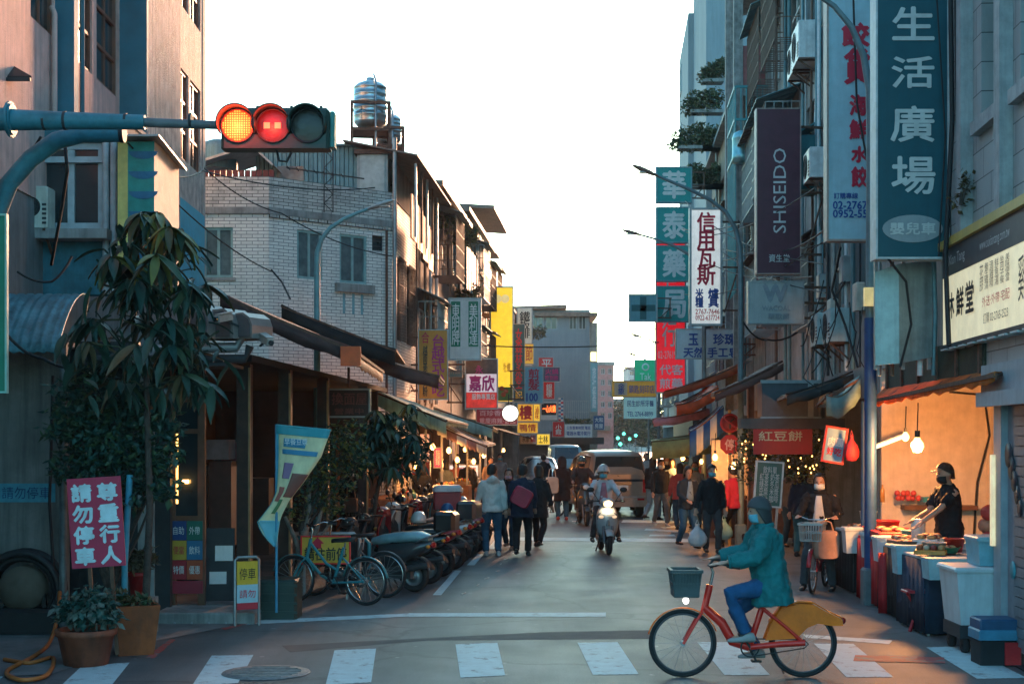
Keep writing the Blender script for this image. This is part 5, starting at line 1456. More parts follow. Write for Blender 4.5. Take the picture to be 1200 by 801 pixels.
# awnings
def translucent(m,k=.42):
 """thin canvas lets some of the sky's light through"""
 if m.get('thin'):return m
 m['thin']=True
 N,L=m.node_tree.nodes,m.node_tree.links
 b=N['Principled BSDF'];o=N['Material Output']
 t_=N.new('ShaderNodeBsdfTranslucent');x_=N.new('ShaderNodeMixShader');x_.inputs[0].default_value=k
 L.new(b.inputs['Base Color'].links[0].from_socket,t_.inputs['Color'])
 L.new(b.outputs[0],x_.inputs[1]);L.new(t_.outputs[0],x_.inputs[2]);L.new(x_.outputs[0],o.inputs['Surface'])
 return m
def awning(label,ni,no,fo,fi,mat,name='awning',ribs=4,valance=None,vh=.16,sag=.05,rib_mat=None,stripes=None,group=None,th=.012,side=0.0,side_mat=None):
 """corners as (px,py,d): near-inner, near-outer, far-outer, far-inner"""
 for q_ in(mat,valance,side_mat,stripes and stripes[0]):
  if q_ and th<.04:translucent(q_)
 A,B,C_,D=W(*ni),W(*no),W(*fo),W(*fi)
 t=thing(name,label,'awning',A,0,group)
 A,B,C_,D=[p-t.location for p in(A,B,C_,D)]
 nu,nv=10,12
 def pt(u,v):
  a=A.lerp(D,v);b=B.lerp(C_,v)
  p=a.lerp(b,u)
  p.z-=sag*(math.sin(PI*u)*.6+.35*abs(math.sin(PI*v*ribs))*u)
  return p
 if stripes:
  for k in range(stripes[1]):
   g=[[pt(i/nu,(k+j/3)/stripes[1])for j in range(4)]for i in range(nu+1)]
   MB().sheet(g,th).build('stripe',stripes[0]if k%2 else mat,t)
 else:
  MB().sheet([[pt(i/nu,j/nv)for j in range(nv+1)]for i in range(nu+1)],th).build('canvas',mat,t)
 if valance:
  g=[]
  for i in range(3):
   g.append([pt(1,j/24)-Vector((0,0,vh*i/2+(.02*math.sin(j*2.6)if i==2 else 0)))for j in range(25)])
  MB().sheet(g,.008).build('valance',valance,t)
 if side:
  k_=5 if stripes else 1
  for q in range(k_):
   u0,u1=q/k_,(q+1)/k_
   g=[[pt(u0+(u1-u0)*j/6,0)+Vector((0,-.015,-.02-side*i/2-(.02*math.sin(j*2.1+q)if i==2 else 0)))for j in range(7)]for i in range(3)]
   MB().sheet(g,.01).build('end_panel',(side_mat or mat)if q%2==0 else stripes[0],t)
 rm=rib_mat or RUST
 for k in range(ribs+1):
  v=k/ribs
  MB().bar(pt(0,v)-Vector((0,0,.05)),pt(1,v)-Vector((0,0,.05)),.035).build('rib',rm,t)
 MB().bar(pt(1,0)-Vector((0,0,.03)),pt(1,1)-Vector((0,0,.03)),.045).build('front_rail',rm,t)
 return t
BRAWN=M('brown_awning',(.11,.045,.035),.7,var=.35,scale=3,bump=.3);BLAWN=M('black_awning',(.022,.022,.025),.7,var=.3,bump=.3)
TLAWN=M('pale_teal_canvas',(.42,.64,.6),.7,var=.3,scale=2,streak=.4);WHAWN=M('white_canvas',(.6,.62,.6),.7,var=.2,scale=2,streak=.3)
awning('long brown awning sloping over the near left arcade',(258,342,18.4),(408,404,18.4),(449,434,25),(375,392,25),BRAWN,valance=M('grey_red_valance',(.2,.15,.14),.7,var=.5),vh=.2,th=.05,side=.2,side_mat=M('dark_brown_flap',(.05,.022,.02),.7,var=.4))
awning('black tarpaulin awning behind the long brown one',(330,356,26),(463,408,26),(474,424,30.5),(392,388,30.5),BLAWN,ribs=3,th=.05,sag=.12,side=.3)
awning('dark brown awning with a turned up lip above the teal awnings',(420,412,27),(514,439,27),(520,446,31),(446,428,31),BRAWN,ribs=3,valance=BRAWN,vh=.1,th=.06,side=.25)
awning('pale teal canvas awning of the first left market stall',(443,458,30),(523,491,30),(548,496,36),(487,471,36),TLAWN,valance=M('teal_white_valance',(.4,.55,.52),.7),vh=.12,side=.3)
awning('pale teal canvas awning of the second left market stall',(508,476,37),(577,499,37),(584,503,44),(530,486,44),TLAWN,ribs=3,valance=WHAWN,vh=.1,side=.3)
awning('white striped awning folded over the lit left stall',(512,496,33),(570,521,33),(580,519,39),(535,500,39),WHAWN,ribs=3,stripes=(M('red_canvas_stripe',(.35,.2,.18),.7),7),side=.22)
awning('dark low awning over the farthest left stall',(575,500,50),(622,512,50),(625,513,60),(592,503,60),BLAWN,ribs=3)
ol=MB().box(-.13,.13,-.02,.04,-.17,.08).build('awning_end_flap',M('orange_flap',(.62,.09,.02),.6),None,W(411,413,18.33));tag(ol,'bright orange flap at the near corner of the long brown awning','flap')
for i,px in enumerate((238,266,288)):
 t=thing('vent_cowl',['largest pale rounded metal cowl above the glazed door','middle pale rounded metal cowl above the glazed door','smallest pale rounded metal cowl next to the brown awning'][i],'vent',W(px,398,17.6),-.5,'rounded metal cowls')
 h_=.42-.05*i
 prof=[(0,0),(.26,0),(.26,h_*.5),(.22,h_*.8),(.12,h_),(0,h_*.98),(-.2,h_*.97),(-.2,0)]
 MB().prism(prof[::-1],-.2,.2).build('hood',M('pale_tin',(.3,.26,.24),.45,.4,var=.25),t)
 MB().prism([(p[0]*.86+.01,p[1]*.86+.02)for p in prof][::-1],-.215,-.201).build('mouth',M('tin_dark',(.12,.1,.1),.5),t)
gt=thing('gutter_pipe','grey gutter pipes under the cowls along the shop roof edge','gutter',W(180,410,17.4))
MB().tube([(0,0,0),(1.0,.1,.04),(1.05,.1,.16)],.06,8).build('upper_pipe',STEEL,gt);MB().tube([(-.9,0,-.12),(1.1,.1,-.1),(1.16,.1,.06)],.055,8).build('lower_pipe',DARK,gt)
MB().box(-1.3,.95,-.15,.8,-.2,-.16).build('roof_edge',DARK,gt)
cv=thing('security_camera','beige security camera on an arm under the long brown awning','camera',W(312,398,17.4),.5)
cv.scale=(.75,.75,.75)
MB().bbox(-.16,.16,-.06,.06,-.06,.06,.015).build('housing',M('dull_beige',(.34,.31,.27),.5),cv);MB().box(-.19,.12,-.075,.075,.061,.075).build('sun_shield',MATS['dull_beige'],cv);MB().cyl((.16,0,0),(.19,0,0),.045,12).build('lens',GLASS,cv);MB().bar((-.05,0,-.06),(-.25,.05,-.18),.03).build('arm',DARK,cv)
cv.rotation_euler=(0,math.radians(20),-.9)
cv2=copy_tree(cv);cv2.location=W(262,372,17.2);cv2.rotation_euler=(0,math.radians(12),-2.2);cv2['label']='beige security camera between the rounded metal cowls'
ORAWN=M('orange_canvas',(.5,.1,.03),.7,var=.35,scale=2.5,bump=.3);PKAWN=M('pink_canvas',(.8,.4,.46),.7,var=.2);OLV=M('olive_canvas',(.22,.24,.1),.7,var=.3);BUAWN=M('blue_canvas',(.02,.1,.32),.7)
awning('weathered orange canvas awning peaked above the pink awning',(872,424,36),(779,458,36),(777,462,42),(850,432,42),ORAWN,valance=ORAWN,vh=.12,sag=.12,side=.17)
awning('bright orange tarpaulin slung under the peaked awning',(842,452,33),(793,474,33),(791,472,37),(830,452,37),M('vivid_orange_tarp',(.75,.1,.015),.6,var=.3),ribs=2,sag=.15,side=.24)
awning('dark brown canvas awning beside the round traffic sign',(918,424,27),(838,461,27),(834,462,32),(895,432,32),BRAWN,valance=M('tan_valance',(.35,.2,.13),.7),vh=.06,th=.04,side=.14)
awning('faded pink awning low over the right-hand market',(832,478,38),(766,490,38),(765,491,46),(825,482,46),PKAWN,valance=PKAWN,vh=.09,sag=.08,side=.2)
awning('blue and white striped awning next to the traffic sign post',(848,475,31),(808,506,31),(808,500,36),(840,478,36),BUAWN,ribs=2,stripes=(WHAWN,5),sag=.1,side=.55)
awning('olive green scalloped awning above the right-hand shoppers',(842,508,33),(764,517,33),(764,515,42),(828,506,42),OLV,valance=M('olive_valance',(.35,.36,.14),.7),vh=.22,sag=.03,side=.4,side_mat=M('olive_valance',(.35,.36,.14),.7))
awning('dark sheet canopy above the red cloth banner',(1000,436,23),(922,462,23),(905,470,29),(968,450,29),M('dark_sheet',(.05,.06,.065),.5,.3,streak=.5),ribs=3,th=.03,rib_mat=IRONR,side=.16)
awning('crumpled pale teal tarpaulin above the hanging banner',(1008,440,20),(968,462,20),(957,474,23),(990,452,23),M('pale_teal_tarp',(.22,.36,.36),.4,var=.4),ribs=2,sag=.22,side=.28)
awning('orange canvas awning tinted by bulb light over the food stall',(1186,425,14.6),(1166,436,14.2),(1012,470,20.6),(1040,452,21.2),M('stall_bulb_lit_canvas',(.62,.2,.04),.7,var=.4,scale=2.5),valance=M('stall_bulb_lit_valance',(.65,.2,.04),.7,var=.4,scale=4),vh=.09,ribs=5,sag=.07)  # orange light of the bulbs is put into canvas and valance colours
dcv=thing('fascia_board','mossy dark green fascia board above the food stall awning','board',(XR(17.3)-.03,17.3,2.98),RZ_R)
MB().box(-3.6,1.9,0,.06,0,.42).build('board',M('mossy_green',(.035,.045,.03),.8,var=.5),dcv)
for k in range(6):MB().box(-3.5+k*1.05,-3.42+k*1.05,-.03,-.001,0,.42).build('batten',RUST,dcv)
bxw=thing('glazed_kiosk_box','dim glazed box with pale frame above the red cloth banner','kiosk',W(893,488,26.4))
MB().box(0,1.05,0,.5,0,.62).build('body',M('kiosk_dark',(.06,.08,.1),.4),bxw)
f=MB();f.box(-.03,1.1,-.03,.0,.62,.68);f.box(-.03,1.1,-.03,0,-.06,0);f.box(.85,.95,-.03,0,0,.62);f.build('frame',M('kiosk_frame',(.3,.36,.38),.5),bxw)
fas=MB().box(lx(868,26.2),lx(990,26.2),26.2,26.5,lz(502,26.2),lz(490,26.2)).build('timber_beam',M('dusty_beam',(.12,.1,.09),.8));tag(fas,'dusty timber beam above the red cloth banner','beam')
po_=MB().box(lx(877,29.8),lx(884,29.8),29.8,29.95,.0,lz(440,29.8)).build('timber_post',M('dusty_post',(.16,.1,.08),.8,var=.4));tag(po_,'brown timber post right of the round traffic sign','post')
po2=MB().tube([(lx(1012,20.4),20.4,0),(lx(1012,20.4),20.4,lz(470,20.4))],.04,8).build('blue_stall_post',MATS['royal_blue_paint']);tag(po2,'slim blue post holding the far corner of the stall awning','post')
# overhead cables
cable('thin black cable strung across the sky between the far shop signs',[W(520,402,46),W(772,401,50)],.02,.15)
cable('slack black cable across the white brick wall to the awning',[W(237,195,30),W(330,250,30.6),W(460,300,32.5)],.014,.15)
cable('lower slack cable from the corner building to the brick wall',[W(205,236,25),W(318,318,30.5)],.014,.12)
cable('bundle of dark cable drooping to the black tarpaulin awning',[W(318,316,30.4),W(330,330,30.2),W(340,350,29)],.02,.0)
cable('long cable from the traffic arm past the yellow box',[W(48,160,14),W(0,220,14.2)],.014,.05)
cable('black cable hanging from the traffic arm down to the canopy',[W(75,160,14.3),W(79,200,14.3),W(72,245,14.6),W(60,310,15.5)],.018,.0)
cable('cable running from the yellow box towards the brick building',[W(150,168,18),W(237,200,27),W(470,215,35)],.014,.25)
cable('cable bundle beside the tall teal plaza sign',[W(1114,0,16.4),W(1116,140,16.4),W(1108,300,16.4),W(1112,405,16.2)],.03,.0)
cable('second cable beside the tall teal plaza sign',[W(1120,0,16.2),W(1122,160,16.2),W(1135,215,16.1),W(1128,300,16.1)],.022,.0)
cable('cable drooping over the pale blue crimson lettered sign',[W(1000,0,20.3),W(1004,120,20.3),W(1018,200,20.2),W(1022,260,20.0)],.016,.0)
cable('thin cable crossing in front of the tall teal plaza sign',[W(1098,0,16.8),W(1108,160,16.8),W(1100,300,16.8)],.01,.0)
cable('cable slung between the right street lamp and the faded sign',[W(870,376,29),W(900,398,29.5),W(945,380,29.8),W(990,330,24)],.02,.12)
cable('cable crossing between the right signs at mid height',[W(812,300,46),W(890,292,31),W(975,262,21)],.014,.2)
cable('cable from the right street lamp to the teal squares',[W(800,268,46),W(868,262,30)],.014,.1)
cable('cable curling below the tall teal sign to the hoarding',[W(1040,302,17),W(1062,330,17.2),W(1068,380,17.3),W(1055,430,17.4)],.016,0)
cable('cable looping down the right facade behind the lamp pole',[W(985,290,21),W(975,340,21.5),W(990,380,21.5),W(1005,430,21)],.02,0)
cable('upper cable over the near left shop canopy',[W(20,318,15.6),W(60,330,15.8),W(84,300,16)],.014,.04)
cable('lower cable sagging under the near left shop canopy',[W(8,392,15.6),W(50,420,15.8),W(110,432,16)],.018,.05)
rc_=random.Random(12)
for k in range(7):
 p_=rc_.uniform(958,1012);y_=rc_.uniform(300,390);d_=21.2+rc_.uniform(0,1.2)
 cable('thin dark cable tangled among the pipes on the right facade',[W(p_,y_,d_),W(p_+rc_.uniform(-25,25),y_+rc_.uniform(30,60),d_-.2),W(p_+rc_.uniform(-30,30),y_+rc_.uniform(70,110),d_)],rc_.uniform(.006,.011),.1,8,group='tangled cables on the right facade')
for k in range(6):
 a_=W(rc_.uniform(800,870),rc_.uniform(180,380),44);b_=W(rc_.uniform(940,1010),rc_.uniform(150,400),23)
 cable('slack thin cable strung along the right-hand signs',[a_,b_],.011,.35,14,group='slack cables along the right-hand signs')
# plants
def leaf_mat(name,col,rough=.45):
 m=M(name,col,rough,var=.45,scale=3,bump=.1,spec=.35)
 b=m.node_tree.nodes['Principled BSDF']
 b.inputs['Subsurface Weight'].default_value=0.0
 return m
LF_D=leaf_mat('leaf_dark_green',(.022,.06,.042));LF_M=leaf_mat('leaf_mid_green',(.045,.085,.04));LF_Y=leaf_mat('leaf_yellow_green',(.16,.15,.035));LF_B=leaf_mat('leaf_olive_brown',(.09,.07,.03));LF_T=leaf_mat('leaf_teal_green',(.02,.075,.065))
BARK=M('bark',(.075,.055,.045),.9,var=.45,scale=12,bump=.8)
def leaf_mesh(L_=.28,w=.075,droop=.09,fold=.018):
 mb=MB();n=7;g=[]
 for i in range(n):
  t=i/(n-1)
  hw=w/2*math.sin(PI*(.06+.9*t)**.85)
  z=-droop*t*t
  g.append([(-hw,t*L_,z+fold*1.0),(0,t*L_,z),(hw,t*L_,z+fold*1.0)])
 mb.sheet(g)
 return mb.mesh('leaf')
def shared(me,mat):
 me.materials.append(mat);return me
LEAVES={}
for k,m_ in(('d',LF_D),('m',LF_M),('y',LF_Y),('b',LF_B),('t',LF_T)):
 LEAVES[k]=[shared(leaf_mesh(.34,.09,.12),m_),shared(leaf_mesh(.28,.08,.17),m_)]
def rosette(parent,c,outdir,n,rnd,size,kinds):
 for k in range(n):
  a=k*2*PI/n+rnd.uniform(-.15,.15)
  me=rnd.choice(LEAVES[rnd.choice(kinds)])
  o=mesh_object('leaf',me,parent)
  o.location=Vector(c)
  o.rotation_euler=(rnd.uniform(-.75,-.05),rnd.uniform(-.25,.25),a)
  s=size*rnd.uniform(.8,1.15)
  o.scale=(s,s,s)
def umbrella_tree(label,loc,H,R_,nros,seed,leaf=1.0,lean=(0,0),tiers=None,per=9,zlow=.45):
 rnd=random.Random(seed)
 t=thing('umbrella_tree',label,'tree',loc)
 tip=Vector((lean[0],lean[1],H*.93))
 tk=MB().tube([(0,0,0),tip*.35+Vector((.04,0,0)),tip*.7-Vector((.03,0,0)),tip],[.045,.038,.03,.016],8)
 tk.build('trunk',BARK,t)
 st=MB()
 for i in range(nros):
  u=i/max(1,nros-1)
  z=H*(zlow+(1-zlow)*u)
  if tiers:
   u=tiers[i%len(tiers)][0];z=H*(zlow+(1-zlow)*u)
  rr=tiers[i%len(tiers)][1]*rnd.uniform(.35,1.05)if tiers else R_*(1.02-.85*max(0,u-.25)**1.3)*rnd.uniform(.35,1.0)
  a=i*2.4+rnd.uniform(-.4,.4)
  base=tip*((z-.12)/H/.93)if z<H else tip
  c=Vector((base.x+math.cos(a)*rr,base.y+math.sin(a)*rr,z+rnd.uniform(-.06,.06)))
  st.tube([base,base.lerp(c,.5)+Vector((0,0,.06)),c],[.009,.007,.005],5)
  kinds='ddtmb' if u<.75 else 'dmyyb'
  rosette(t,c,a,per,rnd,leaf,kinds)
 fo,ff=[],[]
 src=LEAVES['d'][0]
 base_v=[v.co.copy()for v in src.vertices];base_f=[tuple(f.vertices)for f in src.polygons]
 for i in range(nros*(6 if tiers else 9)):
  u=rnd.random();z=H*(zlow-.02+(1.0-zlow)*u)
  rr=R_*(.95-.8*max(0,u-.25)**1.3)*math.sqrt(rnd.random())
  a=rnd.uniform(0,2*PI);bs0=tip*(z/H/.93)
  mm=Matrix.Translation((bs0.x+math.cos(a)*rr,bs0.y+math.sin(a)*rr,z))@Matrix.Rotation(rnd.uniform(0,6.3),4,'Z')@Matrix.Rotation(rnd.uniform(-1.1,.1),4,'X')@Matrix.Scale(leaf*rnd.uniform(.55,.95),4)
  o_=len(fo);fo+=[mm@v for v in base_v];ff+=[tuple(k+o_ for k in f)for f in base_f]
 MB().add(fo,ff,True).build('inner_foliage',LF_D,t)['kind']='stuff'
 st.build('stems',leaf_mat('stem_green',(.06,.08,.035)),t)
 return t
def bush_part(parent,blobs,n,ls,mat,seed,name='foliage',droop=.0):
 """many small separate leaves spread through the crown's volume"""
 rnd=random.Random(seed)
 vs,fs=[],[]
 tot=sum(b[3]*b[4]*b[5]for b in blobs)
 for(x,y,z,rx,ry,rz_)in blobs:
  m=max(6,int(n*rx*ry*rz_/tot))
  for _ in range(m):
   while True:
    p=Vector((rnd.uniform(-1,1),rnd.uniform(-1,1),rnd.uniform(-1,1)))
    if p.length<1:break
   if p.length<.45 and rnd.random()<.6:p=p.normalized()*rnd.uniform(.5,1)
   q=Vector((x+p.x*rx,y+p.y*ry,z+p.z*rz_))
   d=Vector((rnd.gauss(0,1),rnd.gauss(0,1),rnd.gauss(-droop,.7))).normalized()
   s=d.cross(Vector((rnd.gauss(0,.4),rnd.gauss(0,.4),1))).normalized()
   L_=ls*rnd.uniform(.7,1.3);w=L_*.3
   o=len(vs)
   up=s.cross(d)*(L_*.12)
   vs+=[q,q+d*L_*.45+s*w-up*.0,q+d*L_,q+d*L_*.45-s*w,q+d*L_*.5-up]
   fs+=[(o,o+1,o+4),(o+1,o+2,o+4),(o+2,o+3,o+4),(o+3,o,o+4)]
 ob=MB().add(vs,fs).build(name,mat,parent)
 ob['kind']='stuff'
 return ob
def bush(label,loc,blobs,n,ls,mats,seed,name='shrub',cat='plant',trunk=None,group=None,droop=0):
 t=thing(name,label,cat,loc,0,group)
 for i,m_ in enumerate(mats):
  bush_part(t,blobs,n//len(mats),ls,m_,seed+i,droop=droop)
 tb_=MB()
 rnd=random.Random(seed)
 for(x,y,z,rx,ry,rz_)in blobs:
  b=Vector(trunk)if trunk else Vector((0,0,0))
  tb_.tube([b,b.lerp(Vector((x,y,z)),.5)+Vector((rnd.uniform(-.05,.05),0,.03)),(x,y,z)],[.022,.016,.006],6)
 tb_.build('branches' if name!='tree' else 'trunk',BARK,t)
 return t
p=G(150,772)
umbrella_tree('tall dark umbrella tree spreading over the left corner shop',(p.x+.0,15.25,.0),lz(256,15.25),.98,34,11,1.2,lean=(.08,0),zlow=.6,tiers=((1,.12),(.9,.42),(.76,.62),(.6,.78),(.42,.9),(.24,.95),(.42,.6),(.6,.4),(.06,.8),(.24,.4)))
def wb(px,py,d,rx,rz_,o,ry=None):
 q=W(px,py,d)-Vector(o)
 return(q.x,q.y,q.z,rx,ry or rx,rz_)
o=(lx(128,15.6),15.6,.55)
bush('dark small leaved fig bush under the umbrella tree',o,[wb(x,y,15.5,r,r*.85,o,.3)for x,y,r in((85,480,.25),(120,470,.3),(160,475,.3),(190,500,.22),(100,510,.3),(140,515,.34),(175,540,.26),(80,545,.2),(120,550,.28),(150,580,.22),(185,570,.2),(200,530,.14),(62,505,.12),(110,440,.2),(75,455,.14))],3000,.115,(LF_D,LF_M,LF_T),5,name='tree',cat='tree',droop=.4)
gq=(lx(101,14.6),14.3,.34)
bush('feathery grey green plant growing in the terracotta pot',gq,[wb(x,y,14.3,r,r,gq,r)for x,y,r in((100,712,.17),(118,712,.16),(88,710,.14),(105,695,.12),(125,700,.1),(75,715,.1),(132,720,.1))],700,.11,(leaf_mat('leaf_grey_green',(.1,.13,.11)),LF_T),8,droop=.5)
gq=(gp3.x,gp3.y,.7)
bush('dry brown leaved plant in the small red pot',gq,[(0,0,.12,.18,.15,.13),(.08,0,.2,.12,.1,.1),(-.08,0,.2,.12,.1,.1)],420,.09,(leaf_mat('leaf_dry',(.12,.09,.06)),LF_B),9)
gq=(gp2.x,gp2.y+.2,.46)
bush('sparse low plant spilling over the square orange planter',gq,[(-.1,-.1,.1,.14,.14,.1),(.1,-.05,.08,.12,.12,.08),(-.2,-.15,-.02,.1,.08,.1)],260,.08,(LF_M,LF_B),12)
gq=(lx(352,20.2),20.2,.0)
bush('gnarled grey kerb tree with thin yellow green leaves behind the flag',gq,[wb(x,y,20.4,r,r*1.1,gq,.35)for x,y,r in((395,520,.28),(380,545,.25),(410,510,.25),(400,560,.26),(370,575,.25),(388,590,.22),(420,535,.2),(365,525,.14),(352,600,.2))],1700,.08,(LF_Y,LF_M,LF_D),14,name='tree',cat='tree',trunk=(.0,0,.9))
tk=MB()
for(a,b,r)in(((0,0,0),(.05,0,.95),.1),((.05,0,.6),(.3,.1,1.3),.05),((0,0,.5),(-.22,0,1.15),.045),((.05,0,.8),(.1,.1,1.7),.05),((.0,0,.55),(.42,0,1.05),.035)):
 a,b=Vector(a),Vector(b);tk.tube([a,a.lerp(b,.5)+Vector((.04,.02,0)),b],[r,r*.8,r*.5],8)
tg=tk.build('tree_trunk',M('pale_bark',(.2,.18,.16),.9,var=.4,scale=10,bump=.8),[ob for ob in bpy.data.objects if ob.get('label')=='gnarled grey kerb tree with thin yellow green leaves behind the flag'][0])
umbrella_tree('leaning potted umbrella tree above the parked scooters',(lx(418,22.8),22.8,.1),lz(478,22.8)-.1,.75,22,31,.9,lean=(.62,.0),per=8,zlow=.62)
o=(lx(450,23),23,1.6)
bush('dense dark leaves under the leaning umbrella tree',o,[wb(x,y,23,r,r,o,.3)for x,y,r in((445,510,.3),(470,520,.3),(430,530,.2),(490,530,.2),(455,545,.2))],1000,.12,(LF_D,LF_M),17,name='shrub')
o=(lx(912,26.6),26.8,1.4)
hd=bush('dark hedge wound with warm fairy lights behind the red cloth banner',o,[wb(x,y,26.9,.34,r,o,.25)for x,y,r in((878,540,.5),(895,535,.45),(915,540,.45),(935,540,.45),(953,535,.45),(885,515,.4),(945,512,.4))],2600,.09,(LF_D,LF_Y,LF_B),19)
rnd=random.Random(4)
FAIRY=M('fairy_light',(1,.6,.2),.5,emit=1.6,ecol=(1,.45,.1),bump=0)
fb_=MB()
for k in range(46):
 q=W(rnd.uniform(868,960),rnd.uniform(505,556),26.4)-Vector(o)
 fb_.ell((q.x,q.y,q.z),.014,.014,.018,6,4)
fb_.build('fairy_lights',FAIRY,hd)['kind']='stuff'
for(px,py,r,lab)in((838,82,.55,'uppermost leafy balcony bush on the right high up'),(824,118,.75,'wide bushy balcony plant below the uppermost one'),(810,160,.8,'trailing balcony plant leaning out over the sky'),(838,160,.6,'dense balcony plant beside the concrete column'),(806,205,.6,'low dry balcony plant at the edge of the sky'),(833,205,.5,'small green balcony plant beneath the dense one')):
 o=tuple(W(px,py+12,53.2))
 bush(lab,o,[(0,0,.3,r,.5,r*.6),(r*.5,0,.55,r*.6,.4,r*.45),(-r*.6,0,.1,r*.55,.4,r*.4)],1100,.16,(LF_B,LF_M,leaf_mat('leaf_pale_olive',(.12,.12,.05))),int(px)+int(py),name='balcony_plant',group='balcony plants')  # third leaf material is a paler olive tone
 MB().box(-.5,XR(53.2)-o[0]+.1,-.3,.3,-.12,.0).build('planter_shelf',CONC,bpy.data.objects[[q.name for q in bpy.data.objects if q.get('label')==lab][0]])
for(px,py,d,r,lab)in((531,262,44,.45,'wispy plant on the left roof edge against the sky'),(543,276,46,.5,'bushy rooftop plant above the blue sheeting'),(520,255,42,.35,'thin rooftop shoots at the eave of the brown shophouse'),(545,345,47,.5,'mossy plants on the ledge over the white and green sign'),(627,385,80,.7,'climbing plant on the left edge of the blue-grey block')):
 o=tuple(W(px,py+8,d))
 bush(lab,o,[(0,0,.1,r,.4,r*.5),(r*.5,0,.35,r*.5,.3,r*.4),(-r*.5,0,.2,r*.5,.3,r*.5)],700,.14,(LF_B,LF_Y,LF_M),int(px),name='balcony_plant')
o=tuple(W(674,494,83.8))
bush('row of yellow flowers in the far balcony planter',o,[(-.7,0,0,.6,.2,.25),(0,0,.0,.6,.2,.22),(.6,0,0,.5,.2,.2)],500,.14,(LF_Y,LF_M),77,name='balcony_plant')
o=tuple(W(1126,240,15.9))
bush('bare twiggy weed sprouting between stone building and cream sign',o,[(0,0,.15,.12,.05,.25),(.1,0,.25,.08,.05,.15)],60,.08,(LF_B,),81)
for(px,py,d,r,lab)in((712,496,140,3.0,'dark round tree far down the street left of centre'),(732,500,160,3.6,'dark tree at the very end of the street'),(752,494,132,3.2,'dark tree far down the right side of the street')):
 o=(lx(px,d),d,0)
 cz_=lz(py,d)
 bush(lab,o,[(0,0,cz_,r,r,r*.7),(r*.6,0,cz_+.8,r*.6,r*.6,r*.5),(-r*.6,0,cz_+.4,r*.7,r*.6,r*.5),(0,0,cz_-1.2,r*.8,r*.8,r*.4)],1600,.55,(LF_D,LF_M),int(px),name='tree',cat='tree')
# vehicles
TYRE=M('tyre_rubber',(.018,.018,.02),.8,bump=.3);CHROME=M('chrome',(.5,.5,.5),.2,.95,var=.1,bump=0);SEATB=M('scooter_seat',(.02,.02,.022),.45)
TAIL=M('tail_red',(.35,.01,.01),.25);AMB=M('indicator_amber',(.6,.22,.03),.3);HEADG=M('headlight_glass',(.6,.62,.62),.1,spec=.8)
def ering(cx,cy,cz,rx,rz_,n=14,p=2.4,tilt=0.0):
 """superellipse ring in the x,z plane"""
 out=[]
 for i in range(n):
  a=2*PI*i/n
  c,s=math.cos(a),math.sin(a)
  x=math.copysign(abs(c)**(2/p),c)*rx;z=math.copysign(abs(s)**(2/p),s)*rz_
  out.append((cx+x,cy+z*tilt,cz+z))
 return out
def lofty(st,n=14,p=2.4):
 return MB().loft([ering(s[0],s[1],s[2],s[3],s[4],n,p,s[5]if len(s)>5 else 0)for s in st])
BODY={}
def body_mat(name,col):
 return M('scooter_paint_'+name,col,.3,.1,var=.12,bump=0,coat=.4)
SC_DEF=body_mat('graphite',(.035,.04,.045))
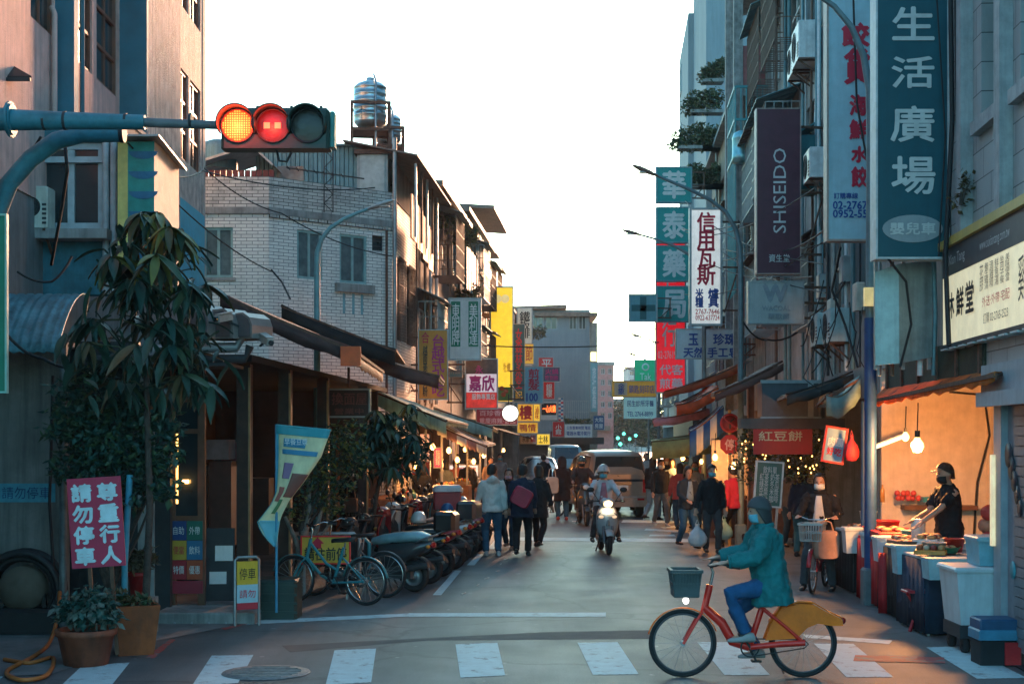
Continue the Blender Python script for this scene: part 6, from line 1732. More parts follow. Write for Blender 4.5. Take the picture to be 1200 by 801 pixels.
def make_scooter(label,loc=(0,0,0),rz=0,mat=None,group='scooters',lit=False):
 mat=mat or SC_DEF
 t=thing('scooter',label,'scooter',loc,rz,group)
 for yy in(-.64,.6):
  w=MB().ring((0,yy,.235),.185,.052,'x',26,8).build('wheel',TYRE,t)
  r=MB().lathe([(.02,-.05),(.05,-.045),(.055,-.02),(.14,-.02),(.15,-.035),(.155,0),(.15,.035),(.14,.02),(.055,.02),(.05,.045),(.02,.05)],(0,yy,.235),20,axis='x')
  r.build('rim',M('alloy_rim',(.25,.26,.27),.35,.7),w)
 f=MB()
 for s in(-1,1):f.tube([(s*.085,-.64,.235),(s*.085,-.52,.55)],.026,8)
 f.tube([(0,-.52,.55),(0,-.42,.92)],.04,8);f.build('fork',M('fork_grey',(.15,.15,.16),.4,.5),t)
 g=[]
 for i in range(9):
  a=math.radians(35+130*i/8)
  g.append([(x,-.64-math.cos(a)*-.27*-1 if False else-.64+math.cos(a)*-.265,.235+math.sin(a)*(.265-abs(x)*.35))for x in(-.075,-.04,0,.04,.075)])
 MB().sheet(g,.008).build('front_fender',mat,t)
 lofty([(0,-.36,.3,.15,.03,-.3),(0,-.4,.42,.17,.05,-.3),(0,-.43,.58,.2,.07,-.3),(0,-.44,.74,.2,.08,-.3)],14).build('floor_riser',DARK,t)
 sh=MB()
 rows=[]
 for(z,w,y)in((.32,.15,-.42),(.45,.2,-.47),(.6,.225,-.5),(.75,.215,-.49),(.88,.17,-.46),(.97,.11,-.43)):
  rows.append([(w*c,y+.11*(abs(c)**2)-.03,z)for c in(-1,-.8,-.5,-.2,0,.2,.5,.8,1)])
 sh.sheet(rows,-.02);shield=sh.build('leg_shield',mat,t)
 for s in(-1,1):
  MB().ell((s*.13,-.5,.73),.05,.03,.03,10,6).build('indicator',AMB if not lit else M('lit_indicator',(.8,.5,.3),.4,emit=.2,bump=0),shield)
 lofty([(0,-.34,1.0,.07,.04),(0,-.42,1.01,.15,.075),(0,-.5,1.0,.14,.085),(0,-.555,.985,.09,.05)],16).build('handlebar_cover',mat,t)
 MB().ell((0,-.545,.985),.095,.035,.062,14,8).build('headlight',HEADG if not lit else M('lit_headlight',(1,.85,.6),.3,emit=.8,ecol=(1,.42,.1),bump=0),t)
 hb=MB();hb.tube([(-.34,-.27,1.02),(-.2,-.36,1.03),(0,-.41,1.02),(.2,-.36,1.03),(.34,-.27,1.02)],.014,8);hb.build('handlebar',BLACK,t)
 for s in(-1,1):
  MB().tube([(s*.36,-.255,1.02),(s*.25,-.325,1.025)],.019,8).build('grip',BLACK,t)
  MB().bar((s*.33,-.33,1.03),(s*.2,-.4,1.03),.012).build('brake_lever',CHROME,t)
  m=MB().tube([(s*.17,-.39,1.04),(s*.25,-.4,1.16),(s*.29,-.4,1.22)],.008,6).build('mirror_stem',BLACK,t)
  MB().ell((s*.32,-.4,1.25),.075,.022,.05,12,8).build('mirror',BLACK,m)
 MB().bbox(-.17,.17,-.37,.12,.27,.33,.02).build('floorboard',DARK,t)
 lofty([(0,.06,.5,.12,.2),(0,.12,.52,.16,.22),(0,.3,.55,.19,.2),(0,.55,.6,.19,.15),(0,.75,.67,.15,.1),(0,.9,.72,.08,.05)],16).build('rear_body',mat,t)
 lofty([(0,-.02,.71,.07,.03),(0,.05,.74,.13,.06),(0,.3,.755,.15,.06),(0,.45,.785,.155,.06),(0,.7,.8,.14,.055),(0,.82,.79,.08,.03)],16).build('seat',SEATB,t)
 gr=MB().tube([(-.13,.68,.74),(-.15,.86,.82),(-.06,.95,.84),(.06,.95,.84),(.15,.86,.82),(.13,.68,.74)],.015,8);gr.build('grab_rail',M('fork_grey',(.15,.15,.16),.4,.5),t)
 MB().ell((0,.905,.7),.09,.035,.045,12,8).build('tail_light',TAIL,t)
 for s in(-1,1):MB().ell((s*.12,.87,.68),.04,.035,.03,10,6).build('indicator',AMB,t)
 fe_=[]
 for i in range(6):
  a=math.radians(20+75*i/5)
  fe_.append([(x,.62+math.cos(a)*.3,.235+math.sin(a)*.3)for x in(-.08,0,.08)])
 MB().sheet(fe_,.01).build('rear_fender',DARK,t)
 MB().box(-.09,.09,.925,.932,.42,.53,Matrix.Translation((0,.33,-.17))@Matrix.Rotation(-.35,4,'X')).build('number_plate',WHI,t)
 MB().tube([(.14,.2,.3),(.15,.4,.3),(.17,.5,.34),(.18,.9,.42)],[.02,.025,.05,.045],10).build('exhaust',M('exhaust_grey',(.1,.1,.105),.4,.6),t)
 MB().bbox(-.1,.12,.2,.62,.2,.38,.03).build('engine',M('engine_grey',(.08,.08,.085),.5,.5),t)
 ks=MB()
 for s in(-1,1):ks.tube([(s*.07,.2,.26),(s*.14,.3,.01)],.013,6)
 ks.build('kickstand',BLACK,t)
 MB().tube([(-.12,.5,.35),(-.13,.56,.65)],.03,8).build('shock_absorber',M('fork_grey',(.15,.15,.16),.4,.5),t)
 return t
proto=make_scooter('nearest parked scooter with a pale seat cover at the front of the left row')
SCM={'graphite':SC_DEF,'teal':body_mat('teal',(.03,.17,.2)),'red':body_mat('red',(.32,.02,.02)),'white':body_mat('white',(.5,.52,.52)),'black':body_mat('black',(.012,.012,.014)),'blue':body_mat('blue',(.03,.09,.2)),'silver':body_mat('silver',(.3,.33,.35)),'grey':body_mat('grey',(.12,.13,.14))}
COVER=M('sky_tinted_seat_cover',(.2,.34,.38),.35,.2,var=.25)  # the sky's bluish reflection is put into the cover colour
def place_scooter(o,px,py,rz,col,label):
 p_=G(px,py)
 o.location=(p_.x,p_.y,0);o.rotation_euler=(0,0,rz);o['label']=label
 recolour(o,SC_DEF,SCM[col])
 return o
rzp=math.radians(-104)
row1=[(487,693,'graphite',None),(503,684,'black','black scooter second from the bicycles in the front row'),(517,675,'red','dark red scooter third from the bicycles in the front row'),(529,667,'white','white scooter fourth from the bicycles in the front row'),(539,660,'black','black scooter fifth from the bicycles in the front row'),(548,653.5,'red','red scooter sixth from the bicycles in the front row'),(556,647,'grey','grey scooter seventh from the bicycles in the front row'),(563,641,'teal','teal scooter eighth from the bicycles in the front row'),(569,635,'black','black scooter at the far end of the front row')]
copies=[proto]+[copy_tree(proto)for _ in range(len(row1)-1)]
row2=[(444,640,'black','black scooter parked nearest the arcade behind the front row'),(459,634,'teal','teal scooter in the rear row below the umbrella tree'),(474,630,'blue','blue scooter in the rear row next to the teal one'),(488,627,'silver','silver scooter in the rear row beside the red delivery box'),(515,622,'grey','grey scooter at the far end of the rear row')]
copies2=[copy_tree(proto)for _ in row2]
rnd=random.Random(3)
for o_,(px,py,c,lab)in zip(copies,row1):
 r_=rzp+rnd.uniform(-.16,.16);sc_=rnd.uniform(.92,1.06);o_.scale=(sc_,sc_,sc_)
 place_scooter(o_,px,py,r_,c,lab or o_['label'])
 o_.location=o_.location+Vector((math.sin(r_),-math.cos(r_),0))*.62
 o_.rotation_euler=(0,math.radians(rnd.uniform(-6,-2)),r_)
 o_.rotation_euler=(math.radians(0),0,r_)
for o_,(px,py,c,lab)in zip(copies2,row2):
 place_scooter(o_,px,py,math.radians(80)+rnd.uniform(-.15,.15),c,lab)
for k,src in enumerate((copies[1],copies[3],copies[6],copies2[1])):
 MB().bbox(-.19,.19,.72,1.06,.84,1.12,.05).build('top_box',(SCM['black'],SCM['graphite'],SCM['grey'],SCM['red'])[k],src)
for k,src in enumerate((copies[2],copies[5],copies[7])):
 MB().lathe([(.001,.13),(.06,.12),(.11,.06),(.125,0),(.12,-.05),(.001,-.05)],(0,.2,.89),16).build('stowed_helmet',(SCM['white'],SCM['blue'],SCM['silver'])[k],src)
for k,(src,lab)in enumerate(((copies[0],'pale teal sky-tinted rain cover on the nearest scooter seat'),(copies[4],'pale rain cover on the fifth scooter seat'),(copies[8],'pale rain cover on the farthest scooter seat'))):
 c=lofty([(0,-.05,.74,.1,.05),(0,.1,.76,.17,.08),(0,.4,.8,.18,.085),(0,.7,.82,.165,.08),(0,.86,.8,.1,.05)],16).build('seat_cover',COVER);tag(c,lab,'cover','scooter seat covers')
 c.location=src.location;c.scale=src.scale;c.rotation_euler=src.rotation_euler
db_=thing('delivery_box','red delivery box with a white lid strapped on a rear row scooter','box',W(524,596,27.5),.1)
MB().bbox(-.26,.26,-.2,.25,0,.34,.02).build('box',M('delivery_red',(.3,.02,.03),.4),db_);MB().bbox(-.28,.28,-.22,.27,.34,.46,.04).build('lid',M('delivery_white',(.55,.55,.55),.4),db_)
# bicycles
def make_bike(label,loc,rz,fm,basket=True,share=False,group='bicycles',fender=None,R_=.325,wb_=1.1):
 t=thing('bicycle',label,'bicycle',loc,rz,group)
 h=wb_/2
 for yy in(-h,h):
  w=MB().ring((0,yy,R_),R_-.02,.02,'x',40,7).build('wheel',TYRE,t)
  MB().ring((0,yy,R_),R_-.047,.012,'x',40,5).build('rim',CHROME if not share else M('dark_rim',(.08,.08,.09),.4,.5),w)
  sp=MB()
  for k in range(20):
   a=k*2*PI/20
   sp.bar((.025*(1 if k%2 else-1),yy,R_),(0,yy+math.cos(a)*(R_-.05),R_+math.sin(a)*(R_-.05)),.0035)
  sp.build('spokes',STEEL,w)
  MB().cyl((-.05,yy,R_),(.05,yy,R_),.024,12).build('hub',STEEL,w)
 fr=MB()
 hd0,hd1=Vector((0,-h+.2,.62)),Vector((0,-h+.26,.88))
 bb=Vector((0,.06,.29));st=Vector((0,.22,.78));ax=Vector((0,h,R_))
 tr_=.022 if not share else .03
 fr.tube([hd0,hd1],tr_*1.1,10)
 if share:
  fr.tube([hd0+Vector((0,0,.05)),Vector((0,-.2,.52)),Vector((0,-.1,.34)),bb],[tr_*1.35,tr_*1.5,tr_*1.5,tr_*1.4],12)
 else:
  fr.tube([hd0,Vector((0,-.12,.38)),bb],tr_,10);fr.tube([hd1-Vector((0,0,.06)),Vector((0,-.05,.55)),bb.lerp(st,.35)],tr_*.9,10)
 fr.tube([bb,st],tr_,10)
 for s in(-1,1):
  fr.tube([bb+Vector((s*.03,0,0)),ax+Vector((s*.06,0,0))],tr_*.6,8)
  fr.tube([bb.lerp(st,.75),ax+Vector((s*.06,0,0))],tr_*.5,8)
 fr.build('frame',fm,t)
 fk=MB()
 for s in(-1,1):fk.tube([(0,-h+.2,.64),(s*.055,-h+.13,.55),(s*.055,-h,R_)],.014,8)
 fk.build('fork',fm,t)
 MB().tube([(0,-h+.26,.86),(0,-h+.29,1.0),(0,-h+.27,1.05)],.014,8).build('stem',CHROME,t)
 MB().tube([(-.3,-h+.48,1.07),(-.24,-h+.33,1.1),(-.1,-h+.26,1.06),(.1,-h+.26,1.06),(.24,-h+.33,1.1),(.3,-h+.48,1.07)],.012,8).build('handlebar',CHROME if not share else DARK,t)
 for s in(-1,1):MB().tube([(s*.3,-h+.5,1.068),(s*.265,-h+.38,1.085)],.018,8).build('grip',BLACK,t)
 MB().tube([st-Vector((0,0,.1)),st+Vector((0,.02,.06))],.014,8).build('seat_post',CHROME,t)
 sd_=MB().loft([ering(0,y,z,w,.03,14,2.2)for(y,z,w)in((.04,.86,.03),(.1,.87,.04),(.2,.875,.07),(.3,.885,.12),(.38,.89,.11),(.41,.89,.05))])
 sd_.build('saddle',SEATB,t)
 cr_=MB().ring((.05,.06,.29),.085,.008,'x',24,5);cr_.bar((.06,.06,.29),(.06,-.02,.44-.02),.02);cr_.bar((-.06,.06,.29),(-.06,.14,.14),.02);cr_.build('crank',DARK,t)
 MB().box(.06,.16,-.06,.03,.41,.43).build('pedal',BLACK,t);MB().box(-.16,-.06,.1,.19,.13,.15).build('pedal',BLACK,t)
 MB().tube([(.055,.06,.29+.085),(.055,h,R_+.04),(.055,h+.04,R_),(.055,h,R_-.04),(.055,.06,.29-.085)],.006,5).build('chain',DARK,t)
 for yy,a0,a1 in((-h,20,165),(h,10,170)):
  g=[]
  for i in range(15):
   a=math.radians(a0+(a1-a0)*i/14)
   g.append([(x,yy+math.cos(a)*(R_+.02-abs(x)*.25),R_+math.sin(a)*(R_+.02-abs(x)*.25))for x in(-.032,-.015,0,.015,.032)])
  if not(share and yy>0):
   MB().sheet(g,.004).build('fender',fender or fm,t)
 if basket:
  bk=MB();y0,y1=-h-(.12 if share else .2),-h+.16
  for z,e in((.78,-.03),(.9,-.015),(1.02,0)):
   q=[(-.17-e,y0-e),(.17+e,y0-e),(.17+e,y1+e),(-.17-e,y1+e)]
   for i in range(4):bk.bar((q[i][0],q[i][1],z),(q[(i+1)%4][0],q[(i+1)%4][1],z),.014 if z<1 else .03)
  for i in range(10):
   u=-.15+.3*i/9
   bk.bar((u,y0+.03,.78),(u*1.1,y0,1.02),.009);bk.bar((u,y1-.03,.78),(u*1.1,y1,1.02),.009)
  for i in range(9):
   y=y0+.03+(y1-y0-.06)*i/8
   bk.bar((-.14,y,.78),(-.17,y,1.02),.009);bk.bar((.14,y,.78),(.17,y,1.02),.009)
  if share:
   bk.box(-.15,.15,y0+.02,y0+.03,.78,1.0);bk.box(-.155,-.145,y0+.03,y1-.02,.78,1.0);bk.box(.145,.155,y0+.03,y1-.02,.78,1.0)
  bk.box(-.14,.14,y0+.03,y1-.03,.775,.785)
  bk.build('basket',M('basket_dark',(.05,.07,.075),.5)if share else STEEL,t)
 if share:
  ORG=M('share_orange',(.95,.16,.003),.4,var=.1,bump=0,coat=.2)
  for s in(-1,1):
   poly=[(.2,.36),(.26,.52),(.36,.66),(.52,.71),(.66,.7),(.8,.62),(.93,.56),(.94,.5),(.82,.5),(.7,.52),(.6,.48),(.5,.38)]
   sgn=MB()
   n=len(poly)
   vs=[(s*.045,y,z)for y,z in poly]+[(s*.075,y*1.0,z)for y,z in poly]
   fs=[tuple(range(n)),tuple(reversed(range(n,2*n)))]+[(i,(i+1)%n,n+(i+1)%n,n+i)for i in range(n)]
   sgn.add(vs,fs).build('rear_guard',ORG,t)
  g=[[(x,y,z+.004)for x in(-.075,0,.075)]for(y,z)in((.26,.52),(.36,.66),(.52,.715),(.66,.705),(.8,.625),(.93,.565))]
  MB().sheet(g,.01).build('rear_fender',ORG,t)
  MB().ell((0,.95,.54),.04,.03,.035,10,6).build('tail_light',TAIL,t)
  MB().ell((0,-h+.03,.73),.04,.03,.035,10,6).build('head_lamp',M('lit_lamp_white',(1,.95,.85),.4,emit=.9,bump=0),t)
  MB().tube([(.08,.06,.3),(.09,.35,.33),(.09,h,.34)],.028,10).build('chain_guard',fm,t)
  MB().tube([(.08,.16,.68),(.09,.38,.5),(.09,h-.03,.36)],.016,8).build('lock_arm',fm,t)
 MB().tube([(-.06,.3,.3),(-.16,.42,.01)],.01,6).build('kickstand',CHROME,t)
 return t
SHARE_RED=M('share_red',(.75,.025,.015),.35,var=.1,bump=0,coat=.3)
bike1=make_bike('red and orange share bicycle being ridden across the crosswalk',(lx(870.5,13.55),13.55,0),math.radians(-90),SHARE_RED,True,True,fender=M('share_orange',(.95,.16,.003),.4),wb_=1.146)
TEALB=M('bike_teal',(.03,.22,.26),.4,coat=.2);REDB=M('bike_red',(.35,.02,.03),.35,coat=.2);GRB=M('bike_grey',(.1,.11,.12),.4,.3)
gq=G(398,708);make_bike('teal step-through bicycle parked in front of the yellow board',(gq.x-.15,gq.y+.1,0),math.radians(-111),TEALB,False,group='bicycles')
gq=G(425,703);make_bike('dark bicycle leaning behind the teal bicycle',(gq.x-.25,gq.y+.45,0),math.radians(-106),GRB,False)
gq=G(962,694);bike2=make_bike('dark red bicycle straddled by a person in a black jacket beside the stall',(gq.x+.05,gq.y+.35,0),math.radians(-22),REDB,True)
gq=G(652,606);make_bike('black bicycle standing beside the person in a long brown coat',(gq.x-.15,gq.y+.3,0),math.radians(150),BLACK,False)
bs_=thing('bicycle_stand','pale bent steel rail behind the teal bicycle','bike rack',(lx(375,20.9),20.9,0))
MB().tube([(-.55,0,0),(-.55,0,.78),(-.48,0,.86),(.5,0,.86),(.58,0,.78),(.58,0,0)],.03,10).build('rail',STEEL,bs_)
MB().tube([(-.5,.25,0),(-.5,.25,.7),(-.43,.25,.78),(.62,.25,.78),(.7,.25,.7),(.7,.25,0)],.03,10).build('rail',TEALB,bs_)
# cars
def car(label,loc,rz,paint,st,wheels,glass,name='parked_car',cat='car',rear_lights=True,plate=True,wid=.84):
 """st: stations front to back (y, z0, zbelt, z1, wb, wt)"""
 t=thing(name,label,cat,loc,rz)
 rings=[]
 for(y,z0,zb,z1,wb_,wt)in st:
  e=.05
  rings.append([(-wb_*.94,y,z0),(wb_*.94,y,z0),(wb_,y,z0+.12),(wb_*1.0,y,(z0+zb)/2),(wb_*.985,y,zb),(wt+.02,y,z1-.1),(wt-.06,y,z1-.02),(wt*.5,y,z1+.015),(-wt*.5,y,z1+.015),(-wt+.06,y,z1-.02),(-wt-.02,y,z1-.1),(-wb_*.985,y,zb),(-wb_,y,(z0+zb)/2),(-wb_,y,z0+.12)])
 MB().loft(rings).build('body',paint,t)
 def sidewin(i0,i1,s,f0=.06,f1=.94):
  a,b=rings[i0],rings[i1]
  k0,k1=(4,5)if s>0 else(11,10)
  P0,P1,Q0,Q1=Vector(a[k0]),Vector(a[k1]),Vector(b[k0]),Vector(b[k1])
  lo0,hi0,lo1,hi1=P0.lerp(P1,.08),P0.lerp(P1,.95),Q0.lerp(Q1,.08),Q0.lerp(Q1,.95)
  o=Vector((s*.008,0,0))
  g=[[lo0.lerp(lo1,f0)+o,lo0.lerp(lo1,f1)+o],[hi0.lerp(hi1,f0)+o,hi0.lerp(hi1,f1)+o]]
  MB().sheet(g,-.006*s,False).build('side_window',GLASS,t)
 for(i0,i1)in glass['side']:
  for s in(-1,1):sidewin(i0,i1,s)
 for(nm,i0,i1,off)in glass['ends']:
  a,b=rings[i0],rings[i1]
  lo0,lo1=Vector(a[11 if off[3]else 9]),Vector(a[4 if off[3]else 6]);hi0,hi1=Vector(b[9]),Vector(b[6])
  L0,L1=lo0.lerp(lo1,.06),lo0.lerp(lo1,.94);H0,H1=hi0.lerp(hi1,.06),hi0.lerp(hi1,.94)
  dz=Vector((0,off[0],off[1]))
  MB().sheet([[L0.lerp(H0,.08)+dz,L1.lerp(H1,.08)+dz],[L0.lerp(H0,.92)+dz,L1.lerp(H1,.92)+dz]],.008,False).build(nm,GLASS,t)
 yb=st[-1][0];zb=st[-1][2]
 for(wy,wr)in wheels:
  for s in(-1,1):
   w=MB().lathe([(wr*.5,-.1),(wr*.9,-.1),(wr,-.07),(wr,.07),(wr*.9,.1),(wr*.5,.1)],(s*(wid-.1),wy,wr),24,axis='x').build('wheel',TYRE,t)
   MB().lathe([(.01,.06),(wr*.3,.085),(wr*.62,.07),(wr*.66,.1)],(s*(wid-.1),wy,wr),20,axis='x').build('rim',STEEL,w)
 return t,rings
VST=[(-2.25,.42,.6,.72,.62,.55),(-2.2,.32,.7,.88,.78,.68),(-1.75,.28,.92,1.02,.84,.72),(-1.25,.28,1.05,1.14,.85,.74),(-.6,.28,1.1,1.72,.85,.7),(.1,.28,1.1,1.86,.85,.7),(1.0,.28,1.1,1.88,.85,.7),(1.9,.3,1.1,1.84,.84,.69),(2.12,.34,1.1,1.7,.82,.68),(2.24,.4,1.05,1.2,.79,.74)]
GOLD=M('champagne_paint',(.33,.26,.2),.3,.35,var=.08,bump=0,coat=.5)
gq=G(716,607)
van,rg=car('champagne gold minivan seen from behind in the middle of the street',(gq.x-.12,gq.y+2.2,0),PI+math.radians(9),GOLD,VST,((-1.35,.31),(1.4,.31)),{'side':((4,5),(5,6),(6,7)),'ends':(('windscreen',3,4,(-.02,.015,0,0)),)},'minivan','van',wid=.85)
MB().sheet([[(-.76,2.25,1.02),(.76,2.25,1.02)],[(-.64,2.145,1.72),(.64,2.145,1.72)]],.01,False).build('rear_window',GLASS,van)
for s in(-1,1):
 MB().box(s*.73-.06,s*.73+.06,2.19,2.265,.72,1.08).build('tail_light',TAIL,van)
 MB().box(s*.6-.1,s*.6+.1,2.28,2.31,.5,.56).build('reflector',TAIL,van)
 MB().bbox(s*.96-.08,s*.96+.08,-1.0,-.9,1.08,1.24,.02).build('wing_mirror',GOLD,van)
MB().bbox(-.84,.84,2.16,2.3,.32,.62,.04).build('rear_bumper',M('bumper_gold',(.3,.24,.19),.4,.2),van)
MB().box(-.25,.25,2.245,2.262,.78,.92).build('number_plate',WHI,van);MB().box(-.35,.35,2.24,2.27,.93,.98).build('plate_trim',CHROME,van)
MB().box(-.12,.12,2.10,2.15,1.64,1.68).build('brake_lamp',M('lit_brake',(1,.1,.05),.4,emit=1.2,bump=0),van)
MB().bar((0,2.24,1.16),(.32,2.2,1.34),.015).build('wiper',BLACK,van)
CST=[(-2.1,.38,.5,.6,.6,.55),(-2.05,.25,.6,.72,.78,.7),(-1.2,.22,.8,.88,.83,.72),(-.75,.22,.86,.95,.83,.72),(-.1,.22,.9,1.4,.83,.6),(.7,.22,.9,1.43,.83,.6),(1.35,.22,.9,.98,.83,.7),(1.9,.25,.85,.93,.8,.7),(2.1,.35,.7,.8,.72,.65)]
c1,_=car('pale grey saloon car waiting behind the walking people',(lx(632,58),58,0),.05,M('car_silver',(.35,.38,.4),.3,.4,bump=0,coat=.4),CST,((-1.3,.3),(1.3,.3)),{'side':((4,5),),'ends':(('windscreen',3,4,(-.02,.02,0,1)),('rear_window',6,5,(.02,.02,0,1)))},wid=.83)
for s in(-1,1):MB().ell((s*.62,-2.06,.62),.13,.04,.06,10,6).build('headlight',HEADG,c1)
MB().box(-.24,.24,-2.12,-2.09,.4,.5).build('number_plate',WHI,c1);MB().box(-.4,.4,-2.1,-2.07,.52,.6).build('grille',BLACK,c1)
c2,_=car('pale blue box van facing the camera beyond the saloon car',(lx(662,66),66,0),.03,M('van_pale_blue',(.3,.48,.55),.35,.1,bump=0,coat=.3),[(-1.7,.45,.75,.9,.68,.66),(-1.66,.3,.9,1.05,.72,.7),(-1.5,.28,1.0,1.2,.74,.7),(-1.05,.28,1.05,1.8,.74,.66),(.2,.28,1.05,1.86,.74,.66),(1.6,.28,1.05,1.86,.74,.66),(1.7,.35,1.0,1.7,.72,.64)],((-1.1,.27),(1.2,.27)),{'side':((3,4),(4,5)),'ends':(('windscreen',2,3,(-.02,.02,0,0)),)},'box_van','van',wid=.74)
for s in(-1,1):MB().ell((s*.52,-1.69,.82),.12,.04,.08,10,6).build('headlight',HEADG,c2)
MB().box(-.24,.24,-1.74,-1.7,.5,.62).build('number_plate',WHI,c2)
MB().bbox(-.72,.72,-1.76,-1.66,.32,.5,.03).build('front_bumper',STEEL,c2)
# people
SKIN=M('skin',(.42,.24,.17),.55,var=.12,scale=8,bump=.05)
WRINK=bpy.data.textures.new('cloth_wrinkles','CLOUDS');WRINK.noise_scale=.13;WRINK.noise_depth=2
WRINK2=bpy.data.textures.new('cloth_creases','CLOUDS');WRINK2.noise_scale=.045;WRINK2.noise_depth=1
def cloth(name,col,rough=.85,var=.2):
 return M('cloth_'+name,col,rough,var=var,scale=6,bump=.35,fine=70,spec=.2)
def ik(a,b,l1,l2,pole):
 a,b=Vector(a),Vector(b)
 d=b-a
 L_=min(d.length,(l1+l2)*.995)
 dn=d.normalized()
 b=a+dn*L_
 x=(l1*l1-l2*l2+L_*L_)/(2*L_)
 hgt=math.sqrt(max(0,l1*l1-x*x))
 p=Vector(pole)-dn*Vector(pole).dot(dn)
 p.normalize()
 return a+dn*x+p*hgt,b
def soft(o,voxel,smooth=4,wr=0.0):
 m=o.modifiers.new('remesh','REMESH');m.mode='VOXEL';m.voxel_size=voxel;m.use_smooth_shade=True
 if smooth:
  s=o.modifiers.new('smooth','SMOOTH');s.factor=.5;s.iterations=smooth
 if wr:
  for tx_,k_ in((WRINK,1),(WRINK2,.35)):
   d=o.modifiers.new('wrinkles','DISPLACE');d.texture=tx_;d.strength=wr*k_;d.mid_level=.5;d.texture_coords='LOCAL'
 return o
def person(label,loc,rz,H=1.68,top=None,bottom=None,shoe=None,hair='short',hair_mat=None,mask=None,pose=None,hem=.78,hat=None,hat_mat=None,near=False,sleeve=1.0,hood=None,wide=1.0,skirt=0.0,group='people in the street',inner=None,bulk=0.0):
 t=thing('person',label,'person',loc,rz,group)
 s=H/1.7
 p=dict(hip=(0,0,.9),lean=.03,fl=(.1,-.16,.08),fr=(-.1,.16,.1),hl=(.27,-.06,.74),hr=(-.27,.04,.74),yaw=0,pitch=0,twist=0)
 p.update(pose or{})
 V=lambda q:Vector(q)
 hip=V(p['hip']);ln=p['lean']
 sp=V((0,-math.sin(ln),math.cos(ln)));fw=V((0,-math.cos(ln),-math.sin(ln)))
 X=V((1,0,0))
 def at(h,f=0):return hip+sp*h+fw*f
 shl,shr=at(.49)+X*.17,at(.49)-X*.17
 nk=at(.53)
 hc=nk+(sp+V((0,-.12,.0))).normalized()*.155+fw*.015
 vx=.011 if near else .015
 legs=[]
 for sd_,ft in((1,p['fl']),(-1,p['fr'])):
  hj=hip+X*(.088*sd_)-sp*.02
  kn,an=ik(hj,ft,.43,.42,V((.12*sd_,-1,.1)))
  legs.append((hj,kn,an,sd_))
 arms=[]
 for sd_,sj,hd in((1,shl,p['hl']),(-1,shr,p['hr'])):
  el,wr=ik(sj,hd,.285,.255,V((.35*sd_,.8,-.45)))
  arms.append((sj,el,wr,sd_))
 def ringat(h,rx,ry,f=0.0,n=16):
  c=at(h,f)
  return[c+X*(math.cos(a)*rx)+fw*(math.sin(a)*ry)for a in[2*PI*i/n for i in range(n)]]
 S=Matrix.Scale(s,4)
 def put(mb,name,mat,**k):
  mb.v=[tuple(V(q)*s)for q in mb.v]
  return mb.build(name,mat,t,**k)
 Hm=Matrix.Translation(hc)@Matrix.Rotation(p['yaw'],4,'Z')@Matrix.Rotation(-p['pitch'],4,'X')
# body: one continuous skin surface
 b=MB()
 b.loft([ringat(h,rx,ry,f)for h,rx,ry,f in((-.08,.12,.09,0),(0,.155,.105,-.01),(.12,.135,.095,0),(.3,.15,.105,.01),(.43,.165,.095,0),(.5,.12,.07,0),(.54,.06,.055,0))])
 b.tube([at(.48),nk+sp*.04,hc-sp*.03],[.06,.052,.056],12)
 hr_=[]
 for(z,w,d0,d1)in((-.118,.02,-.068,-.02),(-.105,.042,-.086,.01),(-.07,.06,-.092,.045),(-.03,.068,-.095,.075),(.01,.073,-.094,.09),(.05,.075,-.092,.095),(.085,.066,-.078,.082),(.11,.044,-.05,.055),(.12,.012,-.015,.018)):
  cy,ry=(d0+d1)/2,(d1-d0)/2
  hr_.append([Hm@V((w*math.cos(a),cy+ry*math.sin(a),z))for a in[2*PI*i/16 for i in range(16)]])
 b.loft(hr_)
 b.tube([Hm@V((0,-.088,.03)),Hm@V((0,-.108,-.012)),Hm@V((0,-.1,-.03))],[.008,.014,.012],8)
 for e in(-1,1):
  q=Hm@V((e*.076,.012,-.005));b.ell(q,.014,.024,.032,8,6)
 for(hj,kn,an,sd_)in legs:
  b.tube([hj,hj.lerp(kn,.4),kn,kn.lerp(an,.35),an],[.088,.078,.055,.052,.036],12)
  b.tube([an+V((0,.04,-.04)),an+V((0,-.14,-.05))],[.035,.03],8)
 for(sj,el,wr,sd_)in arms:
  b.tube([sj,sj.lerp(el,.45),el,el.lerp(wr,.4),wr],[.056,.046,.038,.036,.027],10)
  d_=(wr-el).normalized()
  side=d_.cross(V((0,-1,.2))).normalized()
  nrm=side.cross(d_).normalized()
  pc=wr+d_*.05
  b.tube([wr,pc,wr+d_*.09],[.026,.037,.034],10,True,.55,nrm)
  for j,(o_,L_)in enumerate(((-.028,.065),(-.01,.078),(.009,.074),(.027,.058))):
   f0=wr+d_*.085+side*o_
   curl=fw*.012+nrm*.0
   f1=f0+d_*L_*.55+curl*.6;f2=f0+d_*L_*.95+curl*2.2
   b.tube([f0-d_*.02,f1,f2],[.0095,.009,.0075],6)
  th0=wr+d_*.03-side*.03*(1)
  b.tube([th0,th0+d_*.03-side*.022+fw*.01,th0+d_*.06-side*.026+fw*.02],[.012,.011,.009],6)
 soft(put(b,'body',SKIN),vx*s,2)
# clothing
 if bottom:
  m=MB()
  m.loft([ringat(h,rx,ry,f)for h,rx,ry,f in((-.1,.14,.11,0),(-.02,.172,.122,-.01),(.06,.165,.115,0),(.14,.15,.108,0))])
  for(hj,kn,an,sd_)in legs:
   a2=an+(kn-an).normalized()*.01
   m.tube([hj,hj.lerp(kn,.4),kn,kn.lerp(an,.4),a2],[.105*wide,.095*wide,.074*wide,.07*wide,.06*wide],14)
  soft(put(m,'trousers',bottom),(vx+.002)*s,3,.03)
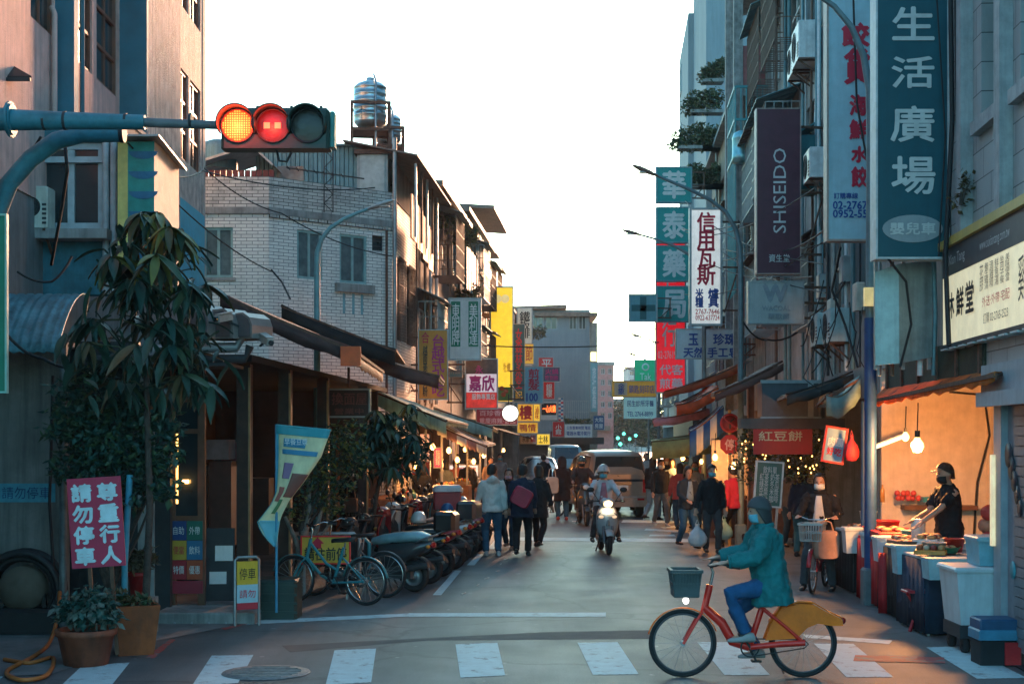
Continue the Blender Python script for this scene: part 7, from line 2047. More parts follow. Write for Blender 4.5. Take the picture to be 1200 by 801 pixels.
 if top:
  m=MB()
  hz=hem-hip.z
  e=.028+bulk
  rg=[(.56,.07,.066,-.005),(.525,.105,.078,0),(.49,.155+e,.088+e*.6,0),(.4,.168+e,.105+e,.005),(.25,.155+e*1.3,.112+e,.01),(.1,.158+e*1.3,.115+e,.0),(0,.165+e*1.3,.122+e,-.005)]
  if hz<-.02:rg.append((hz,.17+e*1.3+skirt,.125+e+skirt*.7,-.005))
  m.loft([ringat(h,rx,ry,f)for h,rx,ry,f in rg])
  for(sj,el,wr,sd_)in arms:
   if sleeve>.6:
    m.tube([sj-X*.03*sd_,sj.lerp(el,.35),el,el.lerp(wr,.5),el.lerp(wr,.97)],[.078+bulk,.072+bulk,.062+bulk,.056+bulk,.046+bulk*.6],12)
   else:
    m.tube([sj-X*.03*sd_,sj.lerp(el,.35),sj.lerp(el,.8)],[.074,.07,.066],12)
  if hood:
   m.tube([at(.5,-.07)-X*.1,at(.53,-.13),at(.5,-.07)+X*.1],[.05,.075,.05],10)
  soft(put(m,'jacket',top),(vx+.003)*s,4,.06 if near else .04)
 if top and near and sleeve>.6:
  put(MB().tube([at(.545)+X*(math.cos(a)*.078)+fw*(math.sin(a)*.075)for a in[2*PI*q/14 for q in range(14)]],.022,8,False,1.4,(0,0,1),True,True),'collar',top)
  for sd_ in(-1,1):
   put(MB().bar(at(.1,.125+bulk)+X*(.05*sd_),at(.08,.105+bulk)+X*(.14*sd_),.016,.03),'pocket_flap',top)
  for(sj,el,wr,sd_)in arms:
   put(MB().tube([el.lerp(wr,.93),el.lerp(wr,1.0)],.047+bulk*.6,12),'cuff',top)
 if inner:
  g=[]
  for i in range(6):
   h=.5-.42*i/5
   g.append([at(h,(.088+.035+bulk+(.022 if h<.45 else 0))*math.cos(a)+.006)+X*(.2*math.sin(a))for a in[(.2+.06*i)*q for q in(-1,-.5,0,.5,1)]])
  put(MB().sheet(g,.01),'shirt_front',inner)
 sm_=shoe or cloth('black_shoe',(.015,.015,.017),.5)
 for(hj,kn,an,sd_)in legs:
  tip=-V((0,1,0))
  sh_=MB()
  rr_=[]
  for(y,w,z0,z1)in((.075,.03,-.075,-.02),(.06,.04,-.08,.01),(.0,.042,-.08,.03),(-.07,.046,-.08,-.02),(-.15,.044,-.08,-.035),(-.185,.026,-.078,-.05)):
   rr_.append([an+V((w*math.cos(a),y,(z0+z1)/2+(z1-z0)/2*math.sin(a)))for a in[2*PI*i/10 for i in range(10)]])
  put(sh_.loft(rr_),'shoe',sm_)
# head wear
 hm_=hair_mat or M('black_hair',(.012,.01,.009),.5,var=.4,scale=20,bump=.5)
 def shell(r,cut,thick=.014,cy=.003):
  """dome over the head; cut(azimuth) = lowest z in head space"""
  g=[]
  na,nu=28,9
  for u in range(nu+1):
   row=[]
   for i in range(na+1):
    a=2*PI*i/na
    zc=cut(a)
    th=(u/nu)
    zt=.122+r-.075
    z=zt-(zt-zc)*(1-math.cos(th*PI/2))if zc>-.02 else zt-(zt-zc)*th**1.4
    q=max(0.0,min(1,(z+.06)/(zt+.06)))
    prof=math.sqrt(max(0.0,1-max(0,(z-.02)/(zt-.02))**2))if z>.02 else 1.0
    row.append(Hm@V((math.sin(a)*r*prof*1.02,cy-math.cos(a)*(r+.018)*prof,z)))
   g.append(row)
  return MB().sheet(g,-thick)
 if hair=='short':cut=lambda a:.08-.125*(1-math.cos(a))/2-.03*(1 if abs(a-PI)<1.2 else 0)
 elif hair=='bob':cut=lambda a:.085-.22*min(1,max(0,(1-math.cos(a))/2*1.9-.25))
 elif hair=='long':cut=lambda a:.085-.36*min(1,max(0,(1-math.cos(a))/2*1.9-.3))
 else:cut=None
 if cut:
  ho=put(shell(.082,cut),'hair',hm_)
  if hair=='short':
   pass
 if hat=='helmet':
  put(shell(.108,lambda a:.03-.07*(1-math.cos(a))/2,.02),'helmet',hat_mat)
  put(MB().sheet([[Hm@V((math.sin(a)*.12,.0-math.cos(a)*.135-.0,z))for a in(-.9,-.45,0,.45,.9)]for z in(.05,.02)],.006),'visor',GLASSB)
 elif hat=='cap':
  put(shell(.084,lambda a:.056-.012*(1-math.cos(a))/2,.01),'cap',hat_mat)
  put(MB().sheet([[Hm@V((x*(1-.12*k),-.085-.09*k*(1-(x/.08)**2*.45),.06-.012*k))for x in(-.062,-.035,0,.035,.062)]for k in(0,.5,1)],.006),'cap_brim',hat_mat)
 elif hat=='hood':
  put(shell(.1,lambda a:.07-.24*min(1,max(0,(1-math.cos(a))/2*2.2-.2)),.02),'hood',hat_mat)
 elif hat=='beanie':
  put(shell(.09,lambda a:.05-.05*(1-math.cos(a))/2,.012),'beanie',hat_mat)
 if mask:
  g=[]
  for i in range(6):
   z=-.018-.085*i/5
   bul=.012*math.sin(PI*(i/5))
   g.append([Hm@V((math.sin(a)*(.078+bul*.5),-math.cos(a)*(.1+bul)-.004+.02*(i/5)**2*math.cos(a),z))for a in[math.radians(-72+144*j/10)for j in range(11)]])
  put(MB().sheet(g,.006),'face_mask',mask)
 else:
  put(MB().ell(Hm@V((0,-.092,-.062)),.022,.008,.006,8,5),'mouth',M('lip',(.3,.1,.09),.5))
 for e in(-1,1):
  put(MB().ell(Hm@V((e*.031,-.0895,.012)),.013,.006,.006,8,5),'eye',M('eye_dark',(.02,.018,.018),.2))
 return t
MASKB=cloth('mask_blue',(.12,.38,.48));MASKW=cloth('mask_white',(.6,.64,.65));MASKK=cloth('mask_black',(.02,.02,.022));MASKP=cloth('mask_pink',(.5,.3,.33))
JEAN=cloth('jeans_blue',(.035,.1,.17));JEAND=cloth('jeans_dark',(.02,.045,.075));BLK=cloth('black',(.016,.017,.02));NAVY=cloth('navy',(.018,.028,.055));GREYC=cloth('charcoal',(.05,.05,.055));SNEAK=cloth('white_shoe',(.45,.45,.44),.6)
W1=dict(fl=(.1,-.22,.08),fr=(-.1,.2,.13),hl=(.28,.12,.76),hr=(-.28,-.16,.78))
W2=dict(fl=(.09,.2,.13),fr=(-.09,-.2,.08),hl=(.27,-.18,.79),hr=(-.27,.1,.76))
STN=dict(fl=(.11,-.03,.08),fr=(-.11,.03,.08),hl=(.26,-.04,.74),hr=(-.26,-.02,.74))
def gp_(px,py,dz=0):
 q=G(px,py);return(q.x,q.y,dz)
PEOPLE={}
PEOPLE['hoodie']=person('person in a pale grey hoodie and jeans walking away on the left',gp_(577,651),PI+.15,1.74,cloth('hoodie_grey',(.62,.6,.56)),JEAN,hair='short',pose=dict(STN,hl=(.3,-.2,.85),hr=(-.26,.02,.76),yaw=-.5),hem=.82,hood=True,shoe=SNEAK)
PEOPLE['blackmask']=person('person in a black jacket and pink mask walking towards the camera on the left',gp_(597,643),-.2,1.62,BLK,JEAND,hair='long',mask=MASKP,pose=dict(W1,hl=(.22,-.25,.85)),hem=.8,shoe=cloth('tan_shoe',(.3,.2,.14)))
PEOPLE['navy']=person('person in a navy jacket seen from behind beside a red bag',gp_(612,651.5),PI-.1,1.74,NAVY,BLK,hair='short',pose=dict(W2,hr=(-.22,-.2,.9)),hem=.72,skirt=.015)
PEOPLE['blackcoat']=person('person in a black coat walking away right of the red bag',gp_(630,641),PI-.35,1.68,cloth('black_coat',(.02,.02,.022)),BLK,hair='bob',pose=dict(W1,yaw=.9),hem=.62,skirt=.02)
PEOPLE['browncoat']=person('person in a long dark brown coat and jeans seen from behind in mid street',gp_(659,609),PI+.1,1.7,cloth('brown_coat',(.03,.02,.02)),JEAN,hair='bob',pose=dict(STN,hr=(-.24,.0,.85)),hem=.52,skirt=.03,hat='hood',hat_mat=cloth('brown_coat',(.03,.02,.02)),shoe=cloth('red_shoe',(.3,.06,.05)))
PEOPLE['r1']=person('person in a black jacket and pale jeans turned away beside the minivan',gp_(764,609),PI-.7,1.7,BLK,cloth('jeans_pale',(.12,.2,.27)),hair='long',pose=W2,hem=.85)
PEOPLE['r2']=person('person in a black printed hoodie and grey trousers walking with a mask',gp_(774,616),.25,1.68,cloth('print_black',(.03,.03,.03)),cloth('grey_trouser',(.13,.13,.13)),hair='short',mask=MASKW,pose=W1,hem=.84,hood=True,shoe=SNEAK)
PEOPLE['r3']=person('person in a pale blue shirt among the shoppers on the right',gp_(788,610),-.3,1.66,cloth('pale_blue',(.25,.36,.43)),JEAN,hair='long',pose=STN,hem=.85)
PEOPLE['r4']=person('person in an open dark jacket over a blue plaid shirt looking down',gp_(805,641),.35,1.66,cloth('dark_denim',(.03,.04,.05)),JEAN,hair='bob',pose=dict(W1,hl=(.12,-.3,1.05),hr=(-.14,-.28,1.0),pitch=-.25),hem=.8,inner=cloth('plaid_blue',(.22,.32,.4)))
PEOPLE['r5']=person('person in a black zip jacket and blue mask carrying a plastic bag',gp_(834,648),.05,1.72,BLK,cloth('dark_grey_trouser',(.05,.05,.053)),hair='short',mask=MASKB,pose=dict(STN,fl=(.1,-.12,.08),fr=(-.1,.1,.1),hr=(-.34,-.08,.78)),hem=.76)
PEOPLE['r6']=person('person in a crimson jacket with its back turned striding away',gp_(860,642),PI+.5,1.68,cloth('crimson',(.34,.02,.05)),BLK,hair='short',pose=dict(fl=(.1,-.3,.08),fr=(-.1,.3,.14),hl=(.26,.1,.8),hr=(-.26,-.12,.8)),hem=.82)
PEOPLE['r7']=person('person in a maroon top farther back under the olive awning',gp_(822,606),-.2,1.66,cloth('maroon',(.16,.03,.06)),BLK,hair='bob',mask=MASKW,pose=STN,hem=.8)
PEOPLE['r8']=person('person in a mustard jacket farther back by the right stalls',gp_(803,600),.3,1.66,cloth('mustard',(.3,.22,.07)),JEAND,hair='short',mask=MASKB,pose=W1,hem=.8)
PEOPLE['r9']=person('person in white far down on the right of the street',gp_(757,588),.0,1.68,cloth('off_white',(.42,.42,.4)),JEAND,hair='short',pose=W2,hem=.84)
PEOPLE['dark']=person('person in dark clothes with tied hair near the menu board',gp_(940,652),PI-.4,1.68,NAVY,cloth('teal_trouser',(.03,.12,.16)),hair='bob',pose=STN,hem=.8)
PEOPLE['pack']=person('person in black with a brown bag standing among the left scooters',gp_(411,640,.0),.1,1.68,BLK,BLK,hair='short',mask=MASKW,pose=dict(STN,hl=(.1,-.26,1.0),hr=(-.1,-.26,1.02)),hem=.8)
PEOPLE['back']=person('broad person in black seen from behind by the red delivery box',gp_(493,632),PI,1.72,BLK,BLK,hair='short',pose=STN,hem=.75,hat='hood',hat_mat=BLK)
PEOPLE['m1']=person('shopper in grey at the lit stall on the left',gp_(523,612),PI+.8,1.64,cloth('slate',(.1,.13,.15)),BLK,hair='bob',pose=STN,hem=.8)
PEOPLE['m2']=person('shopper in tan by the far left stalls',gp_(574,600),.6,1.66,cloth('tan',(.3,.2,.14)),JEAND,hair='short',pose=STN,hem=.8)
PEOPLE['far1']=person('distant person in black between the parked cars',gp_(637,590),PI,1.66,BLK,BLK,hair='short',pose=W1,hem=.8)
for(px,py,rz_,H_,tc,bc,hr,mk,ps,lab)in((746,600,.2,1.66,(.05,.06,.07),BLK,'short',MASKB,W1,'person in dark grey walking just right of the minivan'),(797,622,PI,1.62,(.3,.06,.06),JEAND,'bob',None,W2,'person in a brick red top seen from behind among the shoppers'),(781,604,.1,1.7,(.02,.03,.05),BLK,'short',MASKW,W2,'tall person in black behind the printed hoodie'),(815,618,-.3,1.64,(.4,.36,.32),JEAN,'long',MASKB,STN,'person in a cream cardigan by the olive awning'),(845,622,.4,1.66,(.03,.09,.1),BLK,'bob',None,STN,'person in dark teal standing behind the crimson jacket'),(873,630,PI-.5,1.68,(.06,.05,.05),JEAND,'short',None,STN,'person in brown beside the red octagon sign'),(548,606,PI,1.66,(.03,.03,.035),JEAND,'short',None,STN,'person in black at the second produce stall'),(535,603,PI+.6,1.6,(.35,.12,.1),BLK,'bob',MASKW,STN,'person in a rust coloured top at the left stalls'),(586,590,.1,1.68,(.2,.22,.24),BLK,'short',MASKB,W1,'person in grey far back on the left side of the street'),(925,640,.3,1.66,(.1,.1,.11),JEAND,'short',MASKB,STN,'person in charcoal standing between the menu board and the stall')):
 person(lab,gp_(px,py),rz_,H_,cloth('t%d'%px,tc),bc,hair=hr,mask=mk,pose=ps,hem=.8)
RIDE=dict(hip=(0,.3,.88),lean=.06,fl=(.15,-.2,.42),fr=(-.15,-.2,.42),hl=(.31,-.27,1.06),hr=(-.31,-.27,1.06))
q=G(711,650)
sc1=make_scooter('white headlit scooter ridden towards the camera in the middle of the road',(q.x,q.y+.62,0),.06,SCM['silver'],lit=True)
PEOPLE['rider']=person('rider in a white shirt with a pale helmet and blue mask on the headlit scooter',sc1.location,.06,1.7,cloth('rider_white',(.5,.5,.52)),cloth('rider_dark',(.05,.035,.035)),hair='short',mask=MASKB,pose=dict(RIDE,fl=(.26,-.12,.3),fr=(-.26,-.12,.3)),hem=.86,hat='helmet',hat_mat=M('helmet_pale',(.5,.46,.45),.25,coat=.4),inner=cloth('rider_pink',(.4,.16,.2)))
q=G(680,616)
sc2=make_scooter('dark scooter waiting behind the headlit one',(q.x+.1,q.y+.6,0),.1,SCM['graphite'])
PEOPLE['rider2']=person('rider in brown with a dark helmet behind the headlit scooter',sc2.location,.1,1.74,cloth('rider_brown',(.06,.04,.035)),BLK,hair='short',mask=MASKK,pose=RIDE,hem=.86,hat='helmet',hat_mat=M('helmet_dark',(.05,.09,.1),.25,coat=.4))
lh_=bpy.data.lights.new('headlight_beam','SPOT');lh_.energy=8;lh_.color=(1,.75,.45);lh_.spot_size=1.4;lh_.shadow_soft_size=.06
lo=bpy.data.objects.new('headlight_beam',lh_);COL.objects.link(lo);lo.parent=sc1;lo.location=(0,-.62,.98);lo.rotation_euler=(math.radians(70),0,0)
TEALC=cloth('teal_coat',(.015,.16,.17))
PEOPLE['cyc']=person('cyclist in a bulky teal coat, blue jeans and mask riding across the crosswalk',bike1.location,math.radians(-90),1.7,TEALC,cloth('bright_jeans',(.02,.085,.2)),hair='bob',hair_mat=M('dark_grey_hair',(.03,.03,.032),.6),mask=MASKB,pose=dict(hip=(0,.26,.9),lean=.1,fl=(.13,.02,.43),fr=(-.13,.16,.24),hl=(.27,-.18,1.12),hr=(-.27,-.18,1.12),pitch=-.1),hem=.7,skirt=.05,bulk=.028,hat='beanie',hat_mat=M('grey_cap_cloth',(.06,.065,.07),.8),near=True,shoe=cloth('grey_shoe',(.3,.3,.3),.6),group='cyclists')
PEOPLE['cyc2']=person('person in an open black jacket and white shirt straddling the dark red bicycle',bike2.location,math.radians(-22),1.74,BLK,cloth('cyc2_trouser',(.06,.07,.08)),hair='bob',mask=MASKW,pose=dict(hip=(0,.12,.88),lean=.04,fl=(.2,-.02,.08),fr=(-.22,-.05,.08),hl=(.27,-.2,1.08),hr=(-.27,-.2,1.08)),hem=.8,inner=cloth('white_tee',(.5,.52,.53)),near=True,group='cyclists')
PEOPLE['vendor']=person('food stall vendor in a black tee, cap and mask reaching over the counter',(lx(1112,17.9),17.9,.14),math.radians(-75),1.8,cloth('vendor_black',(.014,.015,.018)),BLK,hair='short',mask=MASKK,pose=dict(STN,hl=(.1,-.42,1.02),hr=(-.14,-.38,1.04),pitch=-.12),hem=.8,sleeve=.4,hat='cap',hat_mat=M('brown_cap',(.42,.3,.2),.8),near=True)
def bag(label,loc,w,d,h,mat,rz=0,tilt=0,strap=.3,name='shoulder_bag',cat='bag'):
 t=thing(name,label,cat,loc,rz);t.rotation_euler=(0,tilt,rz)
 lofty([(0,-d/2,h*.5,w*.42,h*.46),(0,-d*.25,h*.5,w*.5,h*.5),(0,d*.25,h*.5,w*.5,h*.5),(0,d/2,h*.5,w*.42,h*.46)],18,5).build('pouch',mat,t)
 if strap:
  MB().tube([(-w*.3,0,h*.95),(-w*.2,0,h+strap*.8),(0,0,h+strap),(w*.2,0,h+strap*.8),(w*.3,0,h*.95)],.012,6).build('strap',mat,t)
 return t
q=W(606,592,26.6);bag('bright crimson bag slung on the back of the person in navy',q,.38,.12,.36,M('crimson_bag',(.34,.015,.05),.5),0,math.radians(28),0)
q=W(647,578,38.3);bag('pale canvas tote hanging at the side of the person in a long brown coat',q,.36,.12,.45,M('canvas_tote',(.5,.42,.36),.8),.3,0,.25)
def plastic_bag(label,loc,h,mat):
 t=thing('plastic_bag',label,'bag',loc)
 lofty([(0,0,.02,.1,.001),],14)if False else None
 prof=[(.01,0),(.12,.01),(.17,.09),(.18,.18),(.14,.28),(.07,.36),(.04,.42),(.05,.46)]
 m=MB();n=16;rings=[]
 rnd_=random.Random(int(loc[0]*100))
 for r,z in prof:
  rings.append([(math.cos(a)*r*rnd_.uniform(.85,1.15),math.sin(a)*r*.6*rnd_.uniform(.85,1.15),z*h)for a in[2*PI*i/n for i in range(n)]])
 m.loft(rings).build('sack',mat,t)
 MB().tube([(-.04,0,.44*h),(0,0,.55*h),(.04,0,.44*h)],.008,6).build('handle',mat,t)
 return t
PLB=M('plastic_pale',(.5,.56,.6),.35,var=.2,bump=.3)
plastic_bag('full white plastic bag held by the person in a black zip jacket',W(817,640,27.6),.95,PLB)
plastic_bag('pale teal plastic bag carried by the person in crimson',W(848,632,28.6),.9,M('plastic_teal',(.2,.42,.45),.4,bump=.3))
bag('tan shopping bag hanging from the handlebar of the dark red bicycle',W(968,655,20.6),.38,.2,.42,M('kraft_bag',(.38,.22,.16),.7),.2,0,.14)
bag('brown shoulder bag of the person among the left scooters',W(411,600,29),.3,.12,.3,M('brown_bag',(.16,.08,.05),.6),0,0,.4)
# food stall on the right
FOAM=M('styrofoam',(.5,.6,.64),.6,var=.15,streak=.15);REDC=M('red_tablecloth',(.42,.015,.02),.6,var=.25);NAVYC=M('navy_skirt',(.015,.035,.07),.8,var=.3);BLKC=M('black_skirt',(.015,.018,.022),.8,var=.3);BLUC=M('blue_crate',(.04,.2,.32),.45)
def skirt_table(label,x0,x1,y0,y1,h,top,skirt,name='stall_table'):
 t=thing(name,label,'table',((x0+x1)/2,y0,0))
 w=(x1-x0)/2;d=y1-y0
 MB().bbox(-w,w,0,d,h-.03,h,.01).build('tabletop',top,t)
 def side(fn,n,nm):
  g=[]
  for i in range(2):
   g.append([fn(j/n,.0 if i==0 else 1.0,.014*math.sin(j*1.9)*(i))for j in range(n+1)])
  MB().sheet(g,.006).build(nm,skirt,t)
 side(lambda u,v,o:(-w+2*w*u,-.005+o,(h-.035)*(1-v)+.03*v),22,'skirt')
 side(lambda u,v,o:(-w-.005+o,d*u,(h-.035)*(1-v)+.03*v),22,'skirt')
 for sx in(-1,1):
  for yy in(.05,d-.05):
   MB().bar((sx*(w-.05),yy,0),(sx*(w-.05),yy,h-.035),.035).build('leg',STEEL,t)
 return t
def foam_box(label,loc,w,d,h,mat=None,lid=True,rz=0,group=None):
 t=thing('foam_box',label,'box',loc,rz,group)
 m=mat or FOAM
 MB().add([(-w*.46,-d*.46,0),(w*.46,-d*.46,0),(w*.46,d*.46,0),(-w*.46,d*.46,0),(-w/2,-d/2,h),(w/2,-d/2,h),(w/2,d/2,h),(-w/2,d/2,h)],[(3,2,1,0),(4,5,6,7),(0,1,5,4),(1,2,6,5),(2,3,7,6),(3,0,4,7)]).build('tub',m,t)
 if lid:MB().bbox(-w*.53,w*.53,-d*.53,d*.53,h+.002,h+.05,.015).build('lid',m,t)
 return t
T=[(1000,1030,20.6,'far skirted stall table in black at the end of the food stall',FOAM,BLKC),(1030,1058,18.9,'stall table with a red cloth panel hanging in front',REDC,REDC),(1058,1084,17.6,'stall table with a black skirt between the red cloth and the navy one',FOAM,BLKC),(1084,1120,16.3,'stall table with a navy skirt beside the big white tub',FOAM,NAVYC)]
for i,(p0,p1,d,lab,tp,sk)in enumerate(T):
 x0=lx(p0,d);x1=x0+1.0+.1*i
 skirt_table(lab,x0,x1,d,d+1.15,.9,tp,sk)
tubw=thing('white_tub_cart','big white plastic tub on wheels at the front of the food stall','tub',(lx(1151,15.3),15.3,0))
w,d,h0,h1=.37,.32,.3,.86
MB().add([(-w*.86,-d*.9,h0),(w*.86,-d*.9,h0),(w*.86,d*.9,h0),(-w*.86,d*.9,h0),(-w,-d,h1),(w,-d,h1),(w,d,h1),(-w,d,h1)],[(3,2,1,0),(4,5,6,7),(0,1,5,4),(1,2,6,5),(2,3,7,6),(3,0,4,7)]).build('tub',M('white_tub',(.5,.6,.63),.4,var=.12,streak=.2),tubw)
MB().bbox(-w*1.07,w*1.07,-d*1.07,d*1.07,h1+.002,h1+.05,.02).build('rim',MATS['white_tub'],tubw)
MB().box(-w*.9,w*.9,-d*.9,d*.9,.16,h0-.003).build('cart_base',DARK,tubw)
for sx in(-1,1):
 for sy in(-1,1):
  wh=MB().lathe([(.02,-.03),(.08,-.03),(.085,0),(.08,.03),(.02,.03)],(sx*w*.7,sy*d*.7,.085),14,axis='x').build('wheel',TYRE,tubw)
foam_box('pale blue storage box on top of the white tub',(lx(1166,15.3),15.3,.915),.5,.45,.26,M('pale_blue_box',(.16,.42,.52),.4))
foam_box('pale blue foam box at the front of the navy skirted table',(lx(1106,16.2),16.1,.68),.5,.3,.24,M('icy_blue_box',(.25,.5,.58),.5),False)
foam_box('white foam box leaning on the far black skirted table',(lx(1010,20.4),20.42,.62),.52,.25,.32,None,True)
foam_box('second white foam box along the far black table',(lx(1026,19.9),19.6,.62),.52,.25,.3,None,True)
foam_box('white foam box above the red cloth panel',(lx(1048,18.6),18.6,.66),.52,.25,.28,None,True)
foam_box('pale foam box over the black skirt in mid stall',(lx(1068,17.4),17.35,.62),.46,.25,.3,M('icy_blue_box2',(.3,.52,.6),.5),True)
rc=thing('red_table_drape','bright red cloth drape hanging to the ground mid stall','cloth',(lx(1054,18.3),18.35,0))
MB().sheet([[(-.26+.5*j/16,.02*math.sin(j*1.7)-.12*(1-i/3)*0,.78*i/3+.01)for j in range(17)]for i in range(4)],.008).build('drape',REDC,rc)
GOODS=[('red plastic basin of goods on the far stall table','basin',1030,636,19.9,.2,.1,(.5,.02,.03)),('white tray beside the red basin','tray',1012,634,20.7,.22,.05,(.55,.58,.58)),('dark red stew pan in mid stall','basin',1052,628,19.2,.18,.12,(.35,.02,.03)),('steel tray with brown food near the vendor','tray',1082,634,17.9,.24,.05,(.35,.33,.3)),('shallow brown basket beside the steel tray','basin',1070,640,17.4,.16,.08,(.3,.16,.1)),('green basin at the front of the stall','basin',1110,655,16.6,.19,.07,(.05,.3,.15)),('pale plate in front of the vendor','tray',1100,642,16.9,.2,.04,(.5,.5,.5)),('yellow box lid on the counter','tray',1085,626,18.6,.18,.06,(.6,.4,.05)),('red cardboard tray under the white canister','tray',1090,630,18.2,.24,.06,(.45,.04,.03)),('navy jar lid on the middle table','basin',1063,636,17.7,.09,.08,(.03,.08,.2))]
GOODS+=[('tall stack of white foam bowls on the far table','basin',1020,630,20.9,.13,.26,(.6,.62,.62)),('heap of bright red bags on the far stall table','basin',1040,630,19.6,.2,.2,(.55,.02,.03)),('crimson cool box lid by the red cloth table','tray',1046,628,18.9,.3,.2,(.55,.03,.03)),('blue plastic tub in mid stall','basin',1072,632,18.3,.15,.15,(.05,.25,.4)),('pile of white paper boxes behind the steel tray','tray',1092,628,17.4,.22,.22,(.62,.62,.6)),('brown wrapped packet near the table edge','tray',1062,640,18.0,.2,.1,(.3,.16,.1)),('grey scale dish at the front table','basin',1098,650,16.5,.14,.13,(.4,.42,.42)),('red sauce tub beside the green basin','basin',1122,650,16.7,.12,.16,(.5,.04,.03)),('clear lidded box beside the pale plate','tray',1116,640,17.2,.2,.14,(.5,.58,.6)),('orange snack tray on the navy skirted table','tray',1094,655,16.4,.18,.1,(.6,.25,.05))]
for lab,kind,px,py,d,r,h,c in GOODS:
 z=max(.925,lz(py,d))
 t=thing(kind,lab,kind,(lx(px,d),d+.12,.925),rnd.uniform(0,3))
 gm=M('goods_%d_%d'%(px,py),c,.4,var=.15)
 if kind=='basin':
  MB().lathe([(.01,0),(r*.75,0),(r,h),(r*1.06,h),(r*.97,h*.96),(r*.72,.015),(.01,.015)],n=20).build('bowl',gm,t)
  for k in range(9):
   a=k*2.4;rr=r*.6*math.sqrt((k+.5)/9)
   MB().ell((math.cos(a)*rr,math.sin(a)*rr,h*.75),r*.28,r*.28,r*.2,8,6).build('food_piece',M('food_%d'%(k%4),((.35,.12,.05),(.45,.28,.12),(.3,.05,.04),(.5,.42,.3))[k%4],.6),t)
 else:
  MB().bbox(-r,r,-r*.7,r*.7,0,h*.5,.01).build('base',gm,t)
  for k in range(8):
   MB().ell(((k%4-1.5)*r*.45,(k//4-.5)*r*.6,h*.5+.025),r*.22,r*.24,.035,8,6).build('food_piece',M('food_%d'%((k+1)%4),(.4,.2,.1),.6),t)
cn_=thing('white_canister','white cylinder canister on the counter beside the vendor','canister',(lx(1080,17.8),17.95,.925))
MB().lathe([(.01,0),(.085,0),(.09,.32),(.08,.33),(.07,.3)],n=20).build('body',WHI,cn_);MB().lathe([(.072,.3),(.01,.3)],n=20).build('contents',CREAM,cn_)
t=thing('bag_of_red_fruit','red net bag of fruit on the stall wall shelf','bag',W(1064,587,21.1))
for k in range(9):
 MB().ell(((k%5-2)*.075,(k%2)*.06-.03,.05+(.07 if k>4 else 0)),.045,.045,.045,8,6).build('fruit',M('red_fruit',(.5,.06,.06),.4),t)
foam_box('blue tray box on the stall wall shelf',W(1092,588,21.0),.32,.2,.08,M('shelf_blue',(.03,.22,.32),.4),False)
bt=MB().lathe([(.01,0),(.035,0),(.035,.18),(.015,.22),(.015,.26),(.01,.26)],n=12).build('bottle',M('amber_bottle',(.5,.25,.08),.3),None,W(1034,588,21.1));tag(bt,'slim amber bottle at the left end of the wall shelf','bottle')
BULB=M('hot_bulb',(1,.75,.4),.3,emit=1.3,ecol=(1,.5,.14),bump=0)
def bulb(label,p,r,watt,drop,name='hanging_bulb',col=(1,.38,.1),shade=None):
 t=thing(name,label,'lamp',p)
 MB().lathe([(.001,-r*1.2),(r*.6,-r*1.05),(r,-r*.3),(r*.9,r*.3),(r*.45,r*.9),(r*.4,r*1.2)],n=16).build('bulb',BULB,t)
 MB().cyl((0,0,r*1.1),(0,0,r*2.2),r*.42,10).build('socket',DARK,t)
 MB().tube([(0,0,r*2.2),(.01,0,drop)],.008,6).build('cord',CABLE,t)
 if shade:MB().lathe([(r*.5,r*1.6),(r*2.4,r*.4),(r*2.42,r*.4),(r*.5,r*1.64)],n=20).build('shade',shade,t)
 if watt:
  l=bpy.data.lights.new('bulb_light','POINT');l.energy=watt;l.color=col;l.shadow_soft_size=r*1.3
  o=bpy.data.objects.new('bulb_light',l);COL.objects.link(o);o.parent=t;o.location=(0,-.0,-r*1.9)
 return t
bulb('big glowing bulb hanging over the food stall counter',W(1075,521,18.6),.085,58,.55)
bulb('smaller glowing bulb hanging left of the big one',W(1061,511,18.9),.05,24,.4)
tube=thing('neon_tube','slanted warm fluorescent tube fixed on the stall wall','lamp',W(1042,518,20.9))
a,b=W(1026,524,20.9)-tube.location,W(1060,511,20.9)-tube.location
MB().tube([a,b],.022,8).build('tube',M('neon_warm',(1,.7,.4),.4,emit=1.1,ecol=(1,.55,.25),bump=0),tube);MB().bar(a+Vector((0,.04,.02)),b+Vector((0,.04,.02)),.05).build('fitting',WHITEP,tube)
cb=thing('blue_crate_stack','dark crate with a blue rim and red cloth at the right front corner','crate',(4.84,14.35,0))
cb.scale=(.72,.72,.8)
MB().bbox(-.22,.3,-.2,.25,0,.32,.02).build('lower_crate',BLKC,cb);MB().bbox(-.25,.33,-.23,.28,.322,.45,.02).build('blue_rim',BLUC,cb);MB().bbox(-.23,.31,-.21,.26,.452,.58,.02).build('upper_crate',M('navy_crate',(.02,.08,.17),.5),cb)
MB().box(.1,.32,-.26,-.235,.02,.3).build('red_cloth',REDC,cb)
rw=thing('red_wrapped_parcels','pile of red wrapped parcels beside the shop doorway','parcels',W(1172,640,17.2))
for k in range(7):
 MB().ell(((k%3-1)*.12,(k%2)*.1,.09+.16*(k//3)),.12,.12,.1,10,7).build('parcel',M('parcel_%d'%(k%2),((.5,.05,.04),(.55,.2,.12))[k%2],.5),rw)
st_=thing('red_folding_stool','thin red folding stool legs between the black and navy skirts','stool',(lx(1078,16.7),16.7,0))
for s in(-1,1):
 MB().bar((s*.12,0,0),(-s*.1,.2,.45),.03).build('leg',M('red_enamel',(.4,.02,.03),.4),st_)
MB().bbox(-.16,.16,-.03,.25,.45,.48,.01).build('seat',MATS['red_enamel'],st_)
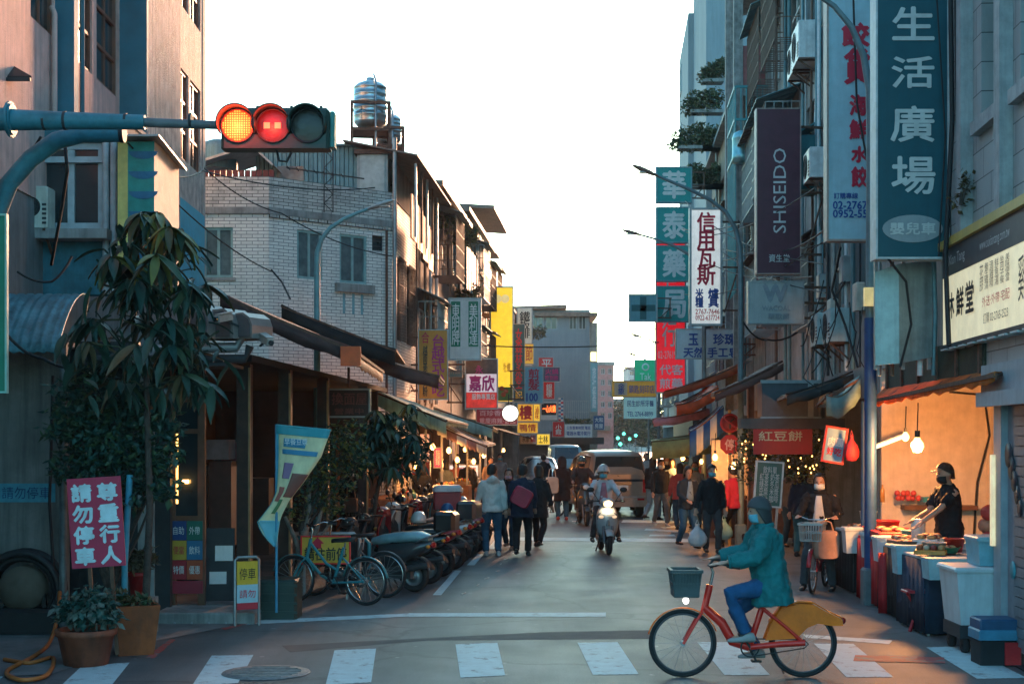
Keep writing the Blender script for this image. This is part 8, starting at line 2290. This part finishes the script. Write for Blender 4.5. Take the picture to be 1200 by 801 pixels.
hb_=plastic_bag('red goods bag hanging beside the blue stall post',W(998,540,20.2),.8,M('hang_red',(.45,.03,.04),.5,var=.3,bump=.4));hb_.scale=(.55,.55,1)
ri=thing('lit_shop_interior','warm lit shop counter behind the hedge and menu board','stall',(lx(830,30),30.0,0))
MB().box(0,2.2,0,.6,.14,.95).build('counter',WOOD,ri);MB().box(.2,1.2,.9,.96,1.0,2.2).build('back_panel',M('stall_cream',(.6,.5,.36),.7),ri)
for k in range(10):MB().ell((.15+k*.2,.25,1.0),.08,.1,.06,8,6).build('bun',M('bun_tan',(.5,.33,.15),.6),ri)
bulb('warm bulb by the red octagon sign',W(860,545,28),.06,14,.5)
bulb('bright bulb under the blue striped awning',W(838,535,30),.06,16,.5)
bulb('bulb under the olive awning on the right',W(800,536,38),.06,18,.4)
bulb('dim bulb deep under the orange awning',W(822,540,36),.05,12,.4)
for i,(px,py,d,w_)in enumerate(((507,523,31,12),(526,527,33,14),(536,538,35,14),(555,540,37,12),(567,533,40,12),(545,526,42,12),(590,527,52,12),(487,545,30,6))):
 bulb(['first bare bulb over the left market from the near end','second bare bulb over the left market','low bright bulb over the left fruit stall','bare bulb above the white and red counter sign','bare bulb near the end of the pale teal awning','bare bulb high under the second teal awning','far bulb by the dark low awning','low bulb behind the leaning umbrella tree leaves'][i],W(px,py,d),.06,w_,.35)
def stall(label,px,d,w,seed,cols):
 rnd_=random.Random(seed)
 t=thing('market_stall',label,'market stall',(lx(px,d),d,.14),RZ_L)
 MB().bbox(0,w,-.1,.9,0,.8,.02).build('counter',M('stall_wood_%d'%seed,(.2,.1,.06),.7,var=.4),t)
 for k in range(int(w/.3)):
  c=cols[k%len(cols)]
  cr=MB().bbox(.03+k*.3,.29+k*.3,-.06,.4,.803,.9,.01).build('goods_crate',M('crate_tone_%d'%(k%2),((.3,.2,.12),(.1,.2,.22))[k%2],.7),t)
  for j in range(6):
   MB().ell((.09+k*.3+(j%3)*.07,.02+(j//3)*.16,.93),.045,.05,.045,7,5).build('produce',M('produce_%s'%str(c),c,.5),cr)
 MB().box(0,w,1.5,1.56,0,2.2).build('back_board',M('stall_back_%d'%seed,(.3,.12,.05),.7,var=.5,scale=2),t)
 for x in(.05,w-.05):MB().bar((x,-.05,0),(x,-.05,2.3),.05).build('post',STEEL,t)
 return t
CC=[(.5,.1,.04),(.55,.32,.04),(.12,.25,.06),(.45,.04,.05),(.5,.42,.3)]
stall('first produce stall behind the parked scooters',478,30.5,2.6,1,CC);stall('second produce stall under the teal awning',515,34,3.2,2,CC[2:]+CC[:2]);stall('third produce stall toward the far awnings',545,39,4,3,CC[1:]+CC[:1]);stall('last produce stall on the left by the parked cars',575,47,4,4,CC)
for i,(px,py,d)in enumerate(((724,513,120),(731,508,125),(738,514,130),(745,510,128),(727,520,110))):
 t=thing('far_signal',['leftmost far green signal light','upper far green signal light','middle far green signal light','rightmost far green signal light','lowest far green signal light'][i],'traffic light',W(px,py,d),0,'far green signals')
 MB().lathe([(.001,-.03),(.13,-.02),(.14,.0)],n=14,axis='y').build('lens',M('green_lens',(.1,1,.7),.4,emit=.8,ecol=(.1,1,.65),bump=0),t);MB().bbox(-.2,.2,.0,.15,-.2,.2,.02).build('housing',DARK,t);MB().bar((0,.1,-.2),(0,.1,-W(px,py,d).z),.06).build('post',GPOLE,t)
hz=MB().box(-150,150,-8,330,-1,34).build('haze',M('haze_air',(.8,.85,.88)))
struct(hz,'stuff')
hm=hz.data.materials[0];hn=hm.node_tree.nodes;hn.clear()
ho_=hn.new('ShaderNodeOutputMaterial');hv=hn.new('ShaderNodeVolumePrincipled')
hv.inputs['Color'].default_value=(.82,.88,.9,1);hv.inputs['Density'].default_value=.0005;hv.inputs['Anisotropy'].default_value=.2
hm.node_tree.links.new(hv.outputs[0],ho_.inputs['Volume'])
finish_texts()
